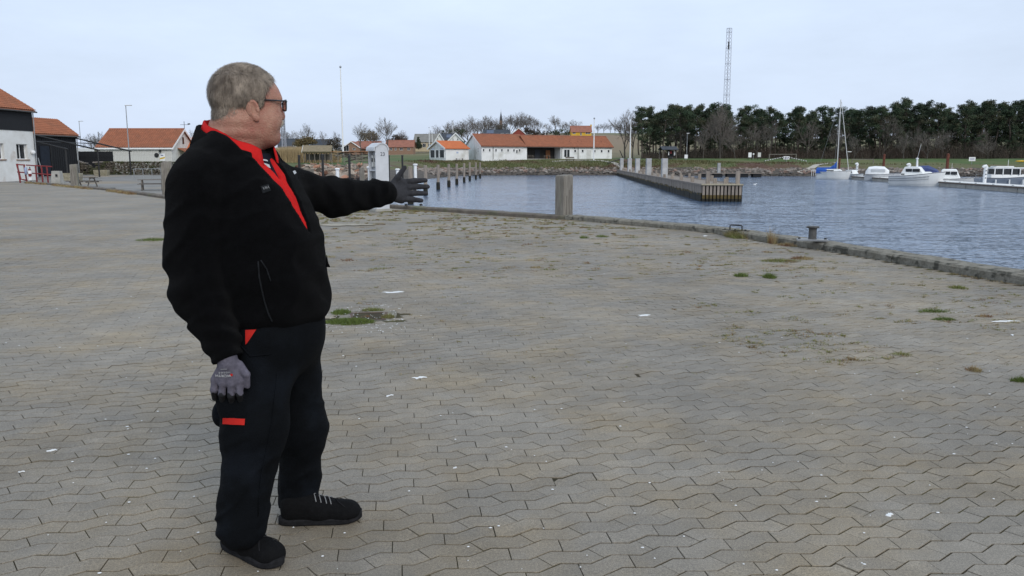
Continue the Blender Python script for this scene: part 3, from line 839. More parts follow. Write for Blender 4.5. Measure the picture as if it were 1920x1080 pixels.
    l2 = lambda px: along(ax, ay, rz, px)
    M['navy_door'] = mat('navy_door', (0.014, 0.02, 0.032), (0.01, 0.014, 0.022), 3, .6)
    MB().box(((l2(76) + l2(94)) / 2, -.05, 1.55), (l2(94) - l2(76), .06, 3.1)).build('door', M['navy_door'], t)
    MB().box((l2(96), -.06, 1.6), (.14, .1, 3.2)).build('door_frame', M['black_metal'], t)

    # -- steel pergola beams between the shed and its posts
    t = thing('pergola', 'open black steel pergola with sloping beams beside the black shed', 'pergola', (-43.0, 84.5, 0))
    for y in (78.0, 84.0, 91.0):
        MB().tube([(-6.6, y - 84.5, 4.35), (0.3, y - 84.5, 2.72)], .085, 6).build('beam', M['black_metal'], t)
        MB().tube([(0.1, y - 84.5, 2.75), (0.1, y - 84.5, -.1)], .075, 6).build('post', M['black_metal'], t)
    MB().tube([(-3.5, -6.8, 3.5), (-3.5, 6.9, 3.55)], .05, 6).build('tie_bar', M['black_metal'], t)

    # -- black board fence and what shows over it
    Yf = 95.0; x0, x1 = xpix(147, Yf), xpix(213, Yf)
    t = thing('board_fence', 'solid black board fence between the shed and the white clad building', 'fence', ((x0 + x1) / 2, Yf, .1))
    bw = (x1 - x0) / 26
    bme = MB().box((0, 0, 1.3), (bw * .93, .04, 2.7)).mesh('board', M['black_board'])
    for i in range(26):
        o = put(bpy.data.objects.new('board', bme), t); o.location = (x0 + bw * (i + .5) - (x0 + x1) / 2, 0.012 * (i % 2), rng.normal(0, .012))
    MB().box((0, .07, .6), (x1 - x0, .06, .12)).box((0, .07, 2.1), (x1 - x0, .06, .12)).build('rail', M['black_board'], t)
    Yv = 104.0
    t = thing('box_van', 'white box van with green curve showing over the black fence', 'van', (xpix(140, Yv), Yv, .2))
    MB().bevbox((0, 0, 1.95), (2.9, 4.8, 2.35), .08).build('cargo_box', M['white_paint'], t)
    gm = MB(); arc = [(-0.2 + 1.6 * math.cos(a) - .2, -2.415, .85 + 1.9 * math.sin(a)) for a in np.linspace(0.15, math.pi / 2, 8)]
    gm.prism([(-1.4, -2.415, .85)] + [(1.2, -2.415, .85)] + arc, (0, -.012, 0)); gm.build('green_curve', M['green_paint'], t)
    for sx in (-1.1, 1.1):
        for sy in (-1.6, 1.7):
            MB().tube([(sx - .12, sy, .38), (sx + .12, sy, .38)], .38, 14).build('wheel', M['black_metal'], t)

    # -- white clad building
    Yc = 108.0; x0, x1 = xpix(186, Yc), xpix(323, Yc); L = x1 - x0
    t = gable_house('clad_building', 'low white board-clad building with orange pantile roof and gable', x0, Yc, 0, L, 4.0, .15, 3.35, 5.75,
                    M['off_white'], M['roof_orange'], 'building', tiles=True, over=.3, trim=M['white_paint'])
    nb = 46; bme = MB().box((0, 0, 1.72), (L / nb * .86, .035, 3.0)).mesh('cladding_board', M['off_white'])
    for i in range(nb):
        o = put(bpy.data.objects.new('cladding_board', bme), t); o.location = (L / nb * (i + .5), -.02, 0)
    # gable wall facing the water: small window, lean-to canopy, door
    MB().box((L + .02, 4.0, 4.3), (.06, .5, .9)).build('gable_window', M['window_glass'], t)
    cn = MB(); cn.prism([(L, 2.0, 3.2), (L, 7.4, 3.2), (L + 1.5, 7.4, 2.5), (L + 1.5, 2.0, 2.5)], (0, 0, .09)); cn.build('canopy', M['roof_orange'], t)
    MB().box((L + 1.5, 4.7, 2.5), (.05, 5.5, .18)).build('canopy_board', M['white_paint'], t)
    MB().box((L + .02, 3.0, 1.1), (.06, 1.1, 2.1)).build('door', M['bench_wood'], t)
    rp_ = lambda px: xpix(px, Yc) - x0
    o = MB().lathe([(.02, 0), (.3, .02), (.3, .06), (.02, .08)], (0, 0, 0), 12).build('round_ornament', M['black_metal'], t)
    o.location = (rp_(295), -.06, zpix(291, Yc) - .15); o.rotation_euler = (R(90), 0, 0)
    MB().tube([(rp_(303.5), -.05, zpix(281, Yc) - .15), (rp_(303.5), -.35, zpix(281, Yc) - .10)], .05, 6).box((rp_(303.5), -.32, zpix(283.5, Yc) - .15), (.22, .22, .3)).build('lantern', M['black_metal'], t)
    zs0, zs1 = zpix(301.5, Yc) - .15, zpix(288, Yc) - .15
    po = MB().box((rp_(305.5), -.06, (zs0 + zs1) / 2), (.72, .03, zs1 - zs0)).build('poster', M['white_paint'], t)
    ym = MB(); c = Vector((rp_(305.5), -.082, zs0 + .30))
    ym.prism([c + Vector((-.34, 0, -.12)), c + Vector((.34, 0, .02)), c + Vector((.34, 0, .22)), c + Vector((-.34, 0, .08))], (0, .012, 0)); ym.build('yellow_banner', M['yellow'], po)
    M['sign_blue'] = mat('sign_blue', (.03, .05, .2), None, 3, .6)
    MB().box((rp_(305), -.083, zs1 - .22), (.36, .01, .10)).build('sign_lettering', M['sign_blue'], po)
    # weather vane on the gable
    MB().tube([(L + .3, 4, 5.8), (L + .3, 4, 6.9)], .035, 6).tube([(L - .25, 4, 6.45), (L + .9, 4, 6.45)], .025, 5).box((L + .95, 4, 6.55), (.35, .04, .16)).build('weather_vane', M['black_metal'], t)
    # the wing behind it, ridge running away
    Yw = 113.0; xw = xpix(352, Yw)
    gable_house('roof_wing', 'orange roofed wing behind the white clad gable', xw + .2, Yw + .4, 0, 9.0, 4.0, .15, 3.35, 6.3, M['off_white'], M['roof_bright'], 'building', over=.3, trim=M['white_paint'])

    # -- dry stone wall
    rs = np.random.default_rng(4)
    t = thing('stone_wall', 'old mossy dry stone wall with a broken gap, in front of the sheds', 'wall', (xpix(205, 92), 92, .0))
    cx0 = xpix(205, 92)
    def stones(pa, pb, prof, nm, m):
        V, F = [], []; k = 0
        xa, xb = xpix(pa, 92) - cx0, xpix(pb, 92) - cx0
        x = xa
        bm = bmesh.new(); bmesh.ops.create_icosphere(bm, subdivisions=1, radius=1.0)
        iv = np.array([v.co[:] for v in bm.verts]); fv = [[v.index for v in f.verts] for f in bm.faces]; bm.free()
        rows = 9
        for r in range(rows):
            x = xa + rs.random() * .2
            while x < xb:
                w = .22 + .36 * rs.random(); hh = .17
                top = np.interp(960 + (x + cx0) / 92 * 1518, prof[0], prof[1])
                z = r * hh + .02
                if z < top:
                    s = np.array([w * .62, .34, hh * .68]) * (1 + .18 * rs.normal(size=3).clip(-1, 1))
                    j = iv * s * (1 + .12 * rs.normal(size=(len(iv), 1)))
                    j = np.sign(j) * np.minimum(np.abs(j), s * .86)
                    V.append(j + np.array([x + w / 2, rs.normal(0, .05), z + hh / 2])); F += [[q + k for q in f] for f in fv]; k += len(iv)
                x += w
        me = bpy.data.meshes.new(nm); me.from_pydata(np.concatenate(V).tolist(), [], F); me.materials.append(m)
        o = put(bpy.data.objects.new(nm, me), t); tag(o, kind='stuff')
    M['wall_stone'] = mat('wall_stone', (0.165, 0.14, 0.11), (0.09, 0.078, 0.062), 2.2, .95, .4, 9, c3=(.07, .075, .035), s3=1.3, t3=(.48, .6))
    M['wall_cap'] = mat('wall_cap', (0.36, 0.32, 0.29), (0.22, 0.195, 0.175), 1.8, .95, .4, 9)
    stones(97, 345, ([97, 135, 145, 160, 166, 175, 178, 195, 345], [1.25, 1.3, 1.5, 1.3, .85, .85, 1.35, 1.4, 1.42]), 'stones', M['wall_stone'])
    # paler capping stones
    cap = []
    for i in range(58):
        px = 100 + i * 4.1
        if 165 < px < 175: continue
        top = np.interp(px, [97, 135, 145, 160, 176, 195, 345], [1.32, 1.38, 1.62, 1.35, 1.45, 1.5, 1.5])
        m = MB(); s = rs.random(3)
        m.bevbox((0, 0, 0), (.22 + .2 * s[0], .5, .09 + .07 * s[1]), .03, rs.normal(0, .15))
        m.build('cap_stone', M['wall_cap'] if px < 195 or s[2] > .6 else M['wall_stone'], t, loc=(xpix(px, 92) - cx0, rs.normal(0, .04), top + .03))
    # -- planters, concrete blocks, posts by the yard
    def planter(px, y0, y1, wpx, label):
        z = lambda py, Y: zpix(py, Y)
        Y = 1.0
        for Yt in np.linspace(60, 92, 65):
            if abs(zpix(y1, Yt) - lz(xpix(px, Yt), Yt)) < .03: Y = Yt; break
        else: Y = 80
        h = (y1 - y0) * Y / 1537; w = wpx * Y / 1518
        t = thing('planter', label, 'planter', (xpix(px, Y), Y, lz(xpix(px, Y), Y)), .1)
        rings = []
        for zz, k in ((0, .92), (h * .8, 1.0), (h, 1.0), (h, .86), (h * .78, .84)):
            rings.append([Vector((sx * w / 2 * k, sy * .35 * k, zz)) for sx, sy in ((-1, -1), (1, -1), (1, 1), (-1, 1))])
        MB().loft(rings).build('bowl', M['concrete_moss'], t)
        MB().box((0, 0, h * .8), (w * .8, .55, .04)).build('soil', M['bark'], t)
    planter(133, 324, 338, 34, 'mossy concrete planter in the yard between grey bollard and stone wall')
    planter(189, 318, 329, 25, 'lone squat concrete planter against the stone wall')
    Y = 57.0
    t = thing('concrete_bollard', 'squat tapered grey concrete mooring block at the yard edge', 'bollard', (xpix(105, Y), Y, -.05))
    MB().box((0, 0, .45), (.66, .6, .95), .1, .78).build('block', M['concrete'], t)
    MB().box((.12, -.31, .62), (.12, .06, .16), .1).build('cleat', M['black_metal'], t)
    def timber_post(px, ytop, Y, w, label, zb, grp=None, rz=.3, m=None, d=None):
        top = zpix(ytop, Y)
        t = thing('timber_post', label, 'post', (xpix(px, Y), Y, zb), rz, grp)
        h = top - zb; d = d or w
        rings = []
        for zz, k in ((0, 1), (h * .5, 1.0), (h - .05, .985), (h - .012, .95), (h, .88)):
            rings.append([Vector((a * w / 2 * k + .008 * math.sin(zz * 5 + a), b * d / 2 * k, zz + .012 * a * (zz > h * .9))) for a, b in ((-1, -.86), (-.86, -1), (.86, -1), (1, -.86), (1, .86), (.86, 1), (-.86, 1), (-1, .86))])
        MB().loft(rings).build('shaft', m or M['grey_timber'], t)
        for s_ in (-.22, .05, .27):                       # drying cracks standing open in the face
            MB().box((s_ * w, -d / 2 - .001, h * (.55 + .2 * s_)), (.010, .012, h * .6)).build('crack', M['bench_wood'], t)
        return t
    globals()['timber_post'] = timber_post
    timber_post(137.5, 308, 53, .44, 'weathered timber post at the yard edge beside the concrete block', -.3)
    timber_post(312, 304.5, 35.6, .46, 'weathered timber post half hidden behind the pointing man', -.3)
    timber_post(1058, 328, 20.95, .345, 'thick weathered timber mooring post rising at the quay edge mid-harbour', -1.6, rz=.75)
    # -- red rail with lifebuoy stand
    Y = 60.0; z0 = -.12
    t = thing('red_railing', 'dark red tubular railing at the yard entrance', 'railing', (xpix(62, Y), Y, z0))
    X = lambda px: xpix(px, Y) - xpix(62, Y)
    Zt = lambda py: zpix(py, Y) - z0
    for px, y0 in ((35, 307), (47.5, 309), (66, 311), (77, 311), (87, 312)):
        MB().tube([(X(px) - (.12 if px < 50 else 0), 0, Zt(y0)), (X(px), 0, -.05)], .055 if px < 90 else .04, 6).build('post', M['red_paint'], t)
    for ya, yb in ((308.5, 312.5), (322.5, 328)):
        MB().tube([(X(31), 0, Zt(ya)), (X(97), 0, Zt(yb))], .05, 6).build('rail', M['red_paint'], t)
    MB().tube([(X(31), 0, Zt(307)), (X(36), .0, Zt(336)), (X(48), 0, Zt(338))], .06, 6).build('bent_frame', M['red_paint'], t)
    Y = 59.4
    t = thing('lifebuoy_stand', 'red and white rescue float hung on the dark red railing', 'float', (xpix(55, Y), Y, -.1))
    MB().tube([(0, 0, 0), (0, 0, 1.25)], .03, 6).build('pole', M['black_metal'], t)
    MB().tube([(0, -.05, .55), (0, -.05, .75)], [.1, .12], 8).tube([(0, -.05, .98), (0, -.05, 1.1)], [.12, .07], 8).build('red_band', M['red_paint'], t)
    MB().tube([(0, -.05, .75), (0, -.05, .98)], .121, 8).build('white_band', M['white_paint'], t)
    MB().box((0, -.05, .42), (.2, .05, .3)).build('notice', M['white_paint'], t)
    t = thing('fender', 'pale blue fender hung on the red railing', 'fender', (xpix(47, 59.6), 59.6, .55))
    M['pale_blue'] = mat('pale_blue', (.3, .36, .5), None, 3, .5)
    MB().lathe([(.02, 0), (.09, .06), (.1, .3), (.09, .5), (.02, .6)], (0, 0, 0), 10).build('float_body', M['pale_blue'], t, True)
    MB().tube([(0, 0, .58), (0, .02, .8)], .015, 5).build('rope', M['white_paint'], t)
    # -- street lamps
    def lamp(px, ytop, Y, zb, label):
        t = thing('street_lamp', label, 'lamp post', (xpix(px, Y), Y, zb))
        h = zpix(ytop, Y) - zb
        MB().tube([(0, 0, 0), (0, 0, 1.1), (0, 0, 1.15), (0, 0, h)], [.10, .10, .075, .05], 8).build('pole', M['galv'], t)
        MB().bevbox((.32, 0, h + .03), (.85, .30, .09), .03).build('lamp_head', M['pontoon_top'], t)
        return t
    lamp(243.5, 198, 100, .2, 'tall grey lamp post in front of the white clad building')
    lamp(154.5, 227.5, 150, 1.0, 'distant grey lamp post seen past the black shed roof')
    # -- picnic tables
    def picnic(x, y, z, rz, label):
        t = thing('picnic_table', label, 'picnic table', (x, y, z), rz, None)
        for i in range(5): MB().bevbox((0, -.30 + .15 * i, .74), (1.85, .135, .045), .008).build('top_plank', M['bench_wood'], t)
        for s in (-1, 1):
            for j in (0, 1): MB().bevbox((0, s * (.68 + .13 * j), .45), (1.85, .12, .045), .008).build('seat_plank', M['bench_wood'], t)
        for sx in (-.65, .65):
            for s in (-1, 1): MB().tube([(sx, s * .22, .72), (sx, s * .62, 0)], .05, 6).build('leg', M['bench_wood'], t)
            MB().box((sx, 0, .40), (.05, 1.6, .10)).box((sx, 0, .685), (.05, .7, .07)).build('crossbar', M['bench_wood'], t)
    globals()['picnic'] = picnic
    for px, Y, rz, lb in ((283, 57, .35, 'grey picnic table in the low yard beside the big timber post'), (155, 62, -.1, 'grey picnic table in the low yard behind the left timber post')):
        x = xpix(px, Y); picnic(x, Y, lz(x, Y), rz, lb)
    Y = 78; x = xpix(275, Y)
    t = thing('metal_railing', 'thin galvanised handrail in front of the stone wall', 'railing', (x, Y, lz(x, Y)))
    for i in range(4): MB().tube([(-1.3 + i * .87, 0, -.1), (-1.3 + i * .87, 0, 1.0)], .03, 6).build('post', M['galv'], t)
    MB().tube([(-1.3, 0, 1.0), (1.31, 0, 1.02)], .03, 6).build('handrail', M['galv'], t)
    Y = 48; x = xpix(207, Y)
    t = thing('utility_box', 'small dark steel box standing low in the yard', 'box', (x, Y, lz(x, Y)))
    MB().bevbox((0, 0, .28), (.32, .22, .5), .03).build('cabinet', M['dark_iron'], t)
    MB().box((0, -.115, .33), (.24, .02, .3)).build('door', M['black_metal'], t)
left_side()
# ================================================================== far shore: club house and village
def far_shore():
    # -- the long white club house: two joined blocks on one axis
    ax, ay, rz = xpix(903, 182), 182.0, R(23)
    zb = 2.35
    A = lambda px: along(ax, ay, rz, px)
    Lall = A(1147); Lm = A(988); Lo = A(1051)
    t = thing('club_house', 'long low white club house with orange roof across the water', 'building', (ax, ay, zb), rz)
    eave = 2.85
    # left block, wide
    h1, r1 = 5.4, 5.45
    MB().prism([(0, y, z) for y, z in ((0, -1), (0, eave), (h1, r1 - .06), (2 * h1, eave), (2 * h1, -1))], (Lm, 0, 0)).build('wall', M['white_wall'], t)
    # right block, narrow
    h2, r2 = 3.6, 5.25
    MB().prism([(Lo, y, z) for y, z in ((0, -1), (0, eave), (h2, r2 - .06), (2 * h2, eave), (2 * h2, -1))], (Lall - Lo, 0, 0)).build('wall', M['white_wall'], t)
    # open porch between: back wall, floor, beam, soffit
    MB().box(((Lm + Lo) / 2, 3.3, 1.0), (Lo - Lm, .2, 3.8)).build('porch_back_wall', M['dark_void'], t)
    MB().box(((Lm + Lo) / 2, 1.75, -.45), (Lo - Lm, 3.3, .9)).build('porch_floor', M['concrete'], t)
    MB().box(((Lm + Lo) / 2, .12, eave - .12), (Lo - Lm, .2, .24)).build('porch_beam', M['dark_iron'], t)
    MB().box(((Lm + Lo) / 2, 1.7, eave + .02), (Lo - Lm, 3.0, .06)).build('porch_ceiling', M['bench_wood'], t)
    pd = A(1038)
    MB().box((pd, 3.1, 1.0), (1.1, .15, 2.0)).build('porch_door', M['orange_wood'], t)
    pd = A(1018)
    MB().box((pd, 3.15, 1.1), (1.3, .12, 2.2)).build('porch_panel', M['roof_slate'], t)
    for px in (999, 1030):
        bx = A(px)
        bo = MB()
        bo.box((bx, 1.6, .75), (1.6, .75, .06)).box((bx - .6, 1.6, .37), (.1, .6, .74)).box((bx + .6, 1.6, .37), (.1, .6, .74))
        bo.box((bx, .95, .45), (1.6, .28, .05)).box((bx, 2.2, .45), (1.6, .28, .05))
        bo.build('porch_table', M['bench_wood'], t)
    def roof(xa, xb, half, ridge, m, over=.3):
        sl = (ridge - eave) / half
        for s in (0, 1):
            y0, y1 = (-over, half) if s == 0 else (2 * half + over, half)
            z0 = eave - over * sl
            q = MB(); q.prism([(xa, y0, z0), (xa, y1, ridge), (xa, y1, ridge + .14), (xa, y0, z0 + .14)], (xb - xa, 0, 0))
            if s == 0: tile_plane(q, (xa, y0 - .03, z0 + .17), (xb, y0 - .03, z0 + .17), (xb, y1, ridge + .17), (xa, y1, ridge + .17), .34, .4, .03, 3)
            q.build('roof', m, t)
        MB().tube([(xa, half, ridge + .17), (xb, half, ridge + .17)], .12, 6).build('ridge_tiles', M['roof_red'], t)
    roof(-.25, Lm + .6, h1, r1, M['roof_orange'])
    roof(Lm - .2, Lall + .3, h2, r2, M['roof_orange'])
    MB().prism([(-.29, -.3, eave - .34), (-.29, h1, r1 - .12), (-.29, h1, r1 + .16), (-.29, -.3, eave - .02)], (.04, 0, 0)).prism([(-.29, 2 * h1 + .3, eave - .34), (-.29, h1, r1 - .12), (-.29, h1, r1 + .16), (-.29, 2 * h1 + .3, eave - .02)], (.04, 0, 0)).build('bargeboard', M['white_paint'], t)
    MB().tube([(-.25, -.38, eave - .22), (Lall + .3, -.38, eave - .22)], .07, 6).build('gutter', M['dark_iron'], t)
    for px in (924.5, 1053, 1083.5): MB().tube([(A(px), -.08, -.1), (A(px), -.08, eave - .1)], .055, 6).build('downpipe', M['dark_iron'], t)
    for px in (906.8, 918.2, 930, 941, 952.5, 963.6, 974.2): window(t, A(px) - .22, A(px) + .22, 1.55, 2.2, bars=0)
    window(t, A(969) - .22, A(969) + .22, 1.2, 2.0, bars=0)
    for px in (1078, 1092, 1114.5, 1127.5, 1140.5): window(t, A(px) - .28, A(px) + .28, 1.5, 2.15, bars=0)
    gd = MB(); x0, x1 = A(1057), A(1068)
    for xx in (x0, (x0 + x1) / 2, x1): gd.box((xx, -.03, 1.15), (.14, .08, 2.2))
    gd.box(((x0 + x1) / 2, -.03, 2.2), (x1 - x0, .078, .14))
    gdo = gd.build('glass_door', M['white_paint'], t)
    MB().box(((x0 + x1) / 2, -.02, 1.3), (x1 - x0, .05, 1.7)).build('pane', M['window_glass'], gdo)
    MB().box((A(1104), -.03, 1.0), (1.2, .06, 2.1)).build('door', M['off_white'], t)
    MB().box((A(1077), -.03, 2.45), (.2, .15, .25)).build('wall_lamp', M['black_metal'], t)
    for px in (1073, 1088.5, 1095, 1123, 1133):              # little roof vents
        MB().tube([(A(px), 1.5, eave + 1.0), (A(px), 1.5, eave + 1.35)], .1, 6).build('roof_vent', M['roof_red'], t)
    # gable end: door and two lamps
    MB().box((-.03, 4.0, 1.05), (.06, 1.3, 2.1)).build('gable_door', M['off_white'], t)
    for z in (1.7, 2.2): MB().box((-.04, 2.1, z), (.1, .2, .16)).build('gable_lamp', M['bench_wood'], t)
    # -- front pavilion with three big panes
    ax2, ay2, rz2 = xpix(836, 180.5), 180.5, R(38)
    t = thing('pavilion', 'small white pavilion with big front panes and bright orange roof', 'pavilion', (ax2, ay2, 2.2), rz2)
    B = lambda px: along(ax2, ay2, rz2, px)
    L2 = B(879); h, ev, rg = 3.4, 2.45, 4.05
    MB().prism([(0, y, z) for y, z in ((0, -1), (0, ev), (h, rg - .06), (2 * h, ev), (2 * h, -1))], (L2, 0, 0)).build('wall', M['white_wall'], t)
    for s in (0, 1):
        y0, y1 = (-.35, h) if s == 0 else (2 * h + .35, h)
        sl = (rg - ev) / h; z0 = ev - .35 * sl
        q = MB(); q.prism([(-.4, y0, z0), (-.4, y1, rg), (-.4, y1, rg + .14), (-.4, y0, z0 + .14)], (L2 + .6, 0, 0)); q.build('roof', M['roof_bright'], t)
    b = MB()
    for y0 in (-.35, 2 * h + .35):
        b.prism([(-.45, y0, ev - .35), (-.45, h, rg - .2), (-.45, h, rg + .16), (-.45, y0, ev + .02)], (.05, 0, 0))
    b.build('bargeboard', M['white_paint'], t)
    for ya, yb in ((.5, 2.35), (2.75, 4.0), (4.4, 6.3)):          # panes in the end wall (local -x side)
        fr = MB()
        zc0, zc1 = .3, 2.12
        for yy in (ya, yb): fr.box((-.05, yy, (zc0 + zc1) / 2), (.1, .12, zc1 - zc0 + .12))
        for zz in (zc0, zc1): fr.box((-.052, (ya + yb) / 2, zz), (.1, yb - ya, .12))
        w = fr.build('window', M['white_paint'], t)
        MB().box((-.03, (ya + yb) / 2, (zc0 + zc1) / 2), (.05, yb - ya - .1, zc1 - zc0 - .1)).build('pane', M['window_glass'], w)
    M['sign_pale'] = mat('sign_pale', (.45, .52, .68), None, 3, .6)
    MB().box((-.05, 1.6, 2.3), (.03, 1.3, .22)).box((-.05, 5.2, 2.3), (.03, 1.2, .22)).build('sign_lettering', M['sign_pale'], t)
    MB().box((L2 * .5, -.03, 1.5), (.5, .04, .35)).build('wall_sign', M['sign_pale'], t)
    picnic(xpix(862, 179.5), 179.3, lz(xpix(862, 179.5), 179.3), .2, 'distant picnic table outside the white pavilion')
    # low bench by the glass door
    bx, by = xpix(1069, 184.5), 184.5
    t = thing('garden_bench', 'low dark bench outside the club house glass door', 'bench', (bx, by, lz(bx, by)), R(23))
    MB().box((0, 0, .45), (2.2, .4, .06)).build('seat', M['bench_wood'], t)
    for sx in (-.9, .9): MB().box((sx, 0, .2), (.08, .35, .44)).build('leg', M['bench_wood'], t)
    MB().box((0, .2, .75), (2.2, .05, .3)).build('backrest', M['bench_wood'], t)

    # -- village houses
    def vh(name, label, pxl, pxr, Y, ybase, yeave, yridge, half, wm, rm, rz=0.0, **k):
        zb = zpix(ybase, Y); x = xpix(pxl, Y)
        L = along(x, Y, rz, pxr)
        ev = zpix(yeave, Y) - zb; rg = zpix(yridge, Y + half) - zb
        f = lambda px: along(x, Y, rz, px)
        wins = []
        for (a, b_, c, d) in k.pop('wpx', ()):
            wins.append((f(a), f(b_), zpix(d, Y) - zb, zpix(c, Y) - zb))
        return gable_house(name, label, x, Y, rz, L, half, zb, ev, rg, wm, rm, wins=wins, over=.4, **k)
    vh('brick_house', 'long low brick house with faded red roof left of the pavilion', 724, 775, 330, 284.5, 275, 263.5, 4, M['brick_wall'], M['roof_red'],
       wpx=((731.5, 736, 276.8, 281.5), (740.5, 744, 277, 281.5), (750, 756, 276.8, 281.5), (764, 769.5, 276.8, 281.5)))
    vh('brick_house', 'low brick house part with faded red roof behind the service pillar', 668, 712, 336, 284, 275, 265.5, 4, M['brick_wall'], M['roof_red'],
       wpx=((672, 677, 277, 281.5), (684, 690, 277, 281.5)))
    vh('beige_house', 'tall beige house with grey roof and conifer in front', 777, 826, 360, 279, 266, 252, 6, M['beige_wall'], M['roof_grey'],
       wpx=((782, 786, 268.5, 274), (793, 799, 269, 276), (803, 808, 269, 274), (814, 820, 269, 274)))
    # gable-fronted cottage (ridge runs away from us)
    def gable_front(name, label, pxl, pxr, Y, ybase, yeave, yapex, depth, wm, rm, wpx=(), rz=0.0):
        zb = zpix(ybase, Y); x0, x1 = xpix(pxl, Y), xpix(pxr, Y); w = x1 - x0
        ev, ap = zpix(yeave, Y) - zb, zpix(yapex, Y) - zb
        t = thing(name, label, 'house', ((x0 + x1) / 2, Y, zb), rz)
        MB().prism([(-w / 2, 0, -1), (w / 2, 0, -1), (w / 2, 0, ev), (0, 0, ap - .1), (-w / 2, 0, ev)], (0, depth, 0)).build('wall', wm, t)
        for s in (-1, 1):
            o = .5; sl = (ap - ev) / (w / 2)
            MB().prism([(s * (w / 2 + o), -.4, ev - o * sl), (0, -.4, ap), (0, -.4, ap + .22), (s * (w / 2 + o), -.4, ev - o * sl + .22)], (0, depth + .6, 0)).build('roof', rm, t)
            MB().prism([(s * (w / 2 + o), -.46, ev - o * sl - .15), (0, -.46, ap - .15), (0, -.46, ap + .25), (s * (w / 2 + o), -.46, ev - o * sl + .25)], (0, .05, 0)).build('bargeboard', M['white_paint'], t)
        for (a, b_, c, d) in wpx:
            window(t, xpix(a, Y) - (x0 + x1) / 2, xpix(b_, Y) - (x0 + x1) / 2, zpix(d, Y) - zb, zpix(c, Y) - zb)
        return t
    gable_front('cottage', 'brick cottage with white-edged gable behind the reed bed', 643, 676, 325, 285.5, 277, 265.5, 12, M['brick_wall'], M['roof_red'], ((645, 655, 272, 283.5), (662, 668, 277.5, 281)))
    gable_front('white_house', 'white house gable with slate roof behind the pavilion', 818, 832, 236, 268, 262, 251, 14, M['white_wall'], M['roof_slate'], ((820.5, 822.5, 259, 262.5),))
    gable_front('white_house', 'white house double gable with slate roof next to the club house', 843, 867, 234, 268, 262, 250, 14, M['white_wall'], M['roof_slate'], ((849, 851, 259.5, 263), (857.5, 860, 259.5, 263)))
    vh('slate_house', 'slate roof with a solar panel joining the white gables', 828, 848, 240, 268, 262, 251.5, 4, M['white_wall'], M['roof_slate'], panels=((1.4, 2.8, .25, .8),))
    vh('dark_house', 'dark-roofed house end beyond the reeds near the mast', 524, 560, 240, 279, 277, 261, 6, M['red_wall'], M['roof_slate'], rz=.25, wpx=((552, 557, 269, 275),), trim=M['white_paint'])
    vh('slate_house', 'long slate-grey roof behind the olive bushes', 585, 616, 300, 279, 275, 262, 6, M['white_wall'], M['roof_slate'])
    vh('red_house', 'red-brown house with solar panels above the club house roof', 907, 955, 420, 258, 252, 243.5, 5, M['red_wall'], M['roof_slate'], panels=((1.5, 5.2, .15, .85),),
       wpx=((939, 945, 250, 255), (949, 954, 250, 254)))
    gable_front('grey_house', 'dark house with pale gable edge above the club house roof', 961, 984, 420, 258, 250, 240.5, 10, M['red_wall'], M['roof_slate'])
    vh('yellow_house', 'bright yellow house with red roof on the hill', 1071, 1108, 400, 255, 247, 236.5, 4, M['yellow_wall'], M['roof_red'], rz=0.02,
       wpx=((1073, 1078.5, 247.5, 251), (1087, 1090, 247.5, 253.5), (1097, 1106, 247.5, 251)), chimneys=((10.0, 4, .7, .9, M['yellow_wall']),))
    # church spire among the trees
    Y = 620
    t = thing('church', 'small church tower with pointed spire among bare trees', 'church', (xpix(939.5, Y), Y, zpix(246, Y)))
    h1 = zpix(226, Y) - zpix(246, Y); h2 = zpix(209, Y) - zpix(246, Y)
    MB().box((0, 0, h1 / 2 - 1), (2.2, 2.2, h1 + 2)).build('tower', M['brick_wall'], t)
    MB().loft([[Vector((a * 1.2, b * 1.2, h1)) for a, b in ((-1, -1), (1, -1), (1, 1), (-1, 1))], [Vector((a * .06, b * .06, h2)) for a, b in ((-1, -1), (1, -1), (1, 1), (-1, 1))]]).build('spire', M['roof_slate'], t)
    MB().tube([(0, 0, h2), (0, 0, h2 + 1.6)], .06, 5).build('finial', M['black_metal'], t)
    # thatched shelter by the reeds
    Y = 150; x = xpix(597, Y); zb = zpix(300, Y)
    t = thing('thatched_shelter', 'open thatched shelter on dark posts in front of the reeds', 'shelter', (x, Y, zb), .12)
    L = xpix(623, Y) - xpix(570, Y); rg = zpix(275.5, Y) - zb; ev = zpix(286, Y) - zb
    for s in (-1, 1):
        MB().prism([(-L / 2, s * 1.9, ev - .1), (-L / 2, 0, rg), (-L / 2, 0, rg + .3), (-L / 2, s * 2.1, ev + .15)], (L, 0, 0)).build('thatch_roof', M['thatch'], t)
        MB().prism([(-L / 2 - .08, s * 2.0, ev - .15), (-L / 2 - .08, 0, rg - .1), (-L / 2 - .08, 0, rg + .32), (-L / 2 - .08, s * 2.15, ev + .15)], (.08, 0, 0)).build('bargeboard', M['off_white'], t)
    MB().prism([(-L / 2 + .3, -1.5, ev), (-L / 2 + .3, 1.5, ev), (-L / 2 + .3, 0, rg - .2)], (.1, 0, 0)).build('gable_boards', M['dark_void'], t)
    for i in range(6):
        for s in (-1, 1): MB().tube([(-L / 2 + .3 + i * (L - .6) / 5, s * 1.6, -.3), (-L / 2 + .3 + i * (L - .6) / 5, s * 1.6, ev)], .10, 6).build('post', M['bench_wood'], t)
    MB().box((0, 1.6, .55), (L - .6, .06, 1.1)).build('back_boards', M['bench_wood'], t)
    # stacked timber racks
    Y = 140; xa, xb = xpix(622, Y), xpix(693, Y); zb = zpix(305, Y)
    t = thing('timber_rack', 'long rack of grey logs and driftwood beside the path', 'timber stack', ((xa + xb) / 2, Y, zb))
    rs = np.random.default_rng(9)
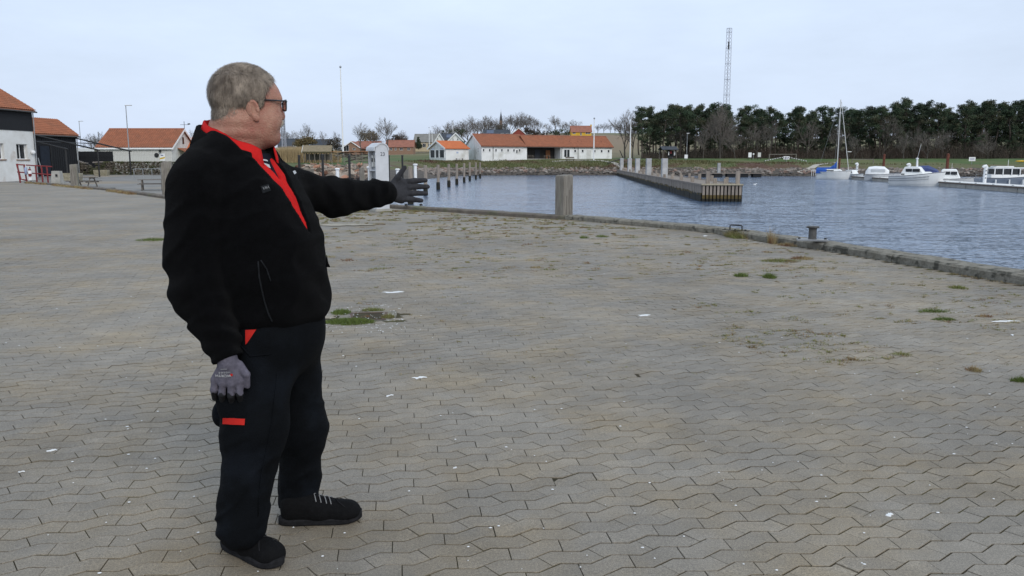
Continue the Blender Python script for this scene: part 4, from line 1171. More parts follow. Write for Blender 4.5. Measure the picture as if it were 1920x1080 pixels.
    for i in range(7):
        x = -3.1 + i * 1.04
        MB().tube([(x, -.5, -.2), (x, -.5, 1.7)], .07, 6).build('upright', M['grey_timber'], t)
    for i in range(44):
        z = .15 + 1.55 * rs.random(); x = rs.uniform(-3.2, 2.2); l = rs.uniform(.8, 2.6)
        MB().tube([(x, rs.uniform(-.4, .6), z), (min(x + l, 3.4), rs.uniform(-.4, .6), z + rs.normal(0, .14))], rs.uniform(.05, .12), 6).build('log', M['grey_timber'] if rs.random() < .6 else M['bark_grey'], t)
    MB().box((0, .1, 1.85), (6.6, 1.3, .08)).build('cover_board', M['orange_wood'], t)
    # flagpoles
    def pole(px, ytop, ybase, Y, r, label, name='flagpole', knob=True):
        zb = zpix(ybase, Y); h = zpix(ytop, Y) - zb
        t = thing(name, label, 'flagpole', (xpix(px, Y), Y, zb))
        MB().tube([(0, 0, -.3), (0, 0, h * .5), (0, 0, h)], [r, r * .85, r * .55], 8).build('pole', M['white_paint'], t)
        if knob: MB().lathe([(.01, 0), (r * 1.3, r), (r * 1.3, r * 2), (.01, r * 3)], (0, 0, h), 8).build('finial', M['galv'], t)
    pole(644, 128, 287, 150, .16, 'very tall white flagpole left of the service pillar')
    pole(1113, 224, 297.5, 181, .15, 'white flagpole in front of the right end of the club house')
    pole(1181, 223, 300, 176, .13, 'white flagpole beside the leaning bare tree')
    pole(805.5, 240, 272, 200, .08, 'thin white flagpole left of the white gables')
    pole(811, 238, 270, 215, .07, 'thinner white flagpole just right of its neighbour by the white gables')
    pole(850, 228, 252, 330, .10, 'far white flagpole above the white double gable')
    pole(957.5, 234, 256, 380, .10, 'far white flagpole above the club house roof')
    pole(1022, 234, 253, 390, .10, 'far white flagpole before the dark hedge')
    # lattice masts
    def lattice(px, ytop, ybase, Y, w0, w1, label, ne):
        zb = zpix(ybase, Y); h = zpix(ytop, Y) - zb
        t = thing('lattice_mast', label, 'mast', (xpix(px, Y), Y, zb), .5)
        legs = MB(); br = MB(); rg = MB()
        cs = [(-.5, -.5), (.5, -.5), (.5, .5), (-.5, .5)]
        P = lambda c, k: Vector((c[0] * (w0 + (w1 - w0) * k), c[1] * (w0 + (w1 - w0) * k), h * k))
        for c in cs: MB().tube([P(c, 0), P(c, 1)], .06, 5).build('leg', M['lattice'], t)
        for i in range(ne):
            a, b = i / ne, (i + 1) / ne
            for j in range(4):
                c, d = cs[j], cs[(j + 1) % 4]
                br.tube([P(c, a), P(d, b)], .022, 4, False); br.tube([P(d, a), P(c, b)], .022, 4, False)
                if i % 4 == 0 or i == ne - 1: rg.tube([P(c, b), P(d, b)], .045, 4, False)
        br.build('bracing', M['lattice'], t); rg.build('ring_braces', M['lattice'], t)
        MB().tube([P((.25, .25), 0), P((.25, .25), .98)], .09, 5).build('cable_ladder', M['lattice'], t)
        for k, (sx, sy) in enumerate(((-1, -1), (1, 1))):
            q = P((sx * .6, sy * .6), .87); MB().box((q.x, q.y, q.z), (.3, .3, 2.2)).build('antenna', M['galv'] if k else M['black_metal'], t)
        return t
    lattice(1357.5, 53, 300, 262, 1.5, 1.1, 'tall steel lattice radio mast rising behind the pines', 34)
    lattice(534, 207, 290, 170, .8, .55, "slim lattice mast just right of the man's glasses", 18)
far_shore()
# ================================================================== trees and vegetation
def needle_tris(rs, cs, radii, per, size, flat=0.6):
    """leaf-sized triangles scattered through clumps; returns verts and faces"""
    V = []
    for c, r in zip(cs, radii):
        n = max(6, int(per * r * r))
        d = rs.normal(size=(n, 3)); d /= np.linalg.norm(d, axis=1)[:, None]
        q = d * (rs.random(n) ** 0.45)[:, None] * np.array([r, r, r * flat]) + c
        a = rs.normal(size=(n, 3)); a /= np.linalg.norm(a, axis=1)[:, None]
        b = np.cross(a, d + rs.normal(0, .6, (n, 3))); b /= np.linalg.norm(b, axis=1)[:, None] + 1e-9
        s = size * (0.6 + 0.8 * rs.random(n))[:, None]
        V.append(np.stack([q - a * s, q + a * s * .3 + b * s * .7, q + a * s], 1).reshape(-1, 3))
    V = np.concatenate(V); F = np.arange(len(V)).reshape(-1, 3)
    return V, F
def pine_mesh(seed, h, crown0, spread, lean=0.0):
    rs = np.random.default_rng(seed)
    tr = MB(); pts, rad = [], []
    k = 8
    off = np.cumsum(rs.normal(0, .16, (k + 1, 2)), 0) + np.linspace(0, lean, k + 1)[:, None] * np.array([1, 0])
    for i in range(k + 1):
        t = i / k; pts.append((off[i, 0], off[i, 1], -.4 + t * (h - .6))); rad.append(.20 * (1 - t) ** .7 + .04)
    tr.tube(pts, rad, 7)
    cs, rr = [], []
    nb = int((11 + 5 * spread) * (1 - crown0) / .55)
    for i in range(nb):
        t = crown0 + (1 - crown0) * (i + rs.random()) / nb
        base = np.array([np.interp(t, np.linspace(0, 1, k + 1), [p[j] for p in pts]) for j in range(3)])
        a = rs.random() * 6.283
        prof = math.sin(math.pi * min(1, (t - crown0) / (1 - crown0) * .75 + .22)) ** .8
        L = spread * (0.35 + .85 * rs.random()) * prof
        end = base + np.array([math.cos(a) * L, math.sin(a) * L, L * rs.uniform(.05, .5)])
        tr.tube([tuple(base), tuple((base + end) / 2 + np.array([0, 0, -.08 * L])), tuple(end)], [.07, .05, .02], 5)
        for f in (.55, .8, 1.0):
            if rs.random() < (.9 if f > .7 else .5):
                cs.append(base + (end - base) * f + rs.normal(0, .2, 3)); rr.append((.40 + .62 * rs.random()) * (.8 + .12 * spread))
    top = np.array(pts[-1])
    for _ in range(5): cs.append(top + rs.normal(0, .55, 3) * np.array([1, 1, .5])); rr.append(.65 + .4 * rs.random())
    # a few dead stubs under the crown
    for _ in range(6):
        t = rs.uniform(.25, crown0); b = np.array([np.interp(t, np.linspace(0, 1, k + 1), [p[j] for p in pts]) for j in range(3)]); a = rs.random() * 6.283
        tr.tube([tuple(b), tuple(b + np.array([math.cos(a), math.sin(a), -.1]) * rs.uniform(.5, 1.4))], [.03, .012], 4)
    V, F = needle_tris(rs, cs, rr, 88, .20, .58)
    return tr.mesh('trunk', M['bark'], False), np_mesh('crown', V, F, M['pine'])
def bare_mesh(seed, h, spread=.55, depth=5, trunk=.16, fork=.24, upright=.55, mt=None, twigs=1.0):
    rs = np.random.default_rng(seed)
    tr, tw = MB(), MB()
    def grow(p, d, L, r, k):
        n = 3; pts = [p]; q = p.copy(); dd = d.copy()
        for i in range(n):
            dd = dd + rs.normal(0, .10, 3); dd[2] += .04 * upright; dd /= np.linalg.norm(dd)
            q = q + dd * L / n; pts.append(q.copy())
        rr = [r * (1 - .35 * i / n) for i in range(n + 1)]
        (tr if k < 2 else tw).tube([tuple(x) for x in pts], rr, 6 if k == 0 else (4 if k < 3 else 3), k < 2)
        if k >= depth: return
        nb = 3 if k < depth - 1 else int(4 + 2 * twigs)
        for i in range(nb):
            f = .45 + .55 * (i + rs.random() * .8) / nb
            j = min(n - 1, int(f * n)); b = pts[j] + (pts[j + 1] - pts[j]) * (f * n - j)
            a = rs.normal(size=3); a -= dd * (a @ dd); a /= np.linalg.norm(a)
            ang = spread * (0.6 + .7 * rs.random())
            nd = dd * math.cos(ang) + a * math.sin(ang); nd[2] += .12 * upright; nd /= np.linalg.norm(nd)
            grow(b, nd, L * rs.uniform(.58, .82), r * .52, k + 1)
        if k < depth - 1: grow(pts[-1], dd, L * .72, r * .66, k + 1)
    grow(np.array([0, 0, -.3]), np.array([0, 0, 1.0]), h * (.30 if fork < .5 else .45), trunk * h / 10, 0)
    V = np.array(tw.v + tr.v); zt = np.percentile(V[:, 2], 99.5)
    s = h / zt
    for m in (tr, tw): m.v = [(x * s, y * s, z * s) for x, y, z in m.v]
    return tr.mesh('trunk', mt or M['bark_grey'], False, False), tw.mesh('crown', M['twig'], False, False)
def plant_tree(name, label, x, y, z, meshes, rz, s, cat='tree', group=None, sz=None):
    t = thing(name, label, cat, (x, y, z), rz, group)
    for nm, me in zip(('trunk', 'crown'), meshes):
        o = put(bpy.data.objects.new(nm, me), t)
    t.scale = (s, s, sz or s)
    return t

def woods():
    rs = np.random.default_rng(21)
    pines = [pine_mesh(31 + i, 14.0, c0, sp, ln) for i, (c0, sp, ln) in enumerate(((.38, 3.0, .2), (.28, 2.9, -.5), (.46, 3.3, .6), (.50, 2.4, .0), (.25, 3.0, .3), (.54, 2.8, -.7), (.34, 2.4, .4)))]
    # front row and deeper rows; px, top row in the picture, distance
    spots = [(1203, 203, 196), (1216, 193, 203), (1229, 199, 212), (1243, 204, 198), (1256, 189, 205), (1266, 195, 216), (1277, 201, 200), (1290, 192, 207), (1302, 193, 198), (1313, 188, 213),
             (1327, 196, 202), (1340, 198, 220), (1352, 190, 206), (1366, 200, 224), (1384, 203, 204), (1398, 201, 215), (1413, 191, 207), (1424, 197, 222), (1437, 200, 212), (1447, 192, 203),
             (1461, 207, 228), (1474, 198, 214), (1487, 195, 205), (1502, 208, 220), (1513, 206, 208), (1527, 210, 226), (1541, 204, 211), (1556, 196, 218), (1570, 200, 206), (1585, 208, 228),
             (1598, 194, 210), (1612, 203, 222), (1627, 189, 204), (1640, 198, 215), (1654, 200, 208), (1669, 187, 203), (1681, 191, 220), (1694, 184, 206), (1709, 194, 214), (1723, 193, 204),
             (1737, 190, 210), (1752, 190, 205), (1766, 196, 222), (1779, 202, 212), (1793, 195, 206), (1806, 190, 203), (1820, 186, 212), (1834, 180, 204), (1846, 184, 215), (1861, 186, 207),
             (1874, 189, 220), (1888, 184, 205), (1900, 187, 213), (1914, 182, 206), (1930, 188, 210), (1948, 184, 205), (1968, 190, 212)]
    for i in range(46):                                  # deeper rows of the wood, seen between the front trunks
        px = 1196 + i * 17 + rs.normal(0, 7); Y = rs.uniform(226, 262)
        spots.append((px, np.interp(px, [1190, 1300, 1380, 1460, 1530, 1650, 1850, 1990], [208, 200, 208, 214, 216, 205, 196, 196]) + rs.uniform(0, 14), Y))
    for i in range(24):                                  # a few more in the front rank
        px = 1200 + i * 32 + rs.normal(0, 8); spots.append((px, np.interp(px, [1190, 1300, 1400, 1470, 1530, 1650, 1850, 1990], [200, 194, 199, 203, 206, 192, 186, 186]) + rs.uniform(-3, 12), rs.uniform(200, 224)))
    for i in range(26):                                  # small dark ones low in front
        px = 1225 + i * 29 + rs.normal(0, 9); spots.append((px, rs.uniform(244, 264), rs.uniform(199, 210)))
    for i in range(22):                                  # young low-crowned pines
        px = 1215 + i * 34 + rs.normal(0, 10); spots.append((px, rs.uniform(226, 250), rs.uniform(205, 245)))
    for i, (px, yt, Y) in enumerate(spots):
        yt = yt + rs.normal(0, 4.0)
        x = xpix(px, Y); z = lz(x, Y); h = zpix(yt, Y) - z
        k = (i * 3 + (i // 4)) % 7
        s = h / 14.0 * rs.uniform(.94, 1.02)
        low = yt > 232
        lb, gp = ('low young pine growing under the taller pines of the wood', 'young pines under the wood') if low else (('tall dark green pine standing in the front rank of the wood', 'front rank of the pine wood') if Y < 214 else ('dark green pine standing deeper in the wood behind the front rank', 'pines deeper in the wood'))
        t = plant_tree('pine_tree', lb, x, Y, z, pines[k], rs.random() * 6.28, s, 'pine', gp)
    first = bpy.data.objects['pine_tree']; 
    # a few standing apart get labels of their own
    # bare broadleaf trees in front of the pines
    bares = [bare_mesh(71, 12, .50, 5, .17, .2, .7), bare_mesh(72, 12, .62, 5, .15, .2, .45), bare_mesh(73, 12, .42, 5, .13, .6, .9), bare_mesh(74, 12, .70, 5, .16, .2, .3)]
    def bare(px, yt, yb, Y, k, label, rz=None, wid=1.0, name='bare_tree', group=None, zb=None):
        x = xpix(px, Y); z = zpix(yb, Y) if zb is None else zb
        h = zpix(yt, Y) - z
        s = h / 12.0
        t = plant_tree(name, label, x, Y, z, bares[k], rs.random() * 6.28 if rz is None else rz, s * wid, 'tree', group, s)
        return t
    bare(1171, 207, 294, 205, 0, 'big leaning bare tree left of the pine wood', .4, .95)
    bare(1186, 216, 296, 208, 1, 'second bare tree touching the pine wood edge', 1.0, .8)
    bare(1350, 196, 299, 193, 0, 'tall pale-trunked bare tree in front of the pines below the mast', 2.0, .9)
    bare(1318, 240, 300, 192, 3, 'low spreading bare tree at the foot of the pines by the shelter', 1.0, .9)
    bare(1378, 243, 300, 191, 1, 'short forked bare tree with pale stem beside the notice boards', .3, 1.1)
    bare(1418, 232, 300, 195, 3, 'broad bare tree behind the notice boards', 2.3, 1.1)
    bare(1738, 248, 303, 190, 3, 'low bushy bare tree behind the motor boat', 2.3, 1.3)
    bare(1852, 262, 303, 189, 1, 'crooked pale bare tree behind the right-hand cruiser', .3, 1.2)
    bare(1694, 252, 302, 191, 0, 'thin bare tree behind the boat with the blue canopy', 1.3, 1.2)
    bare(1600, 255, 302, 192, 2, 'thin upright bare tree behind the sailing boat mast', 2.9, 1.2)
    for i in range(9):
        px = 1290 + i * 70 + rs.normal(0, 9); Y = rs.uniform(194, 204)
        bare(px, rs.uniform(214, 244), 300, Y, i % 4, 'grey-brown leafless tree standing among the pines of the wood', wid=.9, group='leafless trees among the pines')
    # village trees
    L = [(555, 246, 284, 290, 3, 'bare tree between mast and thatched shelter, the smaller one'), (582, 233, 283, 280, 1, 'broad bare tree crown behind the thatched shelter'),
         (531, 240, 285, 250, 0, 'bare tree branches beside the slim lattice mast'),
         (607, 246, 283, 300, 2, 'bare tree just left of the tall flagpole'), (632, 247, 283, 310, 2, 'thin bare tree touching the tall flagpole'),
         (677, 231, 283, 300, 1, 'large bare tree right of the tall flagpole'), (727, 222, 284, 310, 0, 'tallest bare tree above the low brick houses'),
         (705, 243, 284, 320, 3, 'lower bare tree between the two large village trees'), (757, 245, 282, 340, 3, 'dark bare tree right of the low brick house'),
         (186, 248, 300, 180, 0, 'grey bare tree seen left of the white clad building roof'), (176, 252, 300, 190, 3, 'smaller grey bare tree above the black fence'),
         (370, 238, 300, 170, 1, 'bare tree tips over the orange roofed wing')]
    for px, yt, yb, Y, k, lb in L: bare(px, yt, yb, Y, k, lb)
    hill = [(826, 236), (838, 229), (852, 227), (866, 232), (878, 226), (886, 218), (898, 224), (908, 219), (921, 218), (931, 222), (944, 218), (957, 216), (966, 211), (975, 214), (985, 216), (995, 217), (1004, 222), (1013, 229),
            (1026, 231), (1040, 217), (1052, 228), (1062, 229), (1076, 225), (1120, 233), (1131, 230), (1143, 233), (1152, 231), (1162, 234)]
    for i, (px, yt) in enumerate(hill):
        Y = 440 + 60 * rs.random() + (60 if px > 1110 else 0)
        x = xpix(px, Y); zb = lz(x, Y)
        bare(px, yt, 0, Y, (i * 5 + 1) % 4, 'bare winter tree in the row along the hill above the village', zb=zb - .5, wid=1.25, group='bare trees along the hill')
    # conifer by the beige house
    rs2 = np.random.default_rng(5)
    Y = 345; x = xpix(785.5, Y); z = zpix(279, Y); h = zpix(257, Y) - z
    cs = [np.array([0, 0, h * f]) + rs2.normal(0, .15, 3) for f in np.linspace(.15, .95, 14)]; rr = [1.5 * (1.08 - f) + .25 for f in np.linspace(.15, .95, 14)]
    V, F = needle_tris(rs2, cs, rr, 130, .3, .5)
    plant_tree('conifer', 'small dark conifer in front of the beige house', x, Y, z, (MB().tube([(0, 0, -.3), (0, 0, h * .9)], [.2, .04], 6).mesh('trunk', M['bark']), np_mesh('crown', V, F, M['evergreen'])), 0, 1.0)
    # hedges, olive bushes
    def bush(px, py0, py1, Y, wpx, m, label, name='bush', dens=120, sz=.28):
        x = xpix(px, Y); zb = zpix(py1, Y); h = zpix(py0, Y) - zb; w = wpx * Y / 1518
        r_ = np.random.default_rng(int(px)); cs, rr = [], []
        for i in range(16): cs.append(np.array([r_.uniform(-w / 2, w / 2) * .8, r_.uniform(-1.5, 1.5), h * r_.uniform(.25, .75)])); rr.append(min(w, h) * r_.uniform(.22, .38))
        V, F = needle_tris(r_, cs, rr, dens, sz, .8)
        t = thing(name, label, 'bush', (x, Y, zb))
        put(bpy.data.objects.new('foliage', np_mesh('foliage', V, F, m)), t)
        st = MB()
        for i in range(5): st.tube([(r_.uniform(-w / 4, w / 4), 0, -.3), (r_.uniform(-w / 3, w / 3), 0, h * .7)], [.09, .03], 5)
        st.build('stems', M['twig'], t)
    bush(576, 252, 283, 230, 34, M['olive_shrub'], 'round olive-brown bush behind the thatched shelter', dens=55)
    bush(560, 258, 280, 236, 16, M['olive_shrub'], 'pale brown rounded bush left of the olive one', dens=55)
    bush(628, 256, 284, 225, 26, M['shrub'], 'reddish brown bush left of the tall flagpole', dens=40)
    bush(745, 250, 275, 345, 40, M['shrub'], 'brown hedge mass behind the low brick house', dens=18, sz=.45)
    bush(695, 243, 270, 350, 44, M['olive_shrub'], 'olive-brown thicket between the two large village trees', dens=18, sz=.45)
    bush(1050, 240, 257, 430, 46, M['evergreen'], 'long dark evergreen hedge left of the yellow house', dens=16, sz=.5)
    bush(1012, 240, 257, 440, 44, M['shrub'], 'brown hedge above the club house roof', dens=14, sz=.5)
    bush(940, 232, 252, 470, 26, M['evergreen'], 'dark ivy-clad clump by the church spire', dens=12, sz=.55)
    bush(852, 240, 256, 400, 60, M['evergreen'], 'dark trees mass behind the white gables', dens=10, sz=.5)
    bush(985, 236, 256, 450, 34, M['shrub'], 'brown thicket above the middle of the club house', dens=12, sz=.5)
    # undergrowth of the wood: bare brown shrubs, one mass
    r_ = np.random.default_rng(77)
    n = 26000
    px = r_.uniform(1205, 1990, n); Y = r_.uniform(193, 256, n)
    x = (px - 960) / FPX * Y / 1.0122; z = land_z(x, Y)
    tall = np.interp(px, [1200, 1260, 1300, 1420, 1470, 1500, 1600, 1650, 1750, 1900, 1990], [1.6, 1.8, 3.4, 4.4, 5.0, 4.0, 4.2, 5.2, 6.2, 5.6, 5.6])
    h = .66 * tall * (.4 + .8 * r_.random(n))
    a = r_.random(n) * 6.283; lean = r_.normal(0, .25, (n, 2)); w = .028 + .02 * r_.random(n)
    p0 = np.stack([x - w * np.cos(a), Y - w * np.sin(a), z - .1], 1); p1 = np.stack([x + w * np.cos(a), Y + w * np.sin(a), z - .1], 1)
    p2 = np.stack([x + lean[:, 0] * h, Y + lean[:, 1] * h, z + h], 1)
    V1 = np.stack([p0, p1, p2], 1).reshape(-1, 3)
    m_ = 52000; k = r_.integers(0, n, m_); f = r_.uniform(.25, 1.05, m_)
    c = np.stack([x[k] + lean[k, 0] * h[k] * f, Y[k] + lean[k, 1] * h[k] * f, z[k] + h[k] * f], 1) + r_.normal(0, .22, (m_, 3))
    d1 = r_.normal(size=(m_, 3)) * .11; d2 = r_.normal(size=(m_, 3)) * .05
    V2 = np.stack([c - d1, c + d1 + d2, c + d2 * 2], 1).reshape(-1, 3)
    V = np.concatenate([V1, V2]); F = np.arange(len(V)).reshape(-1, 3)
    tag(put(bpy.data.objects.new('undergrowth', np_mesh('undergrowth', V, F, M['shrub']))), 'brown leafless undergrowth under the pines', 'undergrowth', kind='stuff')
    # reed bed
    n = 14000
    px = r_.uniform(505, 640, n); Y = r_.uniform(156, 172, n); x = (px - 960) / FPX * Y / 1.0122; z = land_z(x, Y)
    top = np.array([zpix(q, 164) for q in (277, 274, 276, 284)])
    h = np.interp(px, [505, 545, 600, 640], top) - z; h = h * (.8 + .25 * r_.random(n))
    a = r_.random(n) * 6.283; w = .045; ln_ = r_.normal(0, .06, (n, 2))
    V = np.stack([np.stack([x - w * np.cos(a), Y - w * np.sin(a), z - .1], 1), np.stack([x + w * np.cos(a), Y + w * np.sin(a), z - .1], 1), np.stack([x + ln_[:, 0] * h, Y + ln_[:, 1] * h, z + h], 1)], 1).reshape(-1, 3)
    tag(put(bpy.data.objects.new('reed_bed', np_mesh('reed_bed', V, np.arange(len(V)).reshape(-1, 3), M['reed']))), 'pale dry reed bed beyond the left bank', 'reeds', kind='stuff')
    # distant wooded skyline, one mass
    n = 30000
    th = r_.uniform(-.62, .62, n); Rr = r_.uniform(900, 1500, n)
    x = Rr * np.sin(th); Y = Rr * np.cos(th); z = land_z(x, Y)
    c = np.stack([x, Y, z + r_.random(n) ** 1.3 * 9 * (.55 + .45 * vnoise(th * 60, th * 0, 3, 3))], 1)
    d1 = r_.normal(size=(n, 3)) * 1.6; d2 = r_.normal(size=(n, 3)) * 1.2
    V = np.stack([c - d1, c + d1, c + d2 + np.array([0, 0, 1.2])], 1).reshape(-1, 3)
    M['far_wood'] = mat('far_wood', (0.10, 0.095, 0.09), (0.075, 0.075, 0.072), .02, .95, coord='World')
    tag(put(bpy.data.objects.new('far_wood', np_mesh('far_wood', V, np.arange(len(V)).reshape(-1, 3), M['far_wood']))), 'low grey-brown line of far woods on the skyline', 'wood', kind='stuff')
    # long dry grass on the banks
    n = 26000
    px = r_.uniform(690, 1990, n); s_ = r_.uniform(4.2, 13, n)
    Y = 162 + s_ * 1.4 + r_.uniform(-2, 8, n); x = (px - 960) / FPX * Y / 1.0122
    ss = shore_s(x, Y); ok = (ss > 3.6) & (ss < 13); x, Y = x[ok], Y[ok]; n = len(x); z = land_z(x, Y)
    h = (.25 + .35 * r_.random(n)) * (0.7 + .6 * vnoise(x * .2, Y * .2, 8, 2)); a = r_.random(n) * 6.283; w = .08; ln_ = r_.normal(0, .3, (n, 2))
    V = np.stack([np.stack([x - w * np.cos(a), Y - w * np.sin(a), z - .05], 1), np.stack([x + w * np.cos(a), Y + w * np.sin(a), z - .05], 1), np.stack([x + ln_[:, 0] * h, Y + ln_[:, 1] * h, z + h], 1)], 1).reshape(-1, 3)
    tag(put(bpy.data.objects.new('bank_grass', np_mesh('bank_grass', V, np.arange(len(V)).reshape(-1, 3), M['rough_grass']))), 'long dry grass on the far bank', 'grass', kind='stuff')
    # shore stones
    bm = bmesh.new(); bmesh.ops.create_icosphere(bm, subdivisions=1, radius=1.0)
    iv = np.array([v.co[:] for v in bm.verts]); fv = np.array([[v.index for v in f.verts] for f in bm.faces]); bm.free()
    M['shore_stone'] = mat('shore_stone', (0.30, 0.265, 0.235), (0.14, 0.12, 0.105), .9, .95, coord='World', c3=(.22, .15, .12), s3=.5, t3=(.5, .6))
    M['wet_stone'] = mat('wet_stone', (0.075, 0.062, 0.052), (0.04, 0.035, 0.03), .9, .6, coord='World')
    for nm, lo, hi, cnt, m in (('dry_stones', 1.6, 5.2, 4600, M['shore_stone']), ('wet_stones', -.6, 1.9, 3600, M['wet_stone'])):
        px = r_.uniform(690, 2000, cnt * 3); Y = r_.uniform(146, 182, cnt * 3); x = (px - 960) / FPX * Y / 1.0122
        ss = shore_s(x, Y); ok = np.nonzero((ss > lo) & (ss < hi))[0][:cnt]; x, Y = x[ok], Y[ok]; z = land_z(x, Y); n = len(x)
        s = .16 + .26 * r_.random((n, 1, 1)) ** 2; P = iv[None] * s * (1 + .25 * r_.normal(size=(n, len(iv), 1)).clip(-1.5, 1.5)) * np.array([1.2, 1, .7])
        P = P + np.stack([x, Y, z + .05], 1)[:, None]
        F = (fv[None] + (np.arange(n) * len(iv))[:, None, None]).reshape(-1, 3)
        tag(put(bpy.data.objects.new('shore_' + nm, np_mesh('shore_' + nm, P.reshape(-1, 3), F, m))), ('pale stones' if lo > 0 else 'dark wet stones') + ' heaped along the far waterline', 'stones', kind='stuff')
    # the big boulders of the left bank, each a thing
    bms = []
    for k in range(5):
        q = iv * (1 + .30 * r_.normal(size=(len(iv), 1))) * np.array([1.7, 1.0, .55]); q = np.sign(q) * np.minimum(np.abs(q), np.array([1.25, .8, .34])); me = np_mesh('boulder', q, fv, M['boulder']); bms.append(me)
    cnt = 0
    for px, py in [(x, y) for x in range(566, 700, 7) for y in (311.5, 314, 316.7, 319.5, 322.5, 325.7, 329, 332.5)]:
        px += r_.normal(0, 2.6); py += r_.normal(0, 1.0)
        Y = 112 - (py - 312) * 1.6
        o = bpy.data.objects.new('boulder', bms[cnt % 5]); cnt += 1
        o.location = (xpix(px, Y), Y, zpix(py, Y)); o.rotation_euler = (r_.normal(.45, .35), r_.normal(0, .35), r_.uniform(0, 6.28)); s = r_.uniform(.30, .62); o.scale = (s, s, s)
        put(o); tag(o, 'grey and reddish boulder in the stone slope of the left bank', 'boulder', 'boulders of the left bank')
woods()
# ================================================================== harbour basin: pier, mooring posts, pontoon, boats
def basin():
    rs = np.random.default_rng(31)
    # -- timber pier with granite posts
    A0, B0 = Vector((13.14, 55.8, 0)), Vector((15.86, 55.8, 0))
    A1 = Vector((22.2, 171.0, 0)); ax = (A1 - A0).normalized(); L = (A1 - A0).length
    rz = math.atan2(ax.y, ax.x) - math.pi / 2
    t = thing('pier', 'long timber pier with sheet-pile sides reaching out from the far shore', 'pier', (A0.x, A0.y, WATER_Z), rz)
    W_ = 2.72; top = 1.16
    MB().box((W_ / 2, L / 2 + .1, top - .14), (W_ - .30, L - .3, .10)).build('core', M['bench_wood'], t)
    nd = 230
    dme = MB().box((0, 0, 0), (W_ - .1, L / nd * .92, .06)).mesh('deck_plank', M['pile_timber'])
    for i in range(nd):
        o = put(bpy.data.objects.new('deck_plank', dme), t); o.location = (W_ / 2, L / nd * (i + .5), top - .04 + rng.normal(0, .004))
    M['new_deck'] = mat('new_deck', (.42, .37, .28), (.34, .30, .22), 3, .9)
    # side sheet piles, dark with weed below the tide line
    ns = 190; sp = L / ns
    up = MB().box((0, 0, .82), (.09, sp * .94, .62)).mesh('sheet_pile', M['pile_timber'])
    lo = MB().box((0, 0, -.1), (.10, sp * .97, 1.22)).mesh('sheet_pile_foot', M['tide_weed'])
    mid = MB().box((0, 0, .52), (.105, sp * .95, .16)).mesh('weed_line', M['weed_ochre'])
    for i in range(ns):
        for me, dz in ((up, 0), (mid, rng.normal(0, .03)), (lo, rng.normal(0, .06))):
            o = put(bpy.data.objects.new(me.name.split('.')[0], me), t); o.location = (rng.normal(0, .008), sp * (i + .5), dz)
    for sx in (0.0, W_):
        MB().box((sx, L / 2, top - .02), (.16, L, .14)).build('edge_beam', M['pile_timber'], t)
    MB().box((W_ - .02, L / 2, .35), (.12, L, 1.6)).build('far_side_sheeting', M['tide_weed'], t)
    # end face: separate vertical timbers with dark gaps
    ne = 11
    for i in range(ne):
        x = .12 + (W_ - .24) * i / (ne - 1)
        MB().box((x, -.08, .79), (.155, .16, .66)).build('end_timber', M['pile_timber'], t)
        MB().box((x, -.08, .33), (.17, .18, .26 + rng.normal(0, .02))).build('end_weed', M['weed_ochre'], t)
        MB().box((x, -.08, -.15), (.18, .19, .72)).build('end_foot', M['tide_weed'], t)
    MB().box((W_ / 2, .12, .4), (W_ - .2, .12, 1.5)).build('end_backing', M['black_board'], t)
    MB().bevbox((W_ / 2, -.08, top + .01), (W_ + .12, .36, .10), .02).build('end_cap', M['new_deck'], t)
    MB().box((W_ / 2 + .2, 1.0, top + .004), (W_ - .7, 1.7, .05)).build('landing_board', M['new_deck'], t)
    # timber posts along the pier (each its own part)
    def ppost(x, y, h, w=.24):
        MB().loft([[Vector((x + a * w / 2 * k, y + b * w / 2 * k, z)) for a, b in ((-1, -1), (1, -1), (1, 1), (-1, 1))] for z, k in ((top - .05, 1), (top + h - .02, 1), (top + h, .9))]).build('pier_post', M['pile_timber'], t)
    ppost(.42, .15, .92, .26); ppost(2.45, .15, .92, .26)
    ppost(1.2, 1.9, .42); ppost(1.9, 1.7, .38)
    for i in range(16):
        y = 4.5 + i * 6.6
        ppost(2.5, y, .46 + rng.normal(0, .04)); 
        if i % 1 == 0: ppost(.3, y + 2.2, .44 + rng.normal(0, .04))
    # granite slabs standing on the left edge
    for px, yt, yb in ((1271, 297, 333), (1239, 297, 328), (1215, 297, 324.5), (1194.5, 296.5, 322), (1180, 296.5, 319.5)):
        # distance from where its foot meets the pier deck
        Y = (CAMH - (WATER_Z + top)) * 1537 / (yb - 305); 
        k = (Y - A0.y) / (A1.y - A0.y); x = A0.x + (A1.x - A0.x) * k + .35
        z0 = WATER_Z + top - .03; h = zpix(yt, Y) - z0
        w = 10.5 * Y / 1518 if px != 1215 else 8 * Y / 1518
        w = min(w, .62)
        g = thing('granite_post', {1271: 'tall pale granite post nearest the open end of the pier', 1239: 'tall granite post on the pier, second from its open end', 1215: 'narrow pale granite post, middle of the five on the pier',
                                   1194.5: 'granite post on the pier, second from the far shore', 1180: 'pale granite post on the pier nearest the far shore'}[px], 'post', (x, Y, z0), .15)
        MB().loft([[Vector((a * w / 2 * q, b * w * .35 * q, z)) for a, b in ((-1, -1), (1, -1), (1, 1), (-1, 1))] for z, q in ((0, 1), (h * .5, 1.02), (h - .03, 1), (h, .93))]).build('slab', M['granite_post'], g)
        for f in (.25, .5, .75): MB().box((0, 0, h * f), (w * 1.004, w * .705, .012)).build('tool_mark', M['concrete'], g)
    # -- row of mooring posts with dark feet
    row = [(768.5, 312, 52.0), (797, 310, 68.0), (821, 309, 80.5), (841, 308, 89), (856, 307, 98.5), (870, 306, 109), (880.5, 304.5, 119.5), (892, 304.5, 130), (900, 304.3, 141)]
